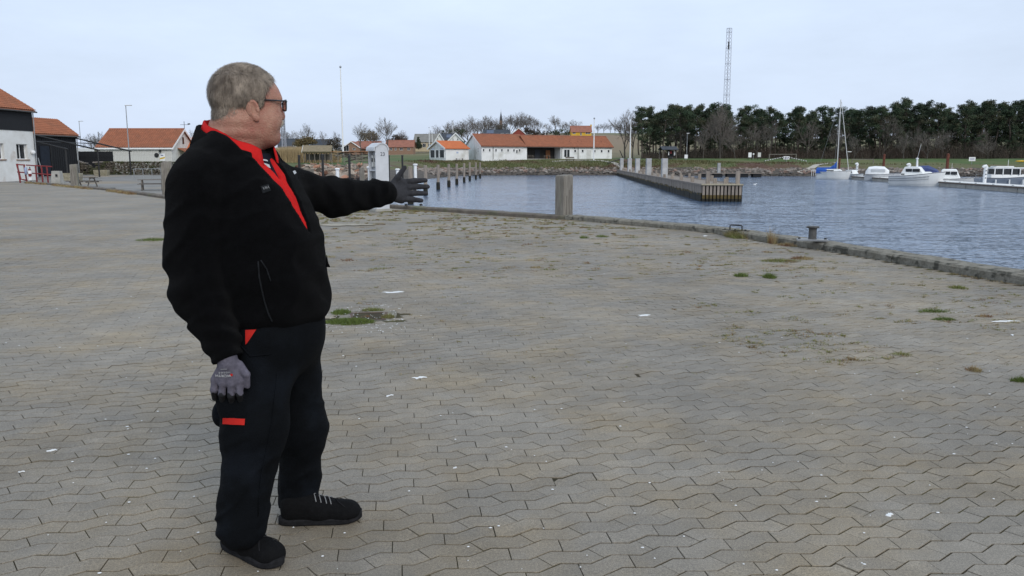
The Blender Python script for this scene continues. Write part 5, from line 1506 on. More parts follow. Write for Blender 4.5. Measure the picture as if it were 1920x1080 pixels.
    words = ['nearest', 'second', 'third', 'fourth', 'fifth', 'sixth', 'seventh', 'eighth', 'farthest']
    for i, (px, yt, Y) in enumerate(row):
        x = xpix(px, Y); zt = zpix(yt, Y); w = .32 if i < 5 else .30
        t = thing('mooring_post', f'weathered mooring post standing in the water, {words[i]} of the row of nine', 'post', (x, Y, WATER_Z), rng.random())
        h = zt - WATER_Z
        MB().tube([(0, 0, .5), (.02, 0, h * .6), (.02, .01, h - .03), (.02, .01, h)], [w * .5, w * .49, w * .47, w * .38], 9).build('shaft', M['pile_timber'], t)
        MB().tube([(0, 0, -1.2), (0, 0, .25), (0, 0, .62), (0, 0, .75)], [w * .56, w * .62, w * .60, w * .51], 9).build('weedy_foot', M['tide_weed'], t)
    # -- slim black posts and white bollards of the left jetty
    for i, (px, yt, yb) in enumerate(((561, 292, 328), (605, 290.5, 337), (655, 292, 337), (706, 292, 334), (729, 292, 330), (754.5, 292, 328))):
        Y = 72.0 if i < 3 else 84.0
        zb = -1.3; t = thing('black_post', ['slim black post at the edge of the jacket shoulder', 'slim black post left of the white bollard', 'slim black post left of the service pillar', 'slim black post hidden behind the service pillar', 'slim black post right of the service pillar', 'rightmost slim black post over the grass bank'][i], 'post', (xpix(px, Y), Y, zb))
        MB().tube([(0, 0, 0), (0, 0, zpix(yt, Y) - zb)], .11 if i < 3 else .10, 8).build('shaft', M['black_metal'], t)
        MB().lathe([(.125, 0), (.125, .06), (.02, .10)], (0, 0, zpix(yt, Y) - zb - .02), 8).build('cap', M['black_metal'], t)
    for px, yt, Y, lb in ((632, 315, 60, 'white bollard between two slim black posts'), (693.5, 311.5, 46, 'white bollard touching the service pillar'), (745, 316, 66, 'white bollard behind the pointing hand'), (778.5, 307, 66, 'white bollard above the pointing fingers')):
        zb = -1.3; x = xpix(px, Y); h = zpix(yt, Y) - zb
        t = thing('white_bollard', lb, 'bollard', (x, Y, zb))
        MB().tube([(0, 0, 0), (0, 0, h - .1)], .13, 10).build('tube', M['white_paint'], t)
        MB().lathe([(.13, -.02), (.19, 0), (.19, .08), (.12, .12)], (0, 0, h - .12), 10).build('cap', M['white_paint'], t)
    # timber retaining wall and stub posts on the left bank
    Y = 74; x = xpix(576, Y)
    t = thing('retaining_wall', 'short grey timber retaining wall beside the boulder slope', 'wall', (x, Y, -1.3))
    hh = zpix(317, Y) + 1.3
    for i in range(7): MB().box((-.48 + i * .16, 0, hh / 2), (.15, .12, hh)).build('plank', M['grey_timber'], t)
    for px, yt, Y, lb in ((678, 314, 70, 'grey timber stump on the left bank behind the bollard'),):
        timber_post(px, yt, Y, .38, lb, -1.3)
    # -- low floating jetty at the far shore
    Y = 150; xa, xb = xpix(1312, Y), xpix(1428, Y)
    t = thing('floating_jetty', 'low dark jetty lying along the far shore behind the pier', 'jetty', ((xa + xb) / 2, Y, WATER_Z))
    MB().box((0, 0, .72), (xb - xa, 1.8, .12)).build('deck', M['pile_timber'], t)
    for i in range(5): MB().box(((xb - xa) * (-.42 + .21 * i), 0, .28), (1.5, 1.5, .75)).build('float_block', M['black_board'], t)
    Y = 152; t = thing('concrete_post', 'pale concrete post at the far shore behind the pier', 'post', (xpix(1348.5, Y), Y, -.6))
    MB().box((0, 0, 1.0), (.55, .4, 2.0), .1, .94).build('shaft', M['granite_post'], t)
    # -- pontoon
    P0, P1 = Vector((55.0, 131.0, 0)), Vector((45.5, 71.6, 0)); d = (P1 - P0).normalized(); P2 = P1 + d * 34
    L = (P2 - P0).length; rz = math.atan2(d.y, d.x)
    t = thing('pontoon', 'long pale concrete pontoon with boats on both sides', 'pontoon', (P0.x, P0.y, WATER_Z), rz)
    nseg = 8
    for i in range(nseg):
        x = L / nseg * (i + .5); l = L / nseg - .08
        MB().bevbox((x, 1.2, .1), (l, 2.36, .66), .04).build('float_section', M['pontoon_side'], t)
        MB().box((x, -.02, .475), (l, .10, .11)).build('rub_strip', M['rub_strip'], t)
        MB().box((x, 1.2, .50), (l, 2.4, .14)).build('deck_slab', M['pontoon_top'], t)
    for i in range(22):
        MB().box((3 + i * 4.2, .14, .60), (.22, .12, .07)).build('cleat', M['galv'], t)
    def onp(px, side):                          # a place along the pontoon that shows at column px
        k = (px - 960) / 1518
        o = P0 + Vector((-d.y, d.x, 0)) * side
        s = (k * o.y - o.x) / (d.x - k * d.y)
        return o + d * s
    for px, yt, lb in ((1657, 290, 'rust-brown steel pile holding the pontoon beside the canopied boat'), (1776.5, 289.5, 'rust-brown steel pile holding the pontoon in front of the white pilothouse boat'), (1574, 298, 'rust-brown steel pile behind the sailing boat mast')):
        p = onp(px, 2.75) if px > 1600 else onp(1600, 2.6) + Vector((-1.9, 0, 0)) * 0 + Vector((xpix(1574, 131.5) - onp(1600, 2.6).x, 131.5 - onp(1600, 2.6).y, 0))
        q = thing('steel_pile', lb, 'pile', (p.x, p.y, WATER_Z - 1)); h = zpix(yt, p.y) - WATER_Z + 1
        MB().tube([(0, 0, 0), (0, 0, h)], .17 if px > 1600 else .15, 12).build('tube', M['rust_pile'], q)
        MB().lathe([(.18, 0), (.18, .05), (.03, .12)], (0, 0, h), 12).build('cap', M['rust_pile'], q)
    for px, yt, lb in ((1607.5, 306, 'white service pedestal on the pontoon near the sailing boat'), (1705, 307, 'white service pedestal behind the motor boat cabin'), (1849, 310.5, 'tall white service pedestal on the pontoon beside the right-hand cruiser')):
        p = onp(px, 1.9); zb = WATER_Z + .57; h = zpix(yt, p.y) - zb
        q = thing('service_pedestal', lb, 'pedestal', (p.x, p.y, zb), 0)
        MB().tube([(0, 0, 0), (0, 0, h - .2)], .17, 12).build('column', M['white_paint'], q)
        MB().tube([(-.30, 0, h - .18), (-.2, 0, h - .08), (0, 0, h - .06), (.06, 0, h - .16), (.06, 0, h - .32)], [.12, .15, .18, .18, .175], 10).build('hood', M['white_paint'], q)
        for z in (.35, .6, .85):
            if z < h - .3: MB().box((-.02, -.17, z * h / 1.2), (.12, .06, .09)).build('socket', M['dark_iron'], q)

    # -- boats
    def hull(Lh, beam, fb_s, fb_b, draft=.25, n=15, tr=.75, flare=1.15):
        """stern at x=0, bow at x=Lh, waterline z=0"""
        rings = []
        for i in range(n):
            u = i / (n - 1); x = u * Lh
            full = (1 - max(0, (u - .35) / .65) ** 2.2); hb = beam / 2 * (tr + (1 - tr) * min(1, u / .35)) * full + .015
            sh = fb_s + (fb_b - fb_s) * u ** 1.8
            rake = (u ** 6) * .0
            r = []
            for (yy, zz) in ((1, 1), (.99, .86), (.95 / flare * 1.05, .55), (.86 / flare * 1.02, .2), (.74 / flare, -.02), (.4 / flare, -draft / sh), (0, -draft * 1.15 / sh)):
                xo = x + (Lh * .085 * (zz - .2) if u > .85 else 0) * ((u - .85) / .15 if u > .85 else 0)
                r.append(Vector((xo, hb * yy, sh * zz)))
            rings.append(r + [Vector((p.x, -p.y, p.z)) for p in reversed(r[:-1])])
        return rings
    def boat(name, label, pxc, ywl, Lh, beam, fbs, fbb, rz, hm, grp=None, Y=None, cat='boat', tr=.75):
        if Y is None:
            p = on_level(pxc, ywl, WATER_Z)
        else: p = Vector((xpix(pxc, Y), Y, WATER_Z))
        t = thing(name, label, cat, (p.x, p.y, WATER_Z), rz)
        rg = hull(Lh, beam, fbs, fbb, tr=tr)
        for r in rg:
            for v in r: v.x -= Lh / 2
        m = MB(); m.loft(rg, cap=True); h = m.build('hull', hm, t, False)
        dk = MB(); k = len(rg[0]); V = []
        for r in rg: V += [r[0] + Vector((0, -.03, -.02)), r[-1] + Vector((0, .03, -.02))]
        dk.add(V, [(2 * i, 2 * i + 1, 2 * i + 3, 2 * i + 2) for i in range(len(rg) - 1)]); dk.build('deck', M['gelcoat'], t)
        rub = MB(); rub.tube([r[0] + Vector((0, .01, -.05)) for r in rg] + [rg[-1][-1]] , .03, 5); rub.tube([r[-1] + Vector((0, -.01, -.05)) for r in rg], .03, 5)
        rub.build('rubbing_strake', M['boat_stripe'], t)
        return t, rg
    def cabin(t, name, x0, x1, w0, w1, z0, h, m, rake_f=.3, rake_b=.1, top=.82, crown=.05):
        r = []
        for z, k, f in ((z0, 1, 0), (z0 + h * .55, (1 + top) / 2, .55), (z0 + h, top, 1.0), (z0 + h + crown, top * .6, 1.0)):
            a, b = x0 + rake_b * f, x1 - rake_f * f
            if z > z0 + h: a, b = a + .12, b - .12
            r.append([Vector((a, -w0 / 2 * k, z)), Vector((b - .15, -w1 / 2 * k, z)), Vector((b, -w1 / 4 * k, z)), Vector((b, w1 / 4 * k, z)), Vector((b - .15, w1 / 2 * k, z)), Vector((a, w0 / 2 * k, z))])
        return MB().loft(r).build(name, m, t)
    # sailing boat: bow to the right, seen from its starboard quarter
    a = R(-36)
    t, rg = boat('sailing_boat', 'small white sailing boat with blue boom cover and bare mast', 1561.5, 336, 5.0, 2.1, 1.2, 1.42, a, M['gelcoat'], tr=.62)
    cabin(t, 'coachroof', -1.5, 1.6, 1.35, .9, 1.15, .45, M['gelcoat'], .5, .15)
    for s in (-1, 1): MB().box((-.35, s * .615, 1.40), (1.1, .05, .13)).build('cabin_window', M['window_glass'], t)
    mh = zpix(186, 131) - WATER_Z
    MB().tube([(.55, 0, 1.3), (.5, 0, mh)], [.075, .06], 8).build('mast', M['off_white'], t)
    MB().tube([(2.4, 0, 1.2), (.62, 0, mh * .97)], [.06, .045], 6).build('furled_forestay', M['off_white'], t)
    zs = zpix(250, 131) - WATER_Z
    MB().tube([(.52, -.85, zs), (.52, .85, zs)], .03, 5).build('spreader', M['galv'], t)
    for s in (-1, 1): MB().tube([(.3, s * .95, 1.0), (.52, s * .85, zs), (.51, 0, mh * .96)], .012, 4).build('shroud', M['galv'], t)
    MB().tube([(-2.55, 0, 1.1), (.48, 0, mh)], .012, 4).build('backstay', M['galv'], t)
    MB().tube([(.5, 0, 2.0), (-2.5, 0, 1.95)], .06, 6).build('boom', M['off_white'], t)
    cv = []
    for u in np.linspace(0, 1, 9):
        x = .5 - 3.1 * u; zc = 2.85 - 1.1 * min(1, u / .35) ** .6 + .15; zb = 1.75 - .5 * u
        w = .16 + .12 * math.sin(u * 3.1) + .25 * u
        cv.append([Vector((x, -w, zb)), Vector((x, -w * .8, (zb + zc) / 2)), Vector((x, 0, zc)), Vector((x, w * .8, (zb + zc) / 2)), Vector((x, w, zb))])
    MB().loft(cv).build('boom_cover', M['blue_tarp'], t, True)
    rings = []
    for x, k in ((-.9, .8), (-1.6, 1.0), (-2.55, .95)):
        rings.append([Vector((x, w_, z_)) for w_, z_ in ((-.85 * k, .95), (-.75 * k, 1.55), (0, 1.85), (.75 * k, 1.55), (.85 * k, .95))])
    MB().loft(rings).build('cockpit_tent', M['blue_tarp'], t)
    for x in (2.2, 1.2): MB().tube([(x, -.5, 1.05), (x, -.5, 1.6)], .015, 4).tube([(x, .5, 1.05), (x, .5, 1.6)], .015, 4).build('stanchion', M['galv'], t)
    # white motor boat in front of the pontoon
    t, rg = boat('motor_boat', 'white motor boat with long cabin and radar mast at the pontoon', 1716, 348.5, 5.5, 2.3, 1.15, 1.68, R(-40), M['gelcoat'], tr=.8)
    cabin(t, 'wheelhouse', -1.55, 1.2, 1.7, 1.4, 1.22, .95, M['gelcoat'], .75, .45, .86)
    cabin(t, 'foredeck', .2, 2.2, 1.5, .5, 1.25, .34, M['gelcoat'], .6, .0, .7)
    for s in (-1, 1):
        for x0, x1 in ((-.95, -.3), (-.22, .55)): MB().box(((x0 + x1) / 2, s * .765, 1.80), (x1 - x0, .06, .34)).build('side_window', M['window_glass'], t)
        MB().box((-1.25, s * .82, 1.35), (.4, .05, .12)).build('port_light', M['window_glass'], t)
    MB().add([(.66, -.58, 1.6), (.66, .58, 1.6), (.42, .52, 1.98), (.42, -.52, 1.98)], [(0, 1, 2, 3)]).build('windscreen', M['window_glass'], t)
    zt = zpix(293, 96) - WATER_Z
    MB().tube([(.05, 0, 2.0), (0, 0, zt - .25)], [.13, .09], 8).lathe([(.05, 0), (.16, .03), (.16, .12), (.05, .16)], (0, 0, zt - .35), 8).build('radar_mast', M['white_paint'], t)
    MB().tube([(.02, 0, zt - .2), (.3, 0, zt + 1.4)], .012, 4).build('aerial', M['white_paint'], t)
    for dz in (.32, .55):
        MB().tube([r[-1] + Vector((0, -.02, -dz * (1 + .25 * i / 14))) for i, r in enumerate(rg[:12])], .022, 4).build('hull_line', M['boat_stripe'], t)
    MB().tube([(-2.72, -.35, .25), (-2.72, -.35, .95)], .09, 8).build('fender', M['white_paint'], t)
    MB().tube([(-2.7, .9, .95), (-2.7, .9, 1.45), (-1.7, .95, 1.5)], .02, 5).tube([(-2.7, -.9, .95), (-2.7, -.9, 1.45), (-1.7, -.95, 1.5)], .02, 5).tube([(-2.7, -.9, 1.45), (-2.7, .9, 1.45)], .02, 5).build('stern_rail', M['galv'], t)
    # boats beyond the pontoon
    t, rg = boat('cabin_boat', 'little white cabin boat with dark windows behind the pontoon end', 1603, 330, 4.0, 1.8, .7, .95, R(-75), M['gelcoat'], Y=133)
    cabin(t, 'cabin', -1.5, .6, 1.5, 1.2, .7, .75, M['gelcoat'], .5, .1, .8)
    for s in (-1, 1): MB().box((-.5, s * .66, 1.15), (1.3, .06, .3)).build('side_window', M['window_glass'], t)
    MB().box((-1.44, 0, 1.15), (.05, .9, .34)).build('rear_window', M['window_glass'], t)
    t, rg = boat('canopy_boat', 'pale grey boat under a white folding canopy', 1656, 331, 4.8, 2.0, .95, 1.2, R(-25), M['pale_hull'], Y=119)
    rings = []
    for x, h_, k in ((-2.3, .35, .7), (-1.9, 1.0, .85), (-1.0, 1.12, .9), (.2, 1.05, .85), (.9, .5, .6)):
        rings.append([Vector((x, w_ * k, 1.0 + z_ * h_)) for w_, z_ in ((-.95, 0), (-.85, .75), (0, 1.05), (.85, .75), (.95, 0))])
    MB().loft(rings).build('canopy', M['white_paint'], t)
    for s in (-1, 1): MB().box((-.6, s * .80, 1.5), (1.9, .05, .42)).build('canopy_window', M['pale_hull'], t)
    t, rg = boat('open_boat', 'white boat with faded blue canopy behind the motor boat', 1748, 335, 5.2, 2.1, .95, 1.25, R(-28), M['gelcoat'], Y=104)
    rings = []
    for x, h_, k in ((-2.4, .5, .8), (-1.6, 1.15, .9), (-.4, 1.2, .9), (.6, .75, .75), (1.0, .3, .6)):
        rings.append([Vector((x, w_ * k, 1.05 + z_ * h_)) for w_, z_ in ((-.95, 0), (-.85, .75), (0, 1.05), (.85, .75), (.95, 0))])
    MB().loft(rings).build('canopy', M['navy_tarp'], t)
    t, rg = boat('pilothouse_boat', 'white pilothouse boat with raised bow right of the rusty pile', 1791, 341, 4.6, 1.9, .75, 1.0, R(-24), M['gelcoat'], Y=96)
    cabin(t, 'pilothouse', -1.5, .7, 1.45, 1.25, .8, 1.0, M['gelcoat'], .45, .15, .8, .12)
    for s in (-1, 1):
        for x0, x1 in ((-1.1, -.5), (-.4, .25)): MB().box(((x0 + x1) / 2, s * .66, 1.45), (x1 - x0, .06, .36)).build('side_window', M['window_glass'], t)
    MB().tube([(-.3, 0, 1.9), (-.3, 0, 2.6)], .012, 4).build('aerial', M['white_paint'], t)
    MB().box((-2.35, 0, .75), (.25, .4, .9)).build('outboard', M['pale_hull'], t)
    t, rg = boat('cruiser', 'grey-hulled cruiser with white roofed wheelhouse at the right edge', 1898, 347, 7.0, 2.5, .95, 1.35, R(-10), M['grey_hull'], Y=91)
    cabin(t, 'superstructure', -2.4, 1.6, 2.0, 1.5, 1.0, .35, M['gelcoat'], .4, .0, .95)
    cabin(t, 'wheelhouse', -2.1, 1.0, 1.85, 1.5, 1.35, .62, M['window_glass'], .35, .1, .92)
    for x in (-2.05, -1.2, -.3, .55):
        for s in (-1, 1): MB().box((x, s * .90, 1.65), (.10, .07, .66)).build('window_pillar', M['gelcoat'], t)
    MB().bevbox((-.55, 0, 2.06), (3.5, 1.9, .16), .05).bevbox((-1.0, 0, 2.2), (1.9, 1.7, .18), .06).build('hard_top', M['gelcoat'], t)
    MB().tube([(-.4, 0, 2.2), (-.4, 0, 3.0)], .02, 5).build('aerial', M['white_paint'], t)
    MB().tube([(-3.3, .95, 1.0), (-3.3, .95, 1.35), (-2.3, 1.0, 1.4)], .025, 5).tube([(-3.3, -.95, 1.0), (-3.3, -.95, 1.35), (-2.3, -1.0, 1.4)], .025, 5).build('stern_rail', M['galv'], t)
    for x in (-2.0, -.6, .8): MB().tube([(x, -1.25, .2), (x, -1.22, .8)], .08, 8).build('fender', M['gelcoat'], t)
    # swimming gulls near the pier end, and a buoy
    for px, py, lb in ((1415, 347, 'lone white gull floating right of the pier end'),):
        p = on_level(px, py, WATER_Z); t = thing('gull', lb, 'gull', (p.x, p.y, WATER_Z), .3); t.scale = (.65, .65, .65)
        MB().loft([[Vector((x, w * math.cos(a_), z + h * math.sin(a_))) for a_ in np.linspace(0, 6.283, 10, endpoint=False)] for x, w, z, h in ((-.42, .01, .2, .01), (-.25, .08, .14, .06), (0, .13, .1, .11), (.2, .11, .12, .10), (.3, .05, .2, .06), (.34, .05, .28, .05), (.42, .03, .28, .03), (.5, .008, .27, .008))]).build('body', M['white_paint'], t, True)
        MB().loft([[Vector((x, s * w, z)) for x, z in ((-.4, .2), (-.1, .24), (.18, .2))] for s, w in ((1, .12), (1, .135))], closed=False).build('wing', M['galv'], t)
    # -- shore furniture: shelter, boards, frames, signs, anchor
    def ground(px, Y): x = xpix(px, Y); return x, Y, lz(x, Y)
    x, y, z = ground(1252, 182)
    t = thing('info_shelter', 'small dark-roofed information shelter before the pines', 'shelter', (x, y, z), .2)
    for s in (-1, 1): MB().prism([(-1.9, s * 1.3, 2.0), (-1.9, 0, 2.75), (-1.9, 0, 2.85), (-1.9, s * 1.4, 2.1)], (3.8, 0, 0)).build('roof', M['roof_slate'], t)
    for sx in (-1.6, 1.6):
        for sy in (-1, 1): MB().tube([(sx, sy, -.2), (sx, sy, 2.1)], .09, 6).build('post', M['bench_wood'], t)
    MB().box((.9, .6, 1.2), (1.4, .08, 1.5)).build('panel', M['black_board'], t); MB().box((.5, -.4, 1.55), (.5, .05, .6)).build('red_notice', M['red_paint'], t); MB().box((1.4, -.4, 1.3), (.3, .05, .9)).box((.0, -.4, 1.3), (.2, .05, .8)).build('white_notice', M['white_paint'], t)
    MB().bevbox((.1, -1.2, .35), (.9, .6, .5), .08).build('bin', M['black_metal'], t)
    for px, wpx, y0, y1, lb in ((1405.5, 6, 286, 295, 'white notice board on dark posts, left one of the pair'), (1423, 6, 286, 294.5, 'grey notice board on dark posts, right one of the pair')):
        x, y, z = ground(px, 181); t = thing('notice_board', lb, 'notice board', (x, y, z), .1)
        zc0, zc1 = zpix(y1, 181) - z, zpix(y0, 181) - z
        MB().box((0, 0, (zc0 + zc1) / 2), (.75, .07, zc1 - zc0)).build('panel', M['white_paint'] if px < 1410 else M['off_white'], t)
        for s in (-1, 1): MB().tube([(s * .38, 0, -.1), (s * .38, 0, zc1 + .05)], .045, 6).build('post', M['black_metal'], t)
    for pa, pb, yt, Y, lb in ((1441, 1493, 289.5, 178, 'long timber swing frame on the grass before the pines'), (1597, 1638, 299, 172, 'grey timber frame on the bank behind the boats')):
        xa, xb = xpix(pa, Y), xpix(pb, Y); z = lz((xa + xb) / 2, Y); h = zpix(yt, Y) - z
        t = thing('swing_frame', lb, 'swing frame', ((xa + xb) / 2, Y, z)); w = (xb - xa) / 2
        MB().tube([(-w, 0, h), (w, 0, h + .02)], .08, 6).build('crossbar', M['grey_timber'], t)
        for s in (-1, 1): MB().tube([(s * w * .97, 0, -.2), (s * w * .97, 0, h + .1)], .10, 6).build('post', M['grey_timber'], t)
        for i in range(4): MB().tube([(-w * .6 + i * w * .4, 0, h), (-w * .6 + i * w * .4, 0, .4)], .02, 5).build('hanger', M['grey_timber'], t)
    for px, y0, y1, wpx, Y, lb in ((1474, 293, 299, 11, 174, 'white rectangular sign low on the far bank behind the pier'), (1822, 294.5, 302, 12, 168, 'white rectangular sign on the bank above the boats'), (1286, 290, 297, 6, 178, 'small white sign by the lamp on the far shore'), (1412, 287.5, 290, 3, 183, 'tiny pale sign between the notice boards')):
        x, y, z = ground(px, Y); t = thing('sign', lb, 'sign', (x, y, z)); zc0, zc1 = zpix(y1, Y) - z, zpix(y0, Y) - z
        w = wpx * Y / 1518
        MB().box((0, -.05, (zc0 + zc1) / 2), (w, .05, zc1 - zc0)).build('panel', M['white_paint'], t)
        MB().tube([(0, 0, -.2), (0, 0, zc1)], .05, 6).build('post', M['galv'], t)
        if wpx > 8:
            for k in (.3, .5, .7): MB().box((0, -.078, zc0 + (zc1 - zc0) * k), (w * .7, .008, .06)).build('sign_lettering', M['sign_blue'], t)
    # striped rope barrier
    Y = 172; xa, xb = xpix(1432, Y), xpix(1512, Y); z = lz((xa + xb) / 2, Y)
    t = thing('rope_barrier', 'white and dark striped rope barrier along the far bank', 'barrier', ((xa + xb) / 2, Y, z))
    n = 36
    for i in range(n):
        f0, f1 = i / n, (i + 1) / n
        q = lambda f: ((xa - xb) / 2 + (xb - xa) * f, 0, .35 + .85 * (1 - abs(2 * f - 1) ** 1.2))
        MB().tube([q(f0), q(f1)], .07, 6).build('rope_segment', M['white_paint'] if i % 2 else M['dark_iron'], t)
    for f in (.02, .5, .98): MB().tube([((xa - xb) / 2 + (xb - xa) * f, 0, -.2), ((xa - xb) / 2 + (xb - xa) * f, 0, .45 + .8 * (1 - abs(2 * f - 1)))], .05, 6).build('post', M['dark_iron'], t)
    # lamp on the far shore
    x, y, z = ground(1287, 186); t = thing('street_lamp', 'slim lamp post on the far shore before the pines', 'lamp post', (x, y, z)); h = zpix(250, 186) - z
    MB().tube([(0, 0, -.2), (0, 0, h)], [.07, .05], 8).build('pole', M['galv'], t); MB().bevbox((.15, 0, h), (.6, .25, .12), .03).build('lamp_head', M['white_paint'], t)
    x, y, z = ground(1588, 184); t = thing('street_lamp', 'slim lamp post on the bank behind the sailing boat', 'lamp post', (x, y, z)); h = zpix(284.5, 184) - z
    MB().tube([(.3, 0, -.2), (.3, 0, h)], [.06, .05], 8).build('pole', M['dark_iron'], t); MB().bevbox((.4, 0, h), (.9, .3, .14), .04).build('lamp_head', M['white_paint'], t)
    # old anchor on the grass
    x, y, z = ground(1162, 180); t = thing('old_anchor', 'old black anchor lying on the grass beside the club house', 'anchor', (x, y, z), .1)
    MB().tube([(-2.6, 0, .25), (.9, 0, 1.25)], .09, 8).build('shank', M['black_metal'], t)
    arc = [(.4 + .55 * math.sin(a_), 0, 1.15 + 1.5 * math.cos(a_)) for a_ in np.linspace(.2, 2.6, 12)]
    MB().tube([(.0, 0, 2.9), (.35, 0, 2.1), (.75, 0, 1.25), (.8, 0, .5), (.75, 0, -.05)], [.05, .10, .13, .12, .08], 8).build('arms', M['black_metal'], t)
    MB().prism([(-.1, -.25, 2.95), (.25, -.25, 2.3), (.25, .25, 2.3), (-.1, .25, 2.95)], (.06, 0, .03)).build('fluke', M['black_metal'], t)
    MB().tube([(-2.5, -.8, .2), (-2.3, .8, .3)], .08, 8).build('stock', M['black_metal'], t)
    MB().tube([(-2.9, 0, .1), (-2.75, 0, .3), (-2.6, 0, .15), (-2.75, 0, .02), (-2.9, 0, .1)], .05, 6).build('shackle', M['black_metal'], t)
    x, y, z = ground(1178, 179); picnic(x, y, z, .1, 'distant picnic table between the anchor and the pier')
    x, y, z = ground(1166, 178.5)
    t = thing('concrete_block', 'pale concrete block on the grass near the anchor', 'block', (x, y, z)); MB().bevbox((0, 0, .4), (.75, .6, 1.0), .05).build('body', M['concrete'], t)
    # bank ramp stairs rail near the sailing boat
    Y = 160; xa, xb = xpix(1523, Y), xpix(1538, Y); z = lz((xa + xb) / 2, Y)
    t = thing('white_railing', 'short white railing at the landing left of the sailing boat', 'railing', ((xa + xb) / 2, Y, z))
    for i in range(5): MB().tube([((xa - xb) / 2 + (xb - xa) * i / 4, 0, -.5), ((xa - xb) / 2 + (xb - xa) * i / 4, 0, 1.1)], .04, 6).build('post', M['white_paint'], t)
    MB().tube([((xa - xb) / 2, 0, 1.08), ((xb - xa) / 2, 0, 1.08)], .04, 6).build('rail', M['white_paint'], t)
    x, y, z = ground(1916, 172); t = thing('kayak', 'yellow kayak lying on the bank at the right edge', 'kayak', (x, y, z + .35))
    MB().loft([[Vector((xx, w * math.cos(q), .2 * math.sin(q) * (w / .32))) for q in np.linspace(0, 6.283, 9, endpoint=False)] for xx, w in ((-1.5, .02), (-1.0, .2), (0, .32), (1.0, .22), (1.7, .02))]).build('shell', M['yellow'], t, True)
basin()
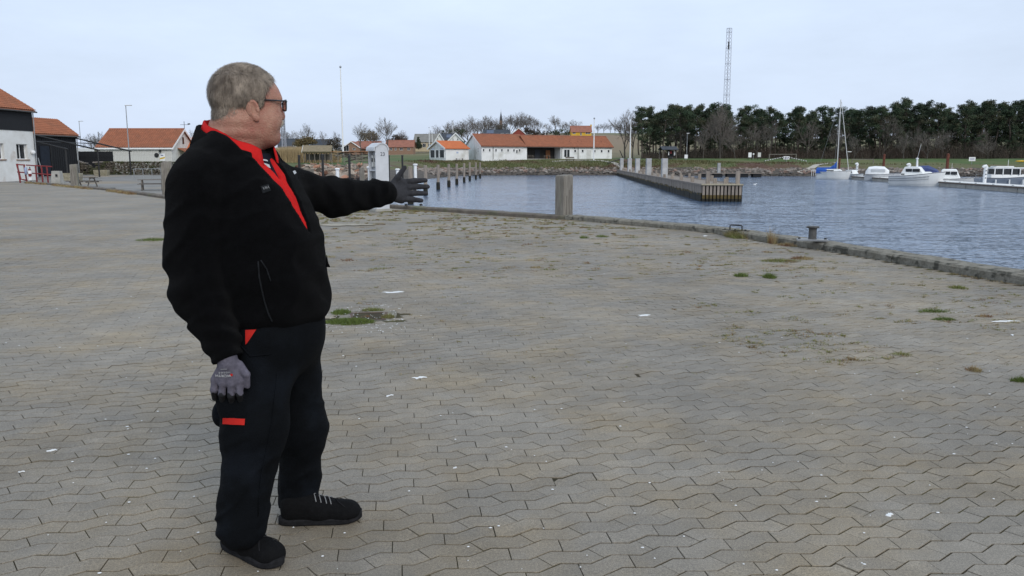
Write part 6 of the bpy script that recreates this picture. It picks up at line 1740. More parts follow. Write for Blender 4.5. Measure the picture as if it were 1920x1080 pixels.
# ================================================================== things on the quay
def quay_things():
    # -- service pillar number 23
    M['pillar_shell'] = mat('pillar_shell', (.56, .575, .60), (.47, .48, .50), 2.0, .45, .05, 30, spec=.4)
    M['ink'] = mat('ink', (.03, .032, .05), None, 5, .6)
    p = on_level(712, 395, 0)
    t = thing('service_pillar', 'grey round-topped power and water pillar numbered 23 at the quay edge', 'service pillar', (p.x, p.y, 0), R(33))
    hw, dp, H_ = .21, .27, 2.03
    def arch(w, z0, ztop, n=14):
        r = w; zc = ztop - r
        return [(-w, z0), (w, z0)] + [(r * math.cos(a), zc + r * math.sin(a)) for a in np.linspace(0, math.pi, n)]
    body = arch(hw, .0, H_)
    # shell as front and back walls plus roof, leaving the left side open for the cupboards
    for y in (-dp, dp - .04): MB().prism([(x, y, z) for x, z in body], (0, .04, 0)).build('end_wall', M['pillar_shell'], t)
    MB().box((hw - .02, 0, .9), (.038, 2 * dp - .08, 1.8)).build('side_wall', M['pillar_shell'], t)
    zc = H_ - hw; rings = []
    for a in np.linspace(-.05, math.pi + .12, 18):
        rings.append([Vector(((hw + e) * math.cos(a) - (.05 if a > 2.6 else 0), y, zc + (hw + e) * math.sin(a))) for e, y in ((.012, -dp - .03), (.012, dp + .03), (-.02, dp + .03), (-.02, -dp - .03))])
    MB().loft(rings).build('hood', M['pillar_shell'], t)
    MB().box((-.10, 0, 1.22), (.02, 2 * dp - .1, 1.15)).build('cupboard_back', M['galv'], t)
    MB().box((-hw + .02, 0, .32), (.038, 2 * dp - .08, .62)).build('lower_panel', M['pillar_shell'], t)
    MB().box((-.14, 0, 1.22), (.12, 2 * dp - .1, .04)).build('shelf', M['pillar_shell'], t)
    for yy in (-.12, .10):
        MB().box((-.13, yy, 1.50), (.05, .13, .34)).build('meter', M['off_white'], t)
        MB().box((-.16, yy, 1.53), (.01, .09, .12)).build('meter_glass', M['window_glass'], t)
    for yy in (-.14, 0, .14): MB().tube([(-.12, yy, .95), (-.19, yy, .93)], .035, 8).build('socket', M['black_metal'], t)
    MB().box((-hw - .004, 0, .60), (.012, .34, .10)).build('blue_sticker', M['sign_blue'], t)
    MB().bevbox((0, 0, .02), (2 * hw + .12, 2 * dp + .12, .10), .02).build('plinth', M['concrete'], t)
    o = put(bpy.data.objects.new('number', text_mesh('23', .155, M['ink'], 'number')), t)
    o.location = (0.02, -dp - .004, 1.70); o.rotation_euler = (R(90), 0, 0)
    # -- iron bollard on its plate
    p = on_level(1517, 452, .135)
    t = thing('iron_bollard', 'short dark iron bollard on the coping of the quay', 'bollard', (p.x + .06, p.y + .02, .137), -.25)
    MB().bevbox((0, 0, .016), (.50, .20, .03), .006).build('base_plate', M['galv'], t)
    MB().lathe([(.072, .03), (.066, .05), (.064, .20), (.072, .215), (.105, .222), (.108, .24), (.09, .252)], (0, 0, 0), 20).build('drum', M['dark_iron'], t)
    for sx in (-.21, .21):
        MB().lathe([(.022, .03), (.022, .05), (.012, .056)], (sx, 0, 0), 6).build('bolt', M['black_metal'], t)
    # -- ladder hoop on the coping
    p = on_level(1371, 433, .12)
    t = thing('ladder_hoop', 'low black steel hoop handle on the quay edge', 'handle', (p.x + .12, p.y + .10, .125), -.75)
    MB().tube([(-.13, 0, 0), (-.13, 0, .085), (-.115, 0, .10), (.115, 0, .10), (.13, 0, .085), (.13, 0, 0)], .014, 8).build('bar', M['black_metal'], t)
    for sx in (-.22, 0, .22): MB().lathe([(.024, 0), (.024, .02), (.012, .028)], (sx, -.03, 0), 6).build('bolt', M['black_metal'], t)
    MB().bevbox((0, 0, .004), (.56, .09, .012), .003).build('foot_plate', M['dark_iron'], t)
    for px, lb in ((755, 'small dark bolt head on the coping left of the pair below the hand'), (783, 'small dark bolt head on the coping right of the pair below the hand')):
        p = on_level(px, 386, .11); t = thing('bolt_head', lb, 'bolt', (p.x + .1, p.y + .05, .115)); MB().lathe([(.05, 0), (.05, .04), (.025, .06)], (0, 0, 0), 8).build('cap', M['black_metal'], t)
    # -- drain grate
    p = on_level(690, 592, 0)
    z = g0(p.x, p.y) - .004
    M['rust_iron'] = mat('rust_iron', (.13, .085, .06), (.075, .05, .038), 14, .8, .4, 60)
    t = thing('drain_grate', 'rusty iron drain grate sunk in the paving and ringed by grass', 'drain', (p.x, p.y, z), .1)
    fr = MB()
    for s in (-1, 1):
        fr.box((s * .16, 0, -.01), (.035, .40, .03)); fr.box((0, s * .19, -.0101), (.285, .03, .029))
    fr.build('frame', M['rust_iron'], t)
    for i in range(7): MB().box((-.12 + i * .04, 0, -.012), (.018, .345, .02)).build('bar', M['rust_iron'], t)
    MB().box((0, 0, -.05), (.30, .38, .02)).build('pit', M['bark'], t)
    cs = MB()
    for s in (-1, 1):
        cs.box((s * .225, 0, -.012), (.09, .52, .03)); cs.box((0, s * .235, -.0121), (.36, .05, .029))
    cs.build('surround', M['coping'], t)

    # -- grass and weeds
    M['grass_blade'] = mat('grass_blade', (.13, .155, .04), (.19, .185, .07), 9, .85, coord='World', c3=(.19, .145, .07), s3=3.0, t3=(.5, .64))
    M['dry_blade'] = mat('dry_blade', (.34, .26, .14), (.26, .21, .10), 7, .9, coord='World', c3=(.17, .085, .045), s3=3.0, t3=(.5, .62))
    M['green_blade'] = mat('green_blade', (.075, .115, .022), (.115, .145, .035), 12, .85, coord='World')
    r_ = np.random.default_rng(15)
    def blades(cx, cy, sx, sy, n, h, w=.004, lean=.5, zoff=0.0):
        a = r_.random(n) * 6.283; rr = np.sqrt(r_.random(n))
        x = cx + np.cos(a) * rr * sx; y = cy + np.sin(a) * rr * sy; z = G0(x, y) - .01 + zoff
        hh = h * (.45 + .75 * r_.random(n)) * (1.1 - .55 * rr); b = r_.random(n) * 6.283
        l = r_.normal(0, lean, (n, 2)) * hh[:, None]
        ww = w * (.7 + .6 * r_.random(n))
        p0 = np.stack([x - ww * np.cos(b), y - ww * np.sin(b), z], 1); p1 = np.stack([x + ww * np.cos(b), y + ww * np.sin(b), z], 1)
        p2 = np.stack([x + l[:, 0], y + l[:, 1], z + hh], 1)
        return np.stack([p0, p1, p2], 1).reshape(-1, 3)
    def tuft(px, py, wpx, dpx, n, h, m, label, name='grass_tuft', lean=.5, zoff=0.0, w=.004):
        p = on_level(px, py, zoff); mpp = math.hypot(p.y, CAMH) / 1500
        V = blades(p.x, p.y, wpx * mpp / 2, dpx * p.y ** 2 / (CAMH * 1500) / 2, n, h, w, lean, zoff)
        c = np.array([p.x, p.y, 0]); o = bpy.data.objects.new(name, np_mesh(name, V - c, np.arange(len(V)).reshape(-1, 3), m)); o.location = c
        put(o); tag(o, label, 'grass' if name == 'grass_tuft' else 'plant'); return o
    tuft(1443, 520, 24, 5, 420, .085, M['green_blade'], 'green grass tuft, right one of the pair below the grass line')
    tuft(1390, 517, 26, 4, 420, .07, M['green_blade'], 'green grass tuft, left one of the pair below the grass line')
    tuft(1462, 490, 76, 5, 900, .06, M['grass_blade'], 'long line of yellow-green grass in a paving joint')
    tuft(1503, 486, 40, 4, 500, .07, M['dry_blade'], 'brown end of the long grass line in the paving')
    tuft(1095, 446, 18, 3, 220, .07, M['green_blade'], 'small green grass tuft near the timber post, left of two')
    tuft(1129, 444, 24, 3, 260, .065, M['green_blade'], 'small green grass tuft near the timber post, right of two')
    tuft(1380, 444, 38, 7, 900, .20, M['grass_blade'], 'bushy brown-green weed against the quay coping by the hoop', 'coping_weed', .7)
    tuft(1398, 445, 26, 6, 500, .19, M['dry_blade'], 'brown half of the bushy weed against the quay coping', 'coping_weed', .7)
    tuft(1447, 456, 14, 4, 130, .36, M['dry_blade'], 'tall dry reed-like weed standing at the quay coping', 'coping_weed', .22)
    tuft(1477, 460, 34, 5, 420, .08, M['dry_blade'], 'low brown weed at the foot of the coping near the bollard', 'coping_weed', .6)
    tuft(286, 450, 62, 5, 900, .06, M['green_blade'], 'flat green grass patch just left of the man')
    tuft(1797, 539, 34, 6, 420, .05, M['grass_blade'], 'yellow-green grass tuft near the right quay edge')
    tuft(1750, 583, 60, 5, 520, .045, M['green_blade'], 'thin green grass strip in the paving on the right')
    tuft(1770, 598, 44, 4, 380, .045, M['green_blade'], 'green grass strip just below its neighbour on the right')
    tuft(1845, 592, 34, 4, 240, .04, M['dry_blade'], 'brown grass strip left of the white scrap')
    tuft(1912, 714, 30, 6, 300, .05, M['green_blade'], 'green tuft at the right edge of the picture')
    tuft(1826, 694, 26, 8, 240, .05, M['dry_blade'], 'rusty brown weed on the right-hand paving')
    tuft(1690, 664, 44, 5, 260, .03, M['grass_blade'], 'faint yellow moss strip in the right-hand paving')
    tuft(655, 604, 96, 12, 2600, .05, M['green_blade'], 'green grass in front of the drain grate')
    tuft(640, 586, 34, 10, 700, .055, M['green_blade'], 'green grass left of the drain grate')
    tuft(728, 594, 24, 6, 400, .05, M['grass_blade'], 'dry grass right of the drain grate')
    tuft(700, 581, 44, 4, 400, .05, M['grass_blade'], 'dry grass strip behind the drain grate')
    # weeds growing in the joints, one mass
    u = np.array([.949, .316]); parts = {0: [], 1: []}
    for i in range(3800):
        px = r_.uniform(560, 1900); py = 395 + 320 * r_.random() ** 2.7
        if px > 1340 and py < 440 + (px - 1340) * .19: continue
        p = on_level(px, py, 0)
        if p.x > clip_right(p.y) - .2: continue
        den = .5 + .9 * vnoise(p.x * .35, p.y * .35, 4, 2)
        if r_.random() > den * (1.25 if py < 520 else .55): continue
        far = min(1.6, max(.55, p.y / 13)); L = r_.uniform(.04, .38) * far; k = int(5 + L * 60)
        dirv = u if r_.random() < .75 else np.array([.12, -.99]) * .4
        q = (r_.random((k, 1)) - .5) * L * dirv + np.array([p.x, p.y]) + r_.normal(0, .008, (k, 2))
        h = r_.uniform(.012, .036) * far
        for a in q: parts[0 if r_.random() < .5 else 1].append(blades(a[0], a[1], .015, .013, 7, h, .006, .9))
    for i in range(600):
        px = r_.uniform(1300, 1915); py = r_.uniform(470, 720); p = on_level(px, py, 0)
        if p.x > clip_right(p.y) - .15 or vnoise(p.x * .8, p.y * .8, 14, 2) < .05: continue
        L = r_.uniform(.03, .26); k = int(4 + L * 70); q = (r_.random((k, 1)) - .5) * L * (u if r_.random() < .7 else np.array([.12, -.99]) * .4) + np.array([p.x, p.y]) + r_.normal(0, .005, (k, 2))
        for a in q: parts[0 if r_.random() < .6 else 1].append(blades(a[0], a[1], .010, .009, 6, r_.uniform(.012, .034), .005, .9))
    for i in range(230):                                 # low patches nearer the coping
        px = r_.uniform(600, 1560); py = 398 + 110 * r_.random() ** 1.4; p = on_level(px, py, 0)
        if p.x > clip_right(p.y) - .25: continue
        parts[0 if r_.random() < .45 else 1].append(blades(p.x, p.y, r_.uniform(.05, .20), r_.uniform(.04, .12), int(r_.uniform(40, 130)), r_.uniform(.015, .045), .006, .9))
    for i in range(130):
        px = r_.uniform(0, 320) ; py = r_.uniform(360, 520); p = on_level(px, py, 0)
        L = r_.uniform(.1, .5); k = int(6 + L * 40)
        q = (r_.random((k, 1)) - .5) * L * u + np.array([p.x, p.y])
        if r_.random() < .5:
            for a in q: parts[1].append(blades(a[0], a[1], .02, .02, 4, .02, .006, .8))
    for k, m, lb in ((0, M['grass_blade'], 'thin yellow-green weeds in the paving joints'), (1, M['dry_blade'], 'thin brown weeds in the paving joints')):
        V = np.concatenate(parts[k]); tag(put(bpy.data.objects.new('joint_weeds', np_mesh('joint_weeds', V, np.arange(len(V)).reshape(-1, 3), m))), lb, 'weeds', kind='stuff')
    # dry grass along the inner side of the far-left coping
    acc = []
    for (a, b) in zip(EDGE[9:13], EDGE[10:14]):
        for s in np.linspace(0, 1, 60):
            if vnoise(s * 7 + a[0], a[1], 2, 2) < -.05: continue
            q = np.array(a) * (1 - s) + np.array(b) * s + r_.normal(0, .05, 2) + np.array([-.12, -.12])
            acc.append(blades(q[0], q[1], .16, .10, 70, .16, .011, .5))
    V = np.concatenate(acc); tag(put(bpy.data.objects.new('coping_grass', np_mesh('coping_grass', V, np.arange(len(V)).reshape(-1, 3), M['dry_blade']))), 'dry grass along the foot of the left coping', 'grass', kind='stuff')
    acc = []
    for (a, b) in zip(EDGE[2:7], EDGE[3:8]):
        for s in np.linspace(0, 1, 30):
            if r_.random() < .55: continue
            q = np.array(a) * (1 - s) + np.array(b) * s + np.array([-.06, -.04]); acc.append(blades(q[0], q[1], .10, .05, 22, .03, .004, .7))
    V = np.concatenate(acc); tag(put(bpy.data.objects.new('coping_moss', np_mesh('coping_moss', V, np.arange(len(V)).reshape(-1, 3), M['dry_blade']))), 'brown weeds at the foot of the right coping', 'weeds', kind='stuff')
    # -- litter and droppings
    M['scrap'] = mat('scrap', (.74, .74, .73), (.62, .62, .61), 30, .8)
    def scrap(px, py, wpx, dpx, label, cat='scrap', seed=0, name='white_scrap'):
        p = on_level(px, py, 0); mpp = math.hypot(p.y, CAMH) / 1500; rs = np.random.default_rng(seed + int(px))
        sx, sy = wpx * mpp / 2, dpx * p.y ** 2 / (CAMH * 1500) / 2; n = 16; z = g0(p.x, p.y)
        ring = [(sx * math.cos(a) * rs.uniform(.45, 1.1), (sy * math.sin(a) * rs.uniform(.2, 1.2) + sy * .5 * math.sin(3 * math.cos(a))), 0) for a in np.linspace(0, 6.283, n, endpoint=False)]
        m = MB(); m.loft([[Vector(q) + Vector((0, 0, .0015)) for q in ring], [Vector(q) * .8 + Vector((0, 0, .005)) for q in ring]])
        o = m.build(name, M['scrap'], None, loc=(p.x, p.y, z)); o.rotation_euler.z = rs.normal(0, .08); tag(o, label, cat); return o
    scrap(740, 546, 52, 3, 'long torn white streak on the paving right of the jacket')
    scrap(1886, 601, 68, 3, 'long white strip lying at the right edge of the paving')
    scrap(97, 846, 22, 5, 'folded white scrap on the paving, left of the man')
    scrap(40, 886, 13, 3, 'tiny white scrap at the lower left edge')
    scrap(1208, 590, 26, 4, 'pale crumpled scrap in the middle of the paving')
    scrap(786, 708, 28, 5, 'faint white smear on the paving right of the trousers')
    scrap(731, 742, 14, 5, 'small white dropping on the paving by the trousers')
    scrap(853, 878, 9, 5, 'small white dropping in the lower middle of the paving')
    scrap(1668, 966, 18, 7, 'pale dropping on the lower right paving')
    scrap(1322, 442, 11, 2, 'white flake near the coping left of the bushy weed')
    scrap(1898, 627, 8, 3, 'bluish flake below the long white strip')
    acc, fc = [], []; k = 0
    for i in range(420):
        px, py = r_.uniform(0, 1920), 400 + 680 * r_.random() ** 1.3; p = on_level(px, py, 0)
        if p.x > clip_right(p.y) - .1: continue
        if i % 3 == 0: 
            q = on_level(r_.uniform(600, 760), r_.uniform(570, 625), 0); p = q
        s = r_.uniform(.0015, .0055) * (1 + p.y * .06); z = g0(p.x, p.y) + .003
        for a in np.linspace(0, 6.283, 6, endpoint=False): acc.append((p.x + s * 1.4 * math.cos(a) * r_.uniform(.6, 1.1), p.y + s * math.sin(a), z))
        acc.append((p.x, p.y, z + .003)); b0 = 7 * k; fc += [(b0 + j, b0 + (j + 1) % 6, b0 + 6) for j in range(6)]; k += 1
    tag(put(bpy.data.objects.new('shell_fragments', np_mesh('shell_fragments', acc, fc, M['scrap']))), 'scattered white shell fragments on the paving', 'fragments', kind='stuff')
    # spilled sand
    M['sand'] = mat('sand', (.34, .305, .245), (.25, .225, .18), 3, .95, .2, 30, coord='World')
    p = on_level(648, 421, 0); rs = np.random.default_rng(3); ring = [(.85 * math.cos(a) * rs.uniform(.6, 1.1), .4 * math.sin(a) * rs.uniform(.6, 1.2), 0) for a in np.linspace(0, 6.283, 30, endpoint=False)]
    z = max(g0(p.x + a, p.y + b) for a in (-1, 0, 1) for b in (-.5, 0, .5))
    m = MB(); m.loft([[Vector(q) + Vector((0, 0, .0)) for q in ring], [Vector(q) * .7 + Vector((0, 0, .008)) for q in ring]]); o = m.build('sand_patch', M['sand'], None, loc=(p.x, p.y, z + .001)); tag(o, 'pale patch of spilled sand on the quay below the arm', 'sand', kind='stuff')
quay_things()
# ================================================================== the man
class Field:
    def __init__(s, lo, hi, h):
        s.lo = np.array(lo, dtype=np.float64); s.h = h
        n = np.ceil((np.array(hi) - s.lo) / h).astype(int) + 1
        s.X = (s.lo[0] + h * np.arange(n[0]))[:, None, None].astype(np.float32)
        s.Y = (s.lo[1] + h * np.arange(n[1]))[None, :, None].astype(np.float32)
        s.Z = (s.lo[2] + h * np.arange(n[2]))[None, None, :].astype(np.float32)
        s.n = n
    def cap(s, a, b, ra, rb):
        a = np.array(a, dtype=np.float32); b = np.array(b, dtype=np.float32); d = b - a
        px, py, pz = s.X - a[0], s.Y - a[1], s.Z - a[2]
        t = np.clip((px * d[0] + py * d[1] + pz * d[2]) / float(d @ d), 0, 1)
        return np.sqrt((px - t * d[0]) ** 2 + (py - t * d[1]) ** 2 + (pz - t * d[2]) ** 2) - (ra + (rb - ra) * t)
    def ell(s, c, r, Rm=None):
        px, py, pz = s.X - c[0], s.Y - c[1], s.Z - c[2]
        if Rm is not None:
            Rm = np.array(Rm, dtype=np.float32)
            px, py, pz = (Rm[0, 0] * px + Rm[1, 0] * py + Rm[2, 0] * pz,
                          Rm[0, 1] * px + Rm[1, 1] * py + Rm[2, 1] * pz,
                          Rm[0, 2] * px + Rm[1, 2] * py + Rm[2, 2] * pz)
        k0 = np.sqrt((px / r[0]) ** 2 + (py / r[1]) ** 2 + (pz / r[2]) ** 2)
        k1 = np.sqrt((px / r[0] ** 2) ** 2 + (py / r[1] ** 2) ** 2 + (pz / r[2] ** 2) ** 2) + 1e-6
        return k0 * (k0 - 1) / k1
    def nets(s, Fv):
        Fv = np.ascontiguousarray(np.broadcast_to(Fv, tuple(s.n)), dtype=np.float32)
        neg = Fv < 0
        nx, ny, nz = s.n
        cnt = np.zeros((nx - 1, ny - 1, nz - 1), dtype=np.int8)
        for i in (0, 1):
            for j in (0, 1):
                for k in (0, 1):
                    cnt += neg[i:nx - 1 + i, j:ny - 1 + j, k:nz - 1 + k]
        act = (cnt > 0) & (cnt < 8)
        I, J, K = np.nonzero(act)
        idx = -np.ones(act.shape, dtype=np.int64); idx[I, J, K] = np.arange(len(I))
        acc = np.zeros((len(I), 3)); num = np.zeros(len(I))
        cs = [(i, j, k) for i in (0, 1) for j in (0, 1) for k in (0, 1)]
        val = {c: Fv[I + c[0], J + c[1], K + c[2]] for c in cs}
        for c in cs:
            for ax in range(3):
                if c[ax] == 0:
                    e = list(c); e[ax] = 1; e = tuple(e)
                    f0, f1 = val[c], val[e]
                    m = (f0 < 0) != (f1 < 0)
                    t = np.where(m, f0 / np.where(m, f0 - f1, 1), 0)
                    p = np.zeros((len(I), 3)); p[:] = c; p[:, ax] += t
                    acc += p * m[:, None]; num += m
        V = s.lo + s.h * (np.stack([I, J, K], 1) + acc / num[:, None])
        quads = []
        for ax in range(3):
            a1, a2 = (ax + 1) % 3, (ax + 2) % 3
            sl0 = [slice(None)] * 3; sl1 = [slice(None)] * 3
            sl0[ax] = slice(0, s.n[ax] - 1); sl1[ax] = slice(1, s.n[ax])
            n0, n1 = neg[tuple(sl0)], neg[tuple(sl1)]
            ch = n0 != n1
            E = np.stack(np.nonzero(ch), 1)
            ok = (E[:, a1] > 0) & (E[:, a2] > 0) & (E[:, a1] < s.n[a1] - 1) & (E[:, a2] < s.n[a2] - 1)
            E = E[ok]
            flip = n0[E[:, 0], E[:, 1], E[:, 2]]
            def cell(d1, d2):
                q = E.copy(); q[:, a1] += d1; q[:, a2] += d2
                return idx[q[:, 0], q[:, 1], q[:, 2]]
            Q = np.stack([cell(-1, -1), cell(0, -1), cell(0, 0), cell(-1, 0)], 1)
            Q[~flip] = Q[~flip][:, ::-1]
            quads.append(Q)
        return V, np.concatenate(quads)
def smin(a, b, k):
    h = np.clip(0.5 + 0.5 * (b - a) / k, 0, 1)
    return b + (a - b) * h - k * h * (1 - h)
def smax(a, b, k): return -smin(-a, -b, k)
def smooth_verts(V, Q, it=2, f=0.5):
    for _ in range(it):
        S = np.zeros_like(V); N = np.zeros(len(V))
        for i in range(4):
            a, b = Q[:, i], Q[:, (i + 1) % 4]
            np.add.at(S, a, V[b]); np.add.at(S, b, V[a]); np.add.at(N, a, 1); np.add.at(N, b, 1)
        V = V + f * (S / np.maximum(N, 1)[:, None] - V)
    return V

MM = {}
MM['skin'] = mat('skin', (0.40, 0.215, 0.15), (0.33, 0.155, 0.108), 26, 0.6, 0.3, 160, spec=0.3, sss=0.08, c3=(0.34, 0.115, 0.085), s3=9, t3=(0.46, 0.66))
MM['hair'] = mat('hair', (0.095, 0.070, 0.050), (0.34, 0.275, 0.21), 24, 0.55, spec=0.4, stretch=(1, 1, 0.6))
MM['hair_root'] = mat('hair_root', (0.12, 0.095, 0.076), (0.19, 0.155, 0.125), 30, 0.8)
MM['moustache'] = mat('moustache', (0.42, 0.36, 0.28), (0.34, 0.28, 0.21), 60, 0.8)
MM['fleece'] = mat('fleece', (0.0030, 0.0030, 0.0034), (0.0020, 0.0020, 0.0023), 40, 1.0, 0.5, 420, spec=0.03, sheen=0.02)
MM['fleece_grey'] = mat('fleece_grey', (0.016, 0.017, 0.019), (0.011, 0.012, 0.013), 40, 1.0, 0.4, 300, spec=0.1)
MM['red_cloth'] = mat('red_cloth', (0.52, 0.014, 0.012), (0.42, 0.010, 0.010), 14, 0.85, 0.25, 90, spec=0.15)
MM['red_trim'] = mat('red_trim', (0.48, 0.018, 0.012), (0.40, 0.014, 0.010), 30, 0.8, spec=0.2)
MM['navy_shirt'] = mat('navy_shirt', (0.010, 0.011, 0.018), (0.007, 0.008, 0.013), 30, 0.95, spec=0.1)
MM['trousers'] = mat('trousers', (0.0030, 0.0038, 0.0052), (0.0020, 0.0026, 0.0035), 12, 0.85, 0.3, 260, spec=0.10, c3=(0.0056, 0.0073, 0.0105), s3=5, t3=(0.5, 0.65))
MM['shoe_black'] = mat('shoe_black', (0.0065, 0.0065, 0.007), (0.0045, 0.0045, 0.005), 60, 0.85, 0.3, 400, spec=0.1)
MM['shoe_grey'] = mat('shoe_grey', (0.022, 0.022, 0.024), (0.012, 0.012, 0.013), 40, 0.9, spec=0.1)
MM['shoe_navy'] = mat('shoe_navy', (0.015, 0.022, 0.06), None, 40, 0.8)
MM['shoe_lace'] = mat('shoe_lace', (0.22, 0.22, 0.22), None, 40, 0.8)
MM['lace'] = mat('lace', (0.5, 0.5, 0.5), None, 40, 0.8)
MM['glove_grey'] = mat('glove_grey', (0.135, 0.125, 0.155), (0.095, 0.088, 0.11), 90, 0.95, 0.3, 500, spec=0.1)
MM['glove_black'] = mat('glove_black', (0.018, 0.019, 0.021), (0.011, 0.011, 0.012), 60, 0.8, 0.3, 300, spec=0.2)
MM['glove_dark'] = mat('glove_dark', (0.042, 0.042, 0.047), (0.026, 0.026, 0.029), 40, 0.9, 0.2, 300, spec=0.15)
MM['logo_thread'] = mat('logo_thread', (0.2, 0.2, 0.2), None, 40, 0.9)
MM['frame'] = mat('frame', (0.02, 0.02, 0.024), None, 40, 0.35, spec=0.5)
gl = bpy.data.materials.new('lens'); gl.use_nodes = True
_b = gl.node_tree.nodes['Principled BSDF']
_b.inputs['Base Color'].default_value = (0.95, 0.93, 0.94, 1); _b.inputs['Roughness'].default_value = 0.02
_b.inputs['Transmission Weight'].default_value = 1.0; _b.inputs['IOR'].default_value = 1.06
MM['lens'] = gl

def build_person():
    YB = 2.95
    W = at_dist
    phi = R(-18)
    fx, fy = math.cos(phi), math.sin(phi)              # the way his chest faces
    lx, ly = -fy, fx                                   # towards his left shoulder
    rows = [(232, 402, 478, .085), (245, 393, 486, .10), (270, 370, 500, .155), (300, 352, 516, .195), (330, 345, 540, .215),
            (360, 343, 560, .225), (400, 345, 583, .232), (430, 347, 596, .236), (460, 350, 604, .24), (500, 356, 611, .24),
            (560, 368, 615, .235), (590, 378, 612, .228), (625, 390, 603, .22), (660, 400, 596, .21)]
    zs, cx, aa, bb = [], [], [], []
    for y, l, m_, b in rows:
        pm, pl = W(m_, y, YB + 0.0), W(l, y, YB)
        zs.append(W(450, y, YB).z); c = (pl.x + pm.x) / 2
        cx.append(c); aa.append((pm.x - pl.x) / 2 / fx); bb.append(b)
    o_ = np.argsort(zs); zs = np.array(zs)[o_]; cx = np.array(cx)[o_]; aa = np.array(aa)[o_]; bb = np.array(bb)[o_]
    zf = np.linspace(zs[0], zs[-1], 200)
    def sm(a):
        q = np.interp(zf, zs, a); k = np.ones(13) / 13
        return np.convolve(np.pad(q, 6, mode='edge'), k, mode='valid')
    cxf, aaf, bbf = sm(cx), sm(aa), sm(bb)
    def zrow(py): return W(450, py, YB).z
    def torso(G, shrink=0.0):
        c = np.interp(G.Z, zf, cxf); a = np.interp(G.Z, zf, aaf) - shrink; b = np.interp(G.Z, zf, bbf) - shrink
        dx, dy = G.X - c, G.Y - YB
        u, v = dx * fx + dy * fy, dx * lx + dy * ly
        k = np.sqrt((u / a) ** 2 + (v / b) ** 2)
        d = (k - 1) * np.minimum(a, b) * 0.9
        ang = np.arctan2(v, u)
        rad = np.sqrt(u * u + v * v)
        return d, ang, rad, u, v
    # joints
    shR, elR, wrR = W(383, 333, 2.80), W(376, 545, 2.74), W(424, 662, 2.69)
    shL, elL, wrL = W(520, 350, 3.12), W(628, 370, 3.32), W(722, 362, 3.46)
    hem_z = W(450, 621, 2.74).z
    cam_z = None
    # ---------------------------------------------------------------- jacket
    G = Field((-1.42, 2.42, 0.74), (-0.42, 3.68, 1.66), 0.0065)
    d, ang, rad, u, v = torso(G)
    armR = smin(G.cap(shR, elR, 0.100, 0.100), G.cap(elR, wrR, 0.098, 0.062), 0.04)
    bulge = G.cap(W(372, 350, 2.78), W(360, 480, 2.75), 0.098, 0.092)
    armR = smin(armR, bulge, 0.04)
    armL = smin(G.cap(shL, elL, 0.092, 0.068), G.cap(elL, wrL, 0.068, 0.056), 0.06)
    # sleeve folds
    sR = (G.Z - wrR.z); sf = np.sin(sR * 95 + 9 * (G.X + 0.9) + 3 * np.sin(G.Y * 21)) * np.exp(-((sR - 0.06) / 0.10) ** 2) * 0.0045
    sf = sf + np.sin(sR * 60 - 25 * G.X + 12 * G.Y) * np.exp(-((G.Z - elR.z) / 0.10) ** 2) * 0.003
    armR = armR + sf
    sL = (G.X - elL.x)
    armL = armL + np.sin(sL * 85 + 30 * (G.Z - elL.z) + 14 * G.Y) * 0.0022 * np.exp(-(sL / 0.13) ** 2) + np.sin((G.X - wrL.x) * 120 + 20 * G.Z) * np.exp(-((G.X - wrL.x + 0.03) / 0.05) ** 2) * 0.003
    body = d + 0.004 * np.sin(G.Z * 33 + 5 * ang + 2 * np.sin(3 * ang)) * np.exp(-((G.Z - hem_z - 0.10) / 0.14) ** 2)
    body = body + 0.0025 * np.sin(G.Z * 15 - 5 * ang)
    jn = vnoise(6.0 * G.X + 4.0 * G.Y, 10.0 * G.Z - 6.0 * G.X + 3.0 * G.Y, 51, 2).astype(np.float32)
    jf = -0.009 * np.clip(0.5 - np.abs(jn) * 2.4, -0.4, 0.5)
    body = body + jf * 0.8
    armR = armR + jf * 1.1; armL = armL + jf
    # elastic hem draws in a little
    body = body + 0.018 * np.exp(-((G.Z - hem_z) / 0.022) ** 2)
    body = smax(body, hem_z - G.Z, 0.008)
    jk = smin(body, armL, 0.07)
    # cuffs end cleanly, with the elastic drawn in
    nR = (wrR - elR).normalized()
    past = (G.X - wrR.x) * nR.x + (G.Y - wrR.y) * nR.y + (G.Z - wrR.z) * nR.z
    armR = smax(armR + 0.006 * np.exp(-((past + 0.005) / 0.012) ** 2), past - 0.022, 0.006)
    jk = smin(jk, armR, 0.014)
    # front opening
    wj = np.interp(G.Z, [zrow(436), zrow(400), zrow(350), zrow(300), zrow(270), zrow(240)], [0.0, 0.065, 0.15, 0.38, 0.8, 1.3])
    wedge = (np.abs(ang + 0.05) - wj) * np.maximum(rad, 0.03)
    keep = np.maximum(wedge, -(d + 0.030))
    keep = np.where(G.Z > zrow(437), keep, 1.0)
    jk = np.maximum(jk, -keep)
    jk = smax(jk, G.Z - zrow(243) + 0.35 * (u + 0.02), 0.01)
    V, Q = G.nets(jk)
    V = smooth_verts(V, Q, 1, 0.4)
    me_jacket = np_mesh('jacket', V, Q, MM['fleece'], True)
    # ---------------------------------------------------------------- shirt, t-shirt, body
    G2 = Field((-1.30, 2.62, 1.0), (-0.55, 3.30, 1.66), 0.007)
    d2, ang2, rad2, u2, v2 = torso(G2, 0.014)
    ws = np.interp(G2.Z, [zrow(340), zrow(318), zrow(290), zrow(262), zrow(240)], [0.0, 0.10, 0.28, 0.5, 0.8])
    wd = (np.abs(ang2 + 0.02) - ws) * np.maximum(rad2, 0.03)
    wd = np.where(G2.Z > zrow(341), np.maximum(wd, -(d2 + 0.022)), 1.0)
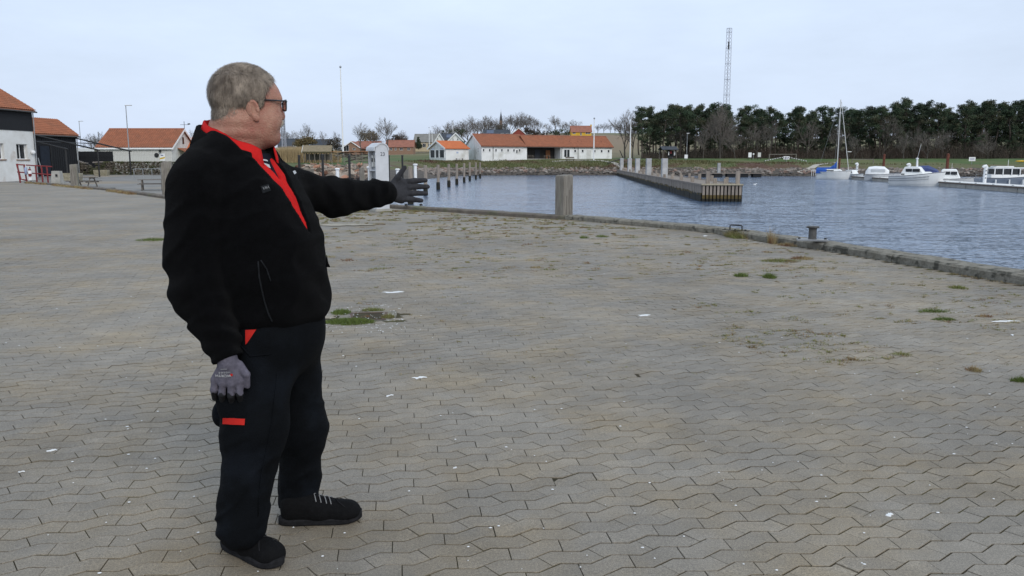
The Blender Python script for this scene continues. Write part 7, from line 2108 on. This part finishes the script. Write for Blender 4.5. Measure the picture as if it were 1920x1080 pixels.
    pleat = 0.004 * np.sin(rad2 * np.sin(ang2) * 210 + 20 * G2.Z)
    sh = np.maximum(d2 + pleat, -wd)
    sh = np.maximum(sh, np.abs(ang2) - 1.1)
    sh = np.maximum(sh, G2.Z - zrow(262) + 0.5 * u2)
    V, Q = G2.nets(sh); V = smooth_verts(V, Q, 1, 0.4)
    me_shirt = np_mesh('shirt', V, Q, MM['red_cloth'], True)
    d3, ang3, rad3, u3, v3 = torso(G2, 0.024)
    ts = np.maximum(d3, np.abs(ang3) - 0.9)
    ts = np.maximum(ts, G2.Z - zrow(288) + 0.25 * (u2 - 0.12))
    V, Q = G2.nets(ts)
    me_tee = np_mesh('undershirt', V, Q, MM['navy_shirt'], True)
    # ---------------------------------------------------------------- trousers
    G = Field((-1.36, 2.42, 0.02), (-0.52, 3.42, 1.02), 0.0065)
    hipR, knR, anR = W(492, 640, 2.86), W(478, 800, 2.80), W(452, 985, 2.77)
    hipL, knL, anL = W(540, 640, 3.05), W(566, 800, 3.10), W(561, 940, 3.13)
    dpel = G.ell(((hipR.x + hipL.x) / 2 + 0.02, (hipR.y + hipL.y) / 2, zrow(610)), (0.165, 0.20, 0.20))
    legR = smin(G.cap(hipR, knR, 0.130, 0.106), G.cap(knR, anR, 0.106, 0.088), 0.07)
    legL = smin(G.cap(hipL, knL, 0.120, 0.088), G.cap(knL, anL, 0.088, 0.080), 0.07)
    seatb = G.ell(W(478, 640, 2.95), (0.13, 0.16, 0.13))
    # folds: broken creases over the shoe, diagonal pulls at the knee
    zr = G.Z
    def ridge(q): return 1 - 2 * np.abs(np.sin(q)) ** 0.7
    e1 = np.exp(-((zr - 0.17) / 0.075) ** 2); e2 = np.exp(-((zr - 0.46) / 0.10) ** 2)
    c1 = vnoise(7.5 * G.X + 5 * G.Y + 3.0, 13.0 * zr - 9.0 * G.X + 2.0 * G.Y, 41, 2).astype(np.float32)
    c2 = vnoise(11.0 * G.X - 8 * G.Y + 1.0, 4.5 * zr + 3.0 * G.X, 43, 2).astype(np.float32)
    crease = 0.5 - np.abs(c1) * 2.2; crease2 = 0.5 - np.abs(c2) * 2.2
    low = np.clip((0.42 - zr) / 0.25, 0, 1); hi_ = np.clip((zr - 0.66) / 0.12, 0, 1)
    fR = -0.012 * np.clip(crease, -0.4, 0.5) * (0.30 + 0.70 * low + 0.3 * e2) - 0.006 * np.clip(crease2, -0.4, 0.5) * (0.6 + 0.4 * hi_)
    legR = legR + fR; legL = legL + fR
    legs = np.minimum(legR, legL)
    legs = smin(legR, legL, 0.02)
    tr = smin(smin(legs, dpel, 0.07), seatb, 0.06)
    # thigh pocket on the outer side
    pk = G.ell(W(437, 745, 2.735), (0.062, 0.040, 0.115))
    tr = smin(tr, pk, 0.012)
    pk2 = G.ell(W(415, 775, 2.84), (0.030, 0.05, 0.05))
    tr = smin(tr, pk2, 0.02)
    tr = smax(tr, G.Z - (hem_z + 0.06), 0.01)
    cutR = 0.060 - G.Z + 0.10 * (G.X - anR.x)
    cutL = 0.058 - G.Z + 0.05 * (G.X - anL.x)
    near_l = (G.Y + 0.35 * G.X) > (2.95 - 0.35 * 0.9)
    tr = np.maximum(tr, np.where(near_l, cutL, cutR))
    V, Q = G.nets(tr); V = smooth_verts(V, Q, 1, 0.4)
    me_tr = np_mesh('trousers', V, Q, MM['trousers'], True)
    # ---------------------------------------------------------------- head, neck and body (one skin surface)
    psi = R(40)
    C = W(461, 191, 2.95)
    Hx, Hy = Vector((math.cos(psi), math.sin(psi), 0)), Vector((-math.sin(psi), math.cos(psi), 0))
    tilt = R(2)
    HX = (Hx * math.cos(tilt) + Vector((0, 0, -1)) * math.sin(tilt)).normalized()
    HZ = HX.cross(Hy).normalized()
    def hp(a, b, c): return C + HX * a + Hy * b + HZ * c
    Rm = np.array([[HX.x, Hy.x, HZ.x], [HX.y, Hy.y, HZ.y], [HX.z, Hy.z, HZ.z]])
    def head_sdf(G, full=True):
        s_ = G.ell(hp(-0.006, 0, 0.020), (0.119, 0.092, 0.106), Rm)
        s_ = smin(s_, G.ell(hp(0.050, 0, 0.012), (0.076, 0.074, 0.070), Rm), 0.03)
        if not full: return s_
        s_ = smin(s_, G.ell(hp(0.052, 0, -0.055), (0.070, 0.071, 0.080), Rm), 0.03)
        for sd in (-1, 1):
            s_ = smin(s_, G.ell(hp(0.066, sd * 0.042, -0.058), (0.045, 0.034, 0.040), Rm), 0.03)
            s_ = smin(s_, G.ell(hp(0.030, sd * 0.058, -0.085), (0.055, 0.028, 0.045), Rm), 0.03)
            s_ = smin(s_, G.cap(hp(0.112, sd * 0.012, 0.014), hp(0.098, sd * 0.052, 0.016), 0.012, 0.010), 0.02)
        s_ = smin(s_, G.ell(hp(0.078, 0, -0.118), (0.040, 0.045, 0.030), Rm), 0.03)
        s_ = smin(s_, G.ell(hp(0.040, 0, -0.128), (0.075, 0.066, 0.036), Rm), 0.03)
        for sd in (-1, 1):
            s_ = smax(s_, -G.ell(hp(0.124, sd * 0.034, -0.008), (0.020, 0.020, 0.013), Rm), 0.014)
            s_ = smin(s_, G.ell(hp(0.098, sd * 0.033, -0.010), (0.014, 0.014, 0.013), Rm), 0.004)
        s_ = smin(s_, smin(G.cap(hp(0.116, 0, 0.004), hp(0.134, 0, -0.040), 0.010, 0.014), G.ell(hp(0.124, 0, -0.047), (0.016, 0.019, 0.012), Rm), 0.012), 0.012)
        s_ = smin(s_, G.ell(hp(0.112, 0, -0.088), (0.014, 0.026, 0.007), Rm), 0.008)
        s_ = smin(s_, G.ell(hp(0.108, 0, -0.101), (0.013, 0.022, 0.008), Rm), 0.008)
        for sd in (-1, 1):
            s_ = smin(s_, G.ell(hp(-0.008, sd * 0.084, -0.034), (0.014, 0.009, 0.026), Rm), 0.006)
        nk = smin(G.cap(hp(-0.022, 0, -0.070), W(438, 285, 2.95), 0.088, 0.094), G.cap(hp(-0.045, 0, -0.085), W(425, 262, 2.94), 0.060, 0.075), 0.04)
        nk = nk + 0.0022 * np.sin((G.Z - C.z) * 130 + 0.8) * np.exp(-((G.Z - C.z + 0.12) / 0.05) ** 2)
        s_ = smin(s_, nk, 0.028)
        return s_
    G = Field((C.x - 0.18, C.y - 0.17, C.z - 0.34), (C.x + 0.19, C.y + 0.18, C.z + 0.16), 0.0032)
    hd = head_sdf(G)
    V1, Q1 = G.nets(np.maximum(hd, (C.z - 0.30) - G.Z))
    V1 = smooth_verts(V1, Q1, 1, 0.3)
    # the rest of the body under the clothes, joined to the neck
    G3 = Field((-1.42, 2.42, 0.03), (-0.40, 3.72, 1.62), 0.011)
    d4, _, _, u4, _ = torso(G3, 0.034)
    bd = np.maximum(d4, G3.Z - zrow(262) + 0.45 * u4)
    bd = np.maximum(bd, 0.84 - G3.Z)
    for a, b, ra, rb in ((hipR, knR, .095, .075), (knR, anR, .07, .05), (hipL, knL, .09, .07), (knL, anL, .065, .05),
                         (shR, elR, .055, .05), (elR, wrR, .05, .036), (shL, elL, .055, .05), (elL, wrL, .05, .036),
                         (hipR, hipL, .11, .11), (hipR, W(450, 560, YB), .1, .12), (W(438, 285, 2.95), W(440, 340, 2.95), .08, .09)):
        bd = smin(bd, G3.cap(a, b, ra, rb), 0.03)
    # ears, modelled finer
    ev, eq = [], []; ne_ = 0
    for sd in (-1, 1):
        e0 = hp(-0.014, sd * 0.094, -0.032)
        Ge = Field(e0 - Vector((0.045, 0.045, 0.05)), e0 + Vector((0.045, 0.045, 0.05)), 0.0017)
        Re = np.array(Matrix(Rm.tolist()) @ Matrix.Rotation(R(-12), 3, 'Y') @ Matrix.Rotation(sd * R(22), 3, 'Z'))
        rim = Ge.ell(e0, (0.023, 0.0085, 0.036), Re)
        def ep(a, b, c): return e0 + Vector(Re @ np.array([a, b, c]))
        cut = Ge.ell(ep(0.003, sd * 0.012, 0.002), (0.0165, 0.0115, 0.027), Re)
        rim = smax(rim, -cut, 0.002)
        lobe = Ge.ell(ep(0.006, sd * 0.001, -0.033), (0.011, 0.006, 0.011), Re)
        anti = Ge.cap(ep(-0.006, sd * 0.003, 0.018), ep(-0.008, sd * 0.003, -0.014), 0.0042, 0.0045)
        trag = Ge.ell(ep(0.017, sd * 0.002, -0.006), (0.005, 0.006, 0.009), Re)
        sE = smin(smin(smin(rim, lobe, 0.005), anti, 0.003), trag, 0.003)
        va, qa = Ge.nets(sE); ev.append(va); eq.append(qa + ne_); ne_ += len(va)
    V2, Q2 = G3.nets(np.maximum(bd, -(1.62 - 0.02 - G3.Z) * 0 - 9))
    Vb = np.concatenate([V1, V2] + ev); Qb = np.concatenate([Q1, Q2 + len(V1)] + [q + len(V1) + len(V2) for q in eq])
    o0 = Vector(((hipR.x + hipL.x) / 2, (hipR.y + hipL.y) / 2, 0.0))
    def shift(me):
        n = len(me.vertices); a = np.empty(n * 3, dtype=np.float32); me.vertices.foreach_get('co', a)
        a = a.reshape(-1, 3) - np.array(o0, dtype=np.float32); me.vertices.foreach_set('co', a.ravel()); me.update(); return me
    me_body = np_mesh('person', Vb, Qb, MM['skin'], True)
    bvh_head = BVHTree.FromPolygons([Vector(p) for p in V1], [list(map(int, q)) for q in Q1])
    person = put(bpy.data.objects.new('person', shift(me_body)))
    person.location = o0
    tag(person, 'person in black fleece jacket and red shirt pointing across the water', 'person')
    def part(name, me, label=None, parent=None):
        o = bpy.data.objects.new(name, shift(me)); put(o, parent or person)
        if label: o['label'] = label
        return o
    jacket = part('jacket', me_jacket, 'black fleece jacket, open at the neck')
    part('shirt', me_shirt, 'red work shirt under the jacket')
    part('undershirt', me_tee)
    trousers = part('trousers', me_tr, 'dark navy work trousers with red trim')
    def bvh_of(o):
        me = o.data; n = len(me.vertices); a = np.empty(n * 3, dtype=np.float32); me.vertices.foreach_get('co', a)
        a = a.reshape(-1, 3) + np.array(o0, dtype=np.float32)
        return BVHTree.FromPolygons([Vector(p) for p in a.tolist()], [list(p.vertices) for p in me.polygons])
    bj, bt = bvh_of(jacket), bvh_of(trousers)
    # ---------------------------------------------------------------- collars
    def collar(name, m, cen, axes, z_back, z_front, th0, th1, drop, flare, thick, n=48, parent=None, lapel=0.0):
        mb = MB(); rings = []
        for i in range(n + 1):
            th = th0 + (th1 - th0) * i / n
            cth, sth = math.cos(th), math.sin(th)
            k = (1 - cth) / 2                       # 0 front, 1 back
            zt = z_front + (z_back - z_front) * (k ** 0.8)
            dr = drop * (1 + lapel * (1 - k) ** 3)
            def P(rad, z):
                return Vector((cen[0] + (fx * cth * axes[0] + lx * sth * axes[1]) * rad, cen[1] + (fy * cth * axes[0] + ly * sth * axes[1]) * rad, z))
            wob = 0.003 * math.sin(7 * th)
            rings.append([P(1.0, zt + wob), P(1.0 + thick, zt + wob - 0.004), P(1.0 + thick + flare * 0.5, zt - dr * 0.5), P(1.0 + thick + flare, zt - dr), P(1.0 + flare, zt - dr), P(1.0 + flare * 0.4, zt - dr * 0.5)])
        mb.loft(rings)
        mb.v = [tuple(Vector(v_) - o0) for v_ in mb.v]
        return mb.build(name, m, person, True)
    cc = W(447, 250, 2.95)
    collar('jacket_collar', MM['fleece'], (cc.x, cc.y), (0.138, 0.122), W(0, 231, 2.95).z, W(0, 300, 2.95).z, R(38), R(320), 0.07, 0.20, 0.07)
    collar('shirt_collar', MM['red_cloth'], (cc.x + 0.004, cc.y), (0.122, 0.106), W(0, 223, 2.95).z, W(0, 283, 2.95).z, R(20), R(338), 0.060, 0.17, 0.045, lapel=0.55)
    # ---------------------------------------------------------------- sewn patches laid on the cloth
    eye = Vector((0, 0, CAMH))
    def patch(name, m, quad, bvh, off=0.0025, nu=6, nv=4, parent=jacket):
        """quad: four sight points bounding a flat piece sewn onto the cloth, dropped onto its surface"""
        vs = []
        for j in range(nv + 1):
            for i in range(nu + 1):
                a, b = i / nu, j / nv
                p0 = Vector(quad[0]).lerp(Vector(quad[1]), a); p1 = Vector(quad[3]).lerp(Vector(quad[2]), a)
                p = p0.lerp(p1, b)
                dr = Vector(sight(p.x, p.y)).normalized()
                hit, nrm, _, _ = bvh.ray_cast(eye, dr)
                if hit is None: return None
                vs.append(hit + nrm * off - o0)
        fs = [(j * (nu + 1) + i, j * (nu + 1) + i + 1, (j + 1) * (nu + 1) + i + 1, (j + 1) * (nu + 1) + i) for j in range(nv) for i in range(nu)]
        k = len(vs)
        mb = MB(); mb.add(vs, fs)
        return mb.build(name, m, parent, True)
    patch('pocket_trim', MM['red_trim'], [(419, 783), (460, 785), (459, 797), (419, 795)], bt, 0.004, parent=trousers)
    patch('pocket_trim', MM['red_trim'], [(461, 619), (481, 618), (464, 643), (461, 646)], bt, 0.004, parent=trousers)
    patch('logo_patch', MM['fleece_grey'], [(488, 350), (503, 345), (508, 358), (492, 363)], bj, 0.003)
    def letters(txt, size, m, px, py, bvh, roll, parent, stretch=1.0, off=0.0055):
        me = text_mesh(txt, size, m)
        dr = Vector(sight(px, py)).normalized()
        hit, nrm, _, _ = bvh.ray_cast(eye, dr)
        if hit is None: return
        z = nrm; x = Vector((0, 0, 1)).cross(z).normalized(); y = z.cross(x)
        rot = Matrix((x, y, z)).transposed().to_4x4() @ Matrix.Rotation(roll, 4, 'Z') @ Matrix.Diagonal((stretch, 1, 1, 1))
        o = bpy.data.objects.new('lettering', me); o.matrix_local = Matrix.Translation(hit + nrm * off - o0) @ rot
        put(o, parent)
    letters('HH', 0.015, MM['logo_thread'], 498, 353.5, bj, R(14), jacket, 1.1)
    # jacket zips
    def line_on(name, m, pts, bvh, r, parent, off=0.002):
        out = []
        for a, b in zip(pts, pts[1:]):
            for t in np.linspace(0, 1, 5)[:-1]:
                p = Vector(a).lerp(Vector(b), t)
                hit, nrm, _, _ = bvh.ray_cast(eye, Vector(sight(p.x, p.y)).normalized())
                if hit is not None: out.append(hit + nrm * off - o0)
        if len(out) > 1:
            return MB().tube(out, r, 6).build(name, m, parent, True)
    line_on('pocket_zip', MM['fleece_grey'], [(484, 490), (486, 520), (496, 566), (504, 590), (512, 607)], bj, 0.003, jacket)
    line_on('pocket_edge', MM['fleece_grey'], [(489, 488), (500, 505), (510, 535)], bj, 0.0025, jacket)
    line_on('seam', MM['trousers'], [(445, 640), (470, 668), (520, 662)], bt, 0.0025, trousers)
    line_on('seam', MM['trousers'], [(520, 700), (508, 800), (488, 900), (482, 990)], bt, 0.002, trousers)
    # ---------------------------------------------------------------- hair
    G4 = Field((C.x - 0.18, C.y - 0.17, C.z - 0.16), (C.x + 0.19, C.y + 0.18, C.z + 0.17), 0.0036)
    hs = head_sdf(G4, False) - 0.0045
    px, py, pz = G4.X - C.x, G4.Y - C.y, G4.Z - C.z
    ha = HX.x * px + HX.y * py + HX.z * pz; hb = Hy.x * px + Hy.y * py; hc = HZ.x * px + HZ.y * py + HZ.z * pz
    # hairline: high at the front, temples drawn back, round the ear, down to the nape
    line = np.interp(ha, [-0.12, -0.06, -0.028, -0.02, 0.010, 0.013, 0.028, 0.036, 0.058, 0.082, 0.12], [-0.082, -0.092, -0.070, 0.002, 0.002, -0.026, -0.018, 0.030, 0.064, 0.084, 0.092])
    nape = G4.ell(hp(-0.040, 0, -0.058), (0.078, 0.074, 0.052), Rm)
    hs = smin(hs, np.maximum(nape - 0.002, -hc - 0.088), 0.02)
    hs = smax(hs, line - hc, 0.012)
    V, Q = G4.nets(hs); V = smooth_verts(V, Q, 1, 0.4)
    hair = part('hair', np_mesh('hair', V, Q, MM['hair_root'], True), 'short brushed grey-brown hair')
    # strands over it
    nf = len(Q); P = V[Q].mean(1)
    E1 = V[Q[:, 1]] - V[Q[:, 0]]; E2 = V[Q[:, 3]] - V[Q[:, 0]]; N = np.cross(E1, E2); N /= np.linalg.norm(N, axis=1)[:, None] + 1e-9
    loc = np.stack([(P - np.array(C)) @ np.array(HX), (P - np.array(C)) @ np.array(Hy), (P - np.array(C)) @ np.array(HZ)], 1)
    rad = P - np.array(hp(-0.006, 0, 0.0)); outw = np.einsum('ij,ij->i', N, rad)
    N[outw < 0] *= -1
    pick = rng.choice(nf, 24000)
    P, N, loc = P[pick], N[pick], loc[pick]
    n = len(P)
    P = P + rng.normal(0, 0.0015, P.shape)
    # combed forward and over on top, down and back at the sides
    topw = np.clip((loc[:, 2] - 0.05) / 0.06, 0, 1)[:, None]
    combd = topw * (np.array(HX) * 0.75 + np.array(Hy) * 0.35) + (1 - topw) * (np.array(HZ) * -0.9 - np.array(HX) * 0.35)
    back = np.clip((-loc[:, 0] - 0.03) / 0.05, 0, 1)[:, None] * (1 - topw)
    combd = combd * (1 - back) + back * (np.array(HZ) * -1.0 + np.array(HX) * 0.05)
    combd = combd + rng.normal(0, 0.22, combd.shape)
    T = combd - N * np.einsum('ij,ij->i', combd, N)[:, None]; T /= np.linalg.norm(T, axis=1)[:, None] + 1e-9
    L = (0.016 + 0.016 * rng.random(n))[:, None] * (0.55 + 0.65 * np.clip((loc[:, 2:3] + 0.06) / 0.12, 0, 1))
    Bn = np.cross(T, N)
    wd_ = 0.00052
    p0 = P - N * 0.002; p1 = P + T * L * 0.5 + N * L * 0.15; p2 = P + T * L + N * L * 0.08
    VV = np.concatenate([p0 - Bn * wd_, p0 + Bn * wd_, p1 - Bn * wd_, p1 + Bn * wd_, p2])
    i = np.arange(n)
    T1 = np.stack([i, i + n, i + 3 * n], 1); T2 = np.stack([i, i + 3 * n, i + 2 * n], 1); T3 = np.stack([i + 2 * n, i + 3 * n, i + 4 * n], 1)
    part('strands', np_mesh('strands', VV, np.concatenate([T1, T2, T3]), MM['hair'], True), None, hair)
    # moustache
    G5 = Field(hp(0.10, 0, -0.075) - Vector((0.06, 0.06, 0.05)), hp(0.10, 0, -0.075) + Vector((0.06, 0.06, 0.05)), 0.003)
    mo = smin(G5.cap(hp(0.126, 0, -0.066), hp(0.104, -0.036, -0.084), 0.014, 0.010), G5.cap(hp(0.126, 0, -0.066), hp(0.104, 0.036, -0.084), 0.014, 0.010), 0.008)
    mo = mo + 0.0012 * np.sin(G5.Z * 900 + G5.X * 500) * np.sin(G5.Y * 800)
    V, Q = G5.nets(mo)
    part('moustache', np_mesh('moustache', V, Q, MM['moustache'], True))
    # ---------------------------------------------------------------- glasses
    fr = MB(); ln = MB()
    for sd in (-1, 1):
        pts = []
        for t in np.linspace(0, 2 * math.pi, 25):
            c_, s_ = math.cos(t), math.sin(t)
            e = 0.55
            a = abs(c_) ** e * (1 if c_ > 0 else -1) * 0.027; b = abs(s_) ** e * (1 if s_ > 0 else -1) * 0.019
            pts.append(hp(0.136 - 0.10 * abs(a + sd * 0) * 0 - (0.010 if sd * a > 0 else 0) * abs(a) / 0.027, sd * 0.034 + a, -0.004 + b) - o0)
        fr.tube(pts, 0.0026, 6, False)
        ln.add([p for p in pts[:-1]], [tuple(range(24))])
        fr.tube([hp(0.127, sd * 0.062, 0.008) - o0, hp(0.118, sd * 0.076, 0.008) - o0, hp(0.060, sd * 0.088, 0.006) - o0, hp(0.005, sd * 0.094, 0.003) - o0, hp(-0.014, sd * 0.093, -0.004) - o0], [0.0032, 0.0034, 0.003, 0.003, 0.0025], 6)
    fr.tube([hp(0.137, -0.009, 0.003) - o0, hp(0.141, 0, 0.006) - o0, hp(0.137, 0.009, 0.003) - o0], 0.0024, 6)
    glasses = fr.build('glasses', MM['frame'], person, True)
    ln.build('lens', MM['lens'], glasses)
    # ---------------------------------------------------------------- gloves
    def glove(name, wrist, knuckles, fingers, thumb, rpalm, h=0.0035):
        allp = [wrist] + knuckles + [q for f in fingers for q in f] + thumb
        lo = Vector([min(p[i] for p in allp) - 0.05 for i in range(3)]); hi = Vector([max(p[i] for p in allp) + 0.05 for i in range(3)])
        Gg = Field(lo, hi, h)
        g_ = None
        for k_ in knuckles:
            q = Gg.cap(wrist.lerp(k_, 0.25), k_, rpalm * 1.0, rpalm * 0.82)
            g_ = q if g_ is None else smin(g_, q, 0.012)
        g_ = smin(g_, Gg.cap(wrist + (wrist - knuckles[1]) * 0.12, wrist, 0.030, 0.031), 0.02)
        for f in fingers:
            q = smin(Gg.cap(f[0], f[1], 0.0132, 0.0125), Gg.cap(f[1], f[2], 0.0125, 0.0100), 0.004)
            g_ = smin(g_, q, 0.0035)
        q = smin(Gg.cap(thumb[0], thumb[1], 0.016, 0.0125), Gg.cap(thumb[1], thumb[2], 0.0125, 0.0095), 0.005)
        g_ = smin(g_, q, 0.010)
        V, Q = Gg.nets(g_)
        return smooth_verts(V, Q, 1, 0.3), Q
    YR = 2.675
    wr = W(427, 676, YR)
    kn = [W(x, y, YR + dy) for x, y, dy in ((404, 712, .008), (418, 718, 0.0), (434, 719, -.002), (449, 713, .004))]
    fg = []
    for (x, y, ln_), k_ in zip(((401, 737, .9), (416, 745, 1), (433, 748, 1.05), (449, 744, 1)), kn):
        b_ = W(x, y - 6, YR + 0.004); t_ = W(x + 2, y + 10, YR + 0.045)
        fg.append([k_, b_, t_])
    th = [W(448, 684, YR + .01), W(462, 702, YR - 0.002), W(464, 724, YR + 0.012)]
    V, Q = glove('glove', wr, kn, fg, th, 0.0205)
    cen = V[Q].mean(1)
    me = np_mesh('glove', V, Q, [MM['glove_grey'], MM['glove_black']], True)
    tipz = W(430, 738, YR).z
    arc = np.array([1 if (c[2] < tipz + 0.006 * math.sin(c[0] * 230) or c[1] > YR + 0.012) else 0 for c in cen], dtype=np.int32)
    me.polygons.foreach_set('material_index', arc)
    bg_ = BVHTree.FromPolygons([Vector(p) for p in V.tolist()], [list(map(int, q)) for q in Q])
    gR = part('glove', me, 'grey knit glove with black dipped fingertips')
    letters('WÜRTH', 0.0125, MM['lace'], 419, 704, bg_, math.pi + R(2), gR, 1.25, 0.002)
    letters('●', 0.012, MM['red_trim'], 434, 703, bg_, 0, gR, 1.0, 0.002)
    letters('I I C C O C', 0.0085, MM['lace'], 421, 698, bg_, math.pi + R(3), gR, 1.0, 0.002)
    letters('-------', 0.010, MM['lace'], 420, 692, bg_, math.pi + R(3), gR, 1.0, 0.002)
    YL = 3.50
    wr = W(722, 362, YL - 0.02)
    kn = [W(x, y, YL + dy) for x, y, dy in ((753, 342, .03), (757, 352, .025), (756, 363, .015), (752, 373, .005))]
    fg = [[kn[0], W(777, 339, YL + .06), W(798, 338, YL + .07)], [kn[1], W(780, 350, YL + .06), W(802, 350, YL + .07)],
          [kn[2], W(779, 362, YL + .05), W(799, 363, YL + .05)], [kn[3], W(773, 374, YL + .03), W(790, 376, YL + .03)]]
    th = [W(733, 350, YL), W(746, 332, YL + .005), W(759, 314, YL + .01)]
    V, Q = glove('glove', wr, kn, fg, th, 0.025)
    me = np_mesh('glove', V, Q, [MM['glove_dark'], MM['glove_black']], True)
    part('glove', me, 'dark glove on the pointing hand')
    # ---------------------------------------------------------------- shoes
    def shoe(heel, toe, side):
        d_ = (toe - heel); d_.z = 0; L = d_.length; d_.normalize(); n_ = Vector((-d_.y, d_.x, 0))
        c0 = heel.lerp(toe, 0.5)
        def q(a, b, c): return heel + d_ * (a * L) + n_ * b + Vector((0, 0, c))
        Rs = np.array([[d_.x, n_.x, 0], [d_.y, n_.y, 0], [0, 0, 1]])
        G = Field(c0 - Vector((0.22, 0.22, 0.01)), c0 + Vector((0.22, 0.22, 0.16)), 0.004)
        s_ = smin(G.cap(q(.15, 0, .050), q(.50, 0, .045), .042, .046), G.cap(q(.50, 0, .045), q(.84, side * .004, .040), .050, .042), 0.02)
        s_ = smin(s_, G.cap(q(.14, 0, .09), q(.34, 0, .085), .036, .034), 0.03)
        s_ = smin(s_, G.cap(q(.30, 0, .085), q(.62, 0, .055), .034, .034), 0.03)
        s_ = smin(s_, G.ell(q(.80, side * .003, .040), (.062, .052, .042), Rs), 0.02)
        up = smax(s_, 0.022 - G.Z, 0.004)
        V, Q = G.nets(up); V = smooth_verts(V, Q, 1, 0.4)
        root = part('shoe', np_mesh('shoe', V, Q, MM['shoe_black'], True), 'black low safety shoe with grey sole')
        bs = BVHTree.FromPolygons([Vector(p) for p in V.tolist()], [list(map(int, x)) for x in Q])
        # sole with its rim
        mb = MB(); rings = []
        for zz, gr in ((0.0, -0.003), (0.006, 0.002), (0.022, 0.004), (0.032, 0.001)):
            ring = []
            for t in np.linspace(0, 2 * math.pi, 40, endpoint=False):
                a = 0.5 + 0.5 * math.cos(t)
                half = float(np.interp(a, [0, .2, .4, .6, .8, 1], [.037, .039, .038, .045, .050, .046])) * math.sqrt(max(0.0, 1 - abs(2 * a - 1) ** 4))
                lift = 0.012 * max(0, (a - .8) / .2) ** 2
                ring.append(q(a * 1.02 - .012, (half + gr) * (1 if math.sin(t) >= 0 else -1) if half > 0 else 0, zz + lift) - o0)
            rings.append(ring)
        mb.loft(rings); mb.build('sole', MM['shoe_grey'], root)
        # laces and stitching
        def on(a, b):
            p, nn, _, _ = bs.ray_cast(q(a, b, .3), Vector((0, 0, -1)))
            return (p + Vector((0, 0, 0.003)) - o0) if p else None
        for a in (.43, .49, .555, .61):
            pts = [on(a + .03 * abs(b) / .03, b) for b in np.linspace(-.034, .034, 9)]
            pts = [p for p in pts if p is not None]
            if len(pts) > 2: MB().tube(pts, 0.0022, 5).build('lace', MM['shoe_lace'], root, True)
        pts = [on(.70 + .10 * (b / .04) ** 2, b) for b in np.linspace(-.042, .042, 11)]
        pts = [p for p in pts if p is not None]
        if len(pts) > 2: MB().tube(pts, 0.0018, 5).build('toe_seam', MM['shoe_grey'], root, True)
        return root, on
    hR, tR = on_level(420, 1022, 0), on_level(527, 1066, 0)
    shoe(hR, tR, 1)
    hL, tL = on_level(524, 982, 0), on_level(678, 973, 0)
    shoe(hL, tL, -1)
    # jacket's small far-side logo and the zip pull at the belly
    patch('sleeve_logo', MM['lace'], [(548, 322), (552, 320), (555, 325), (551, 328)], bj, 0.003, 2, 2)
    tab = MB(); p = W(612, 478, 2.90) - o0
    tab.prism([p, p + Vector((0.006, -0.004, -0.03)), p + Vector((0.012, 0, -0.045)), p + Vector((-0.004, 0, -0.045))], (0, 0.006, 0))
    tab.build('zip_flap', MM['fleece'], jacket)
    # white print on the undershirt
    bte = BVHTree.FromPolygons([Vector(p) for p in (np.array([v_.co for v_ in bpy.data.objects['undershirt'].data.vertices]) + np.array(o0)).tolist()], [list(p.vertices) for p in bpy.data.objects['undershirt'].data.polygons])
    patch('shirt_print', MM['lace'], [(488, 298), (500, 300), (502, 303), (490, 301)], bte, 0.002, 3, 2, person)
    patch('shirt_print', MM['lace'], [(494, 306), (504, 309), (507, 316), (499, 313)], bte, 0.002, 3, 2, person)
    return person
person = build_person()
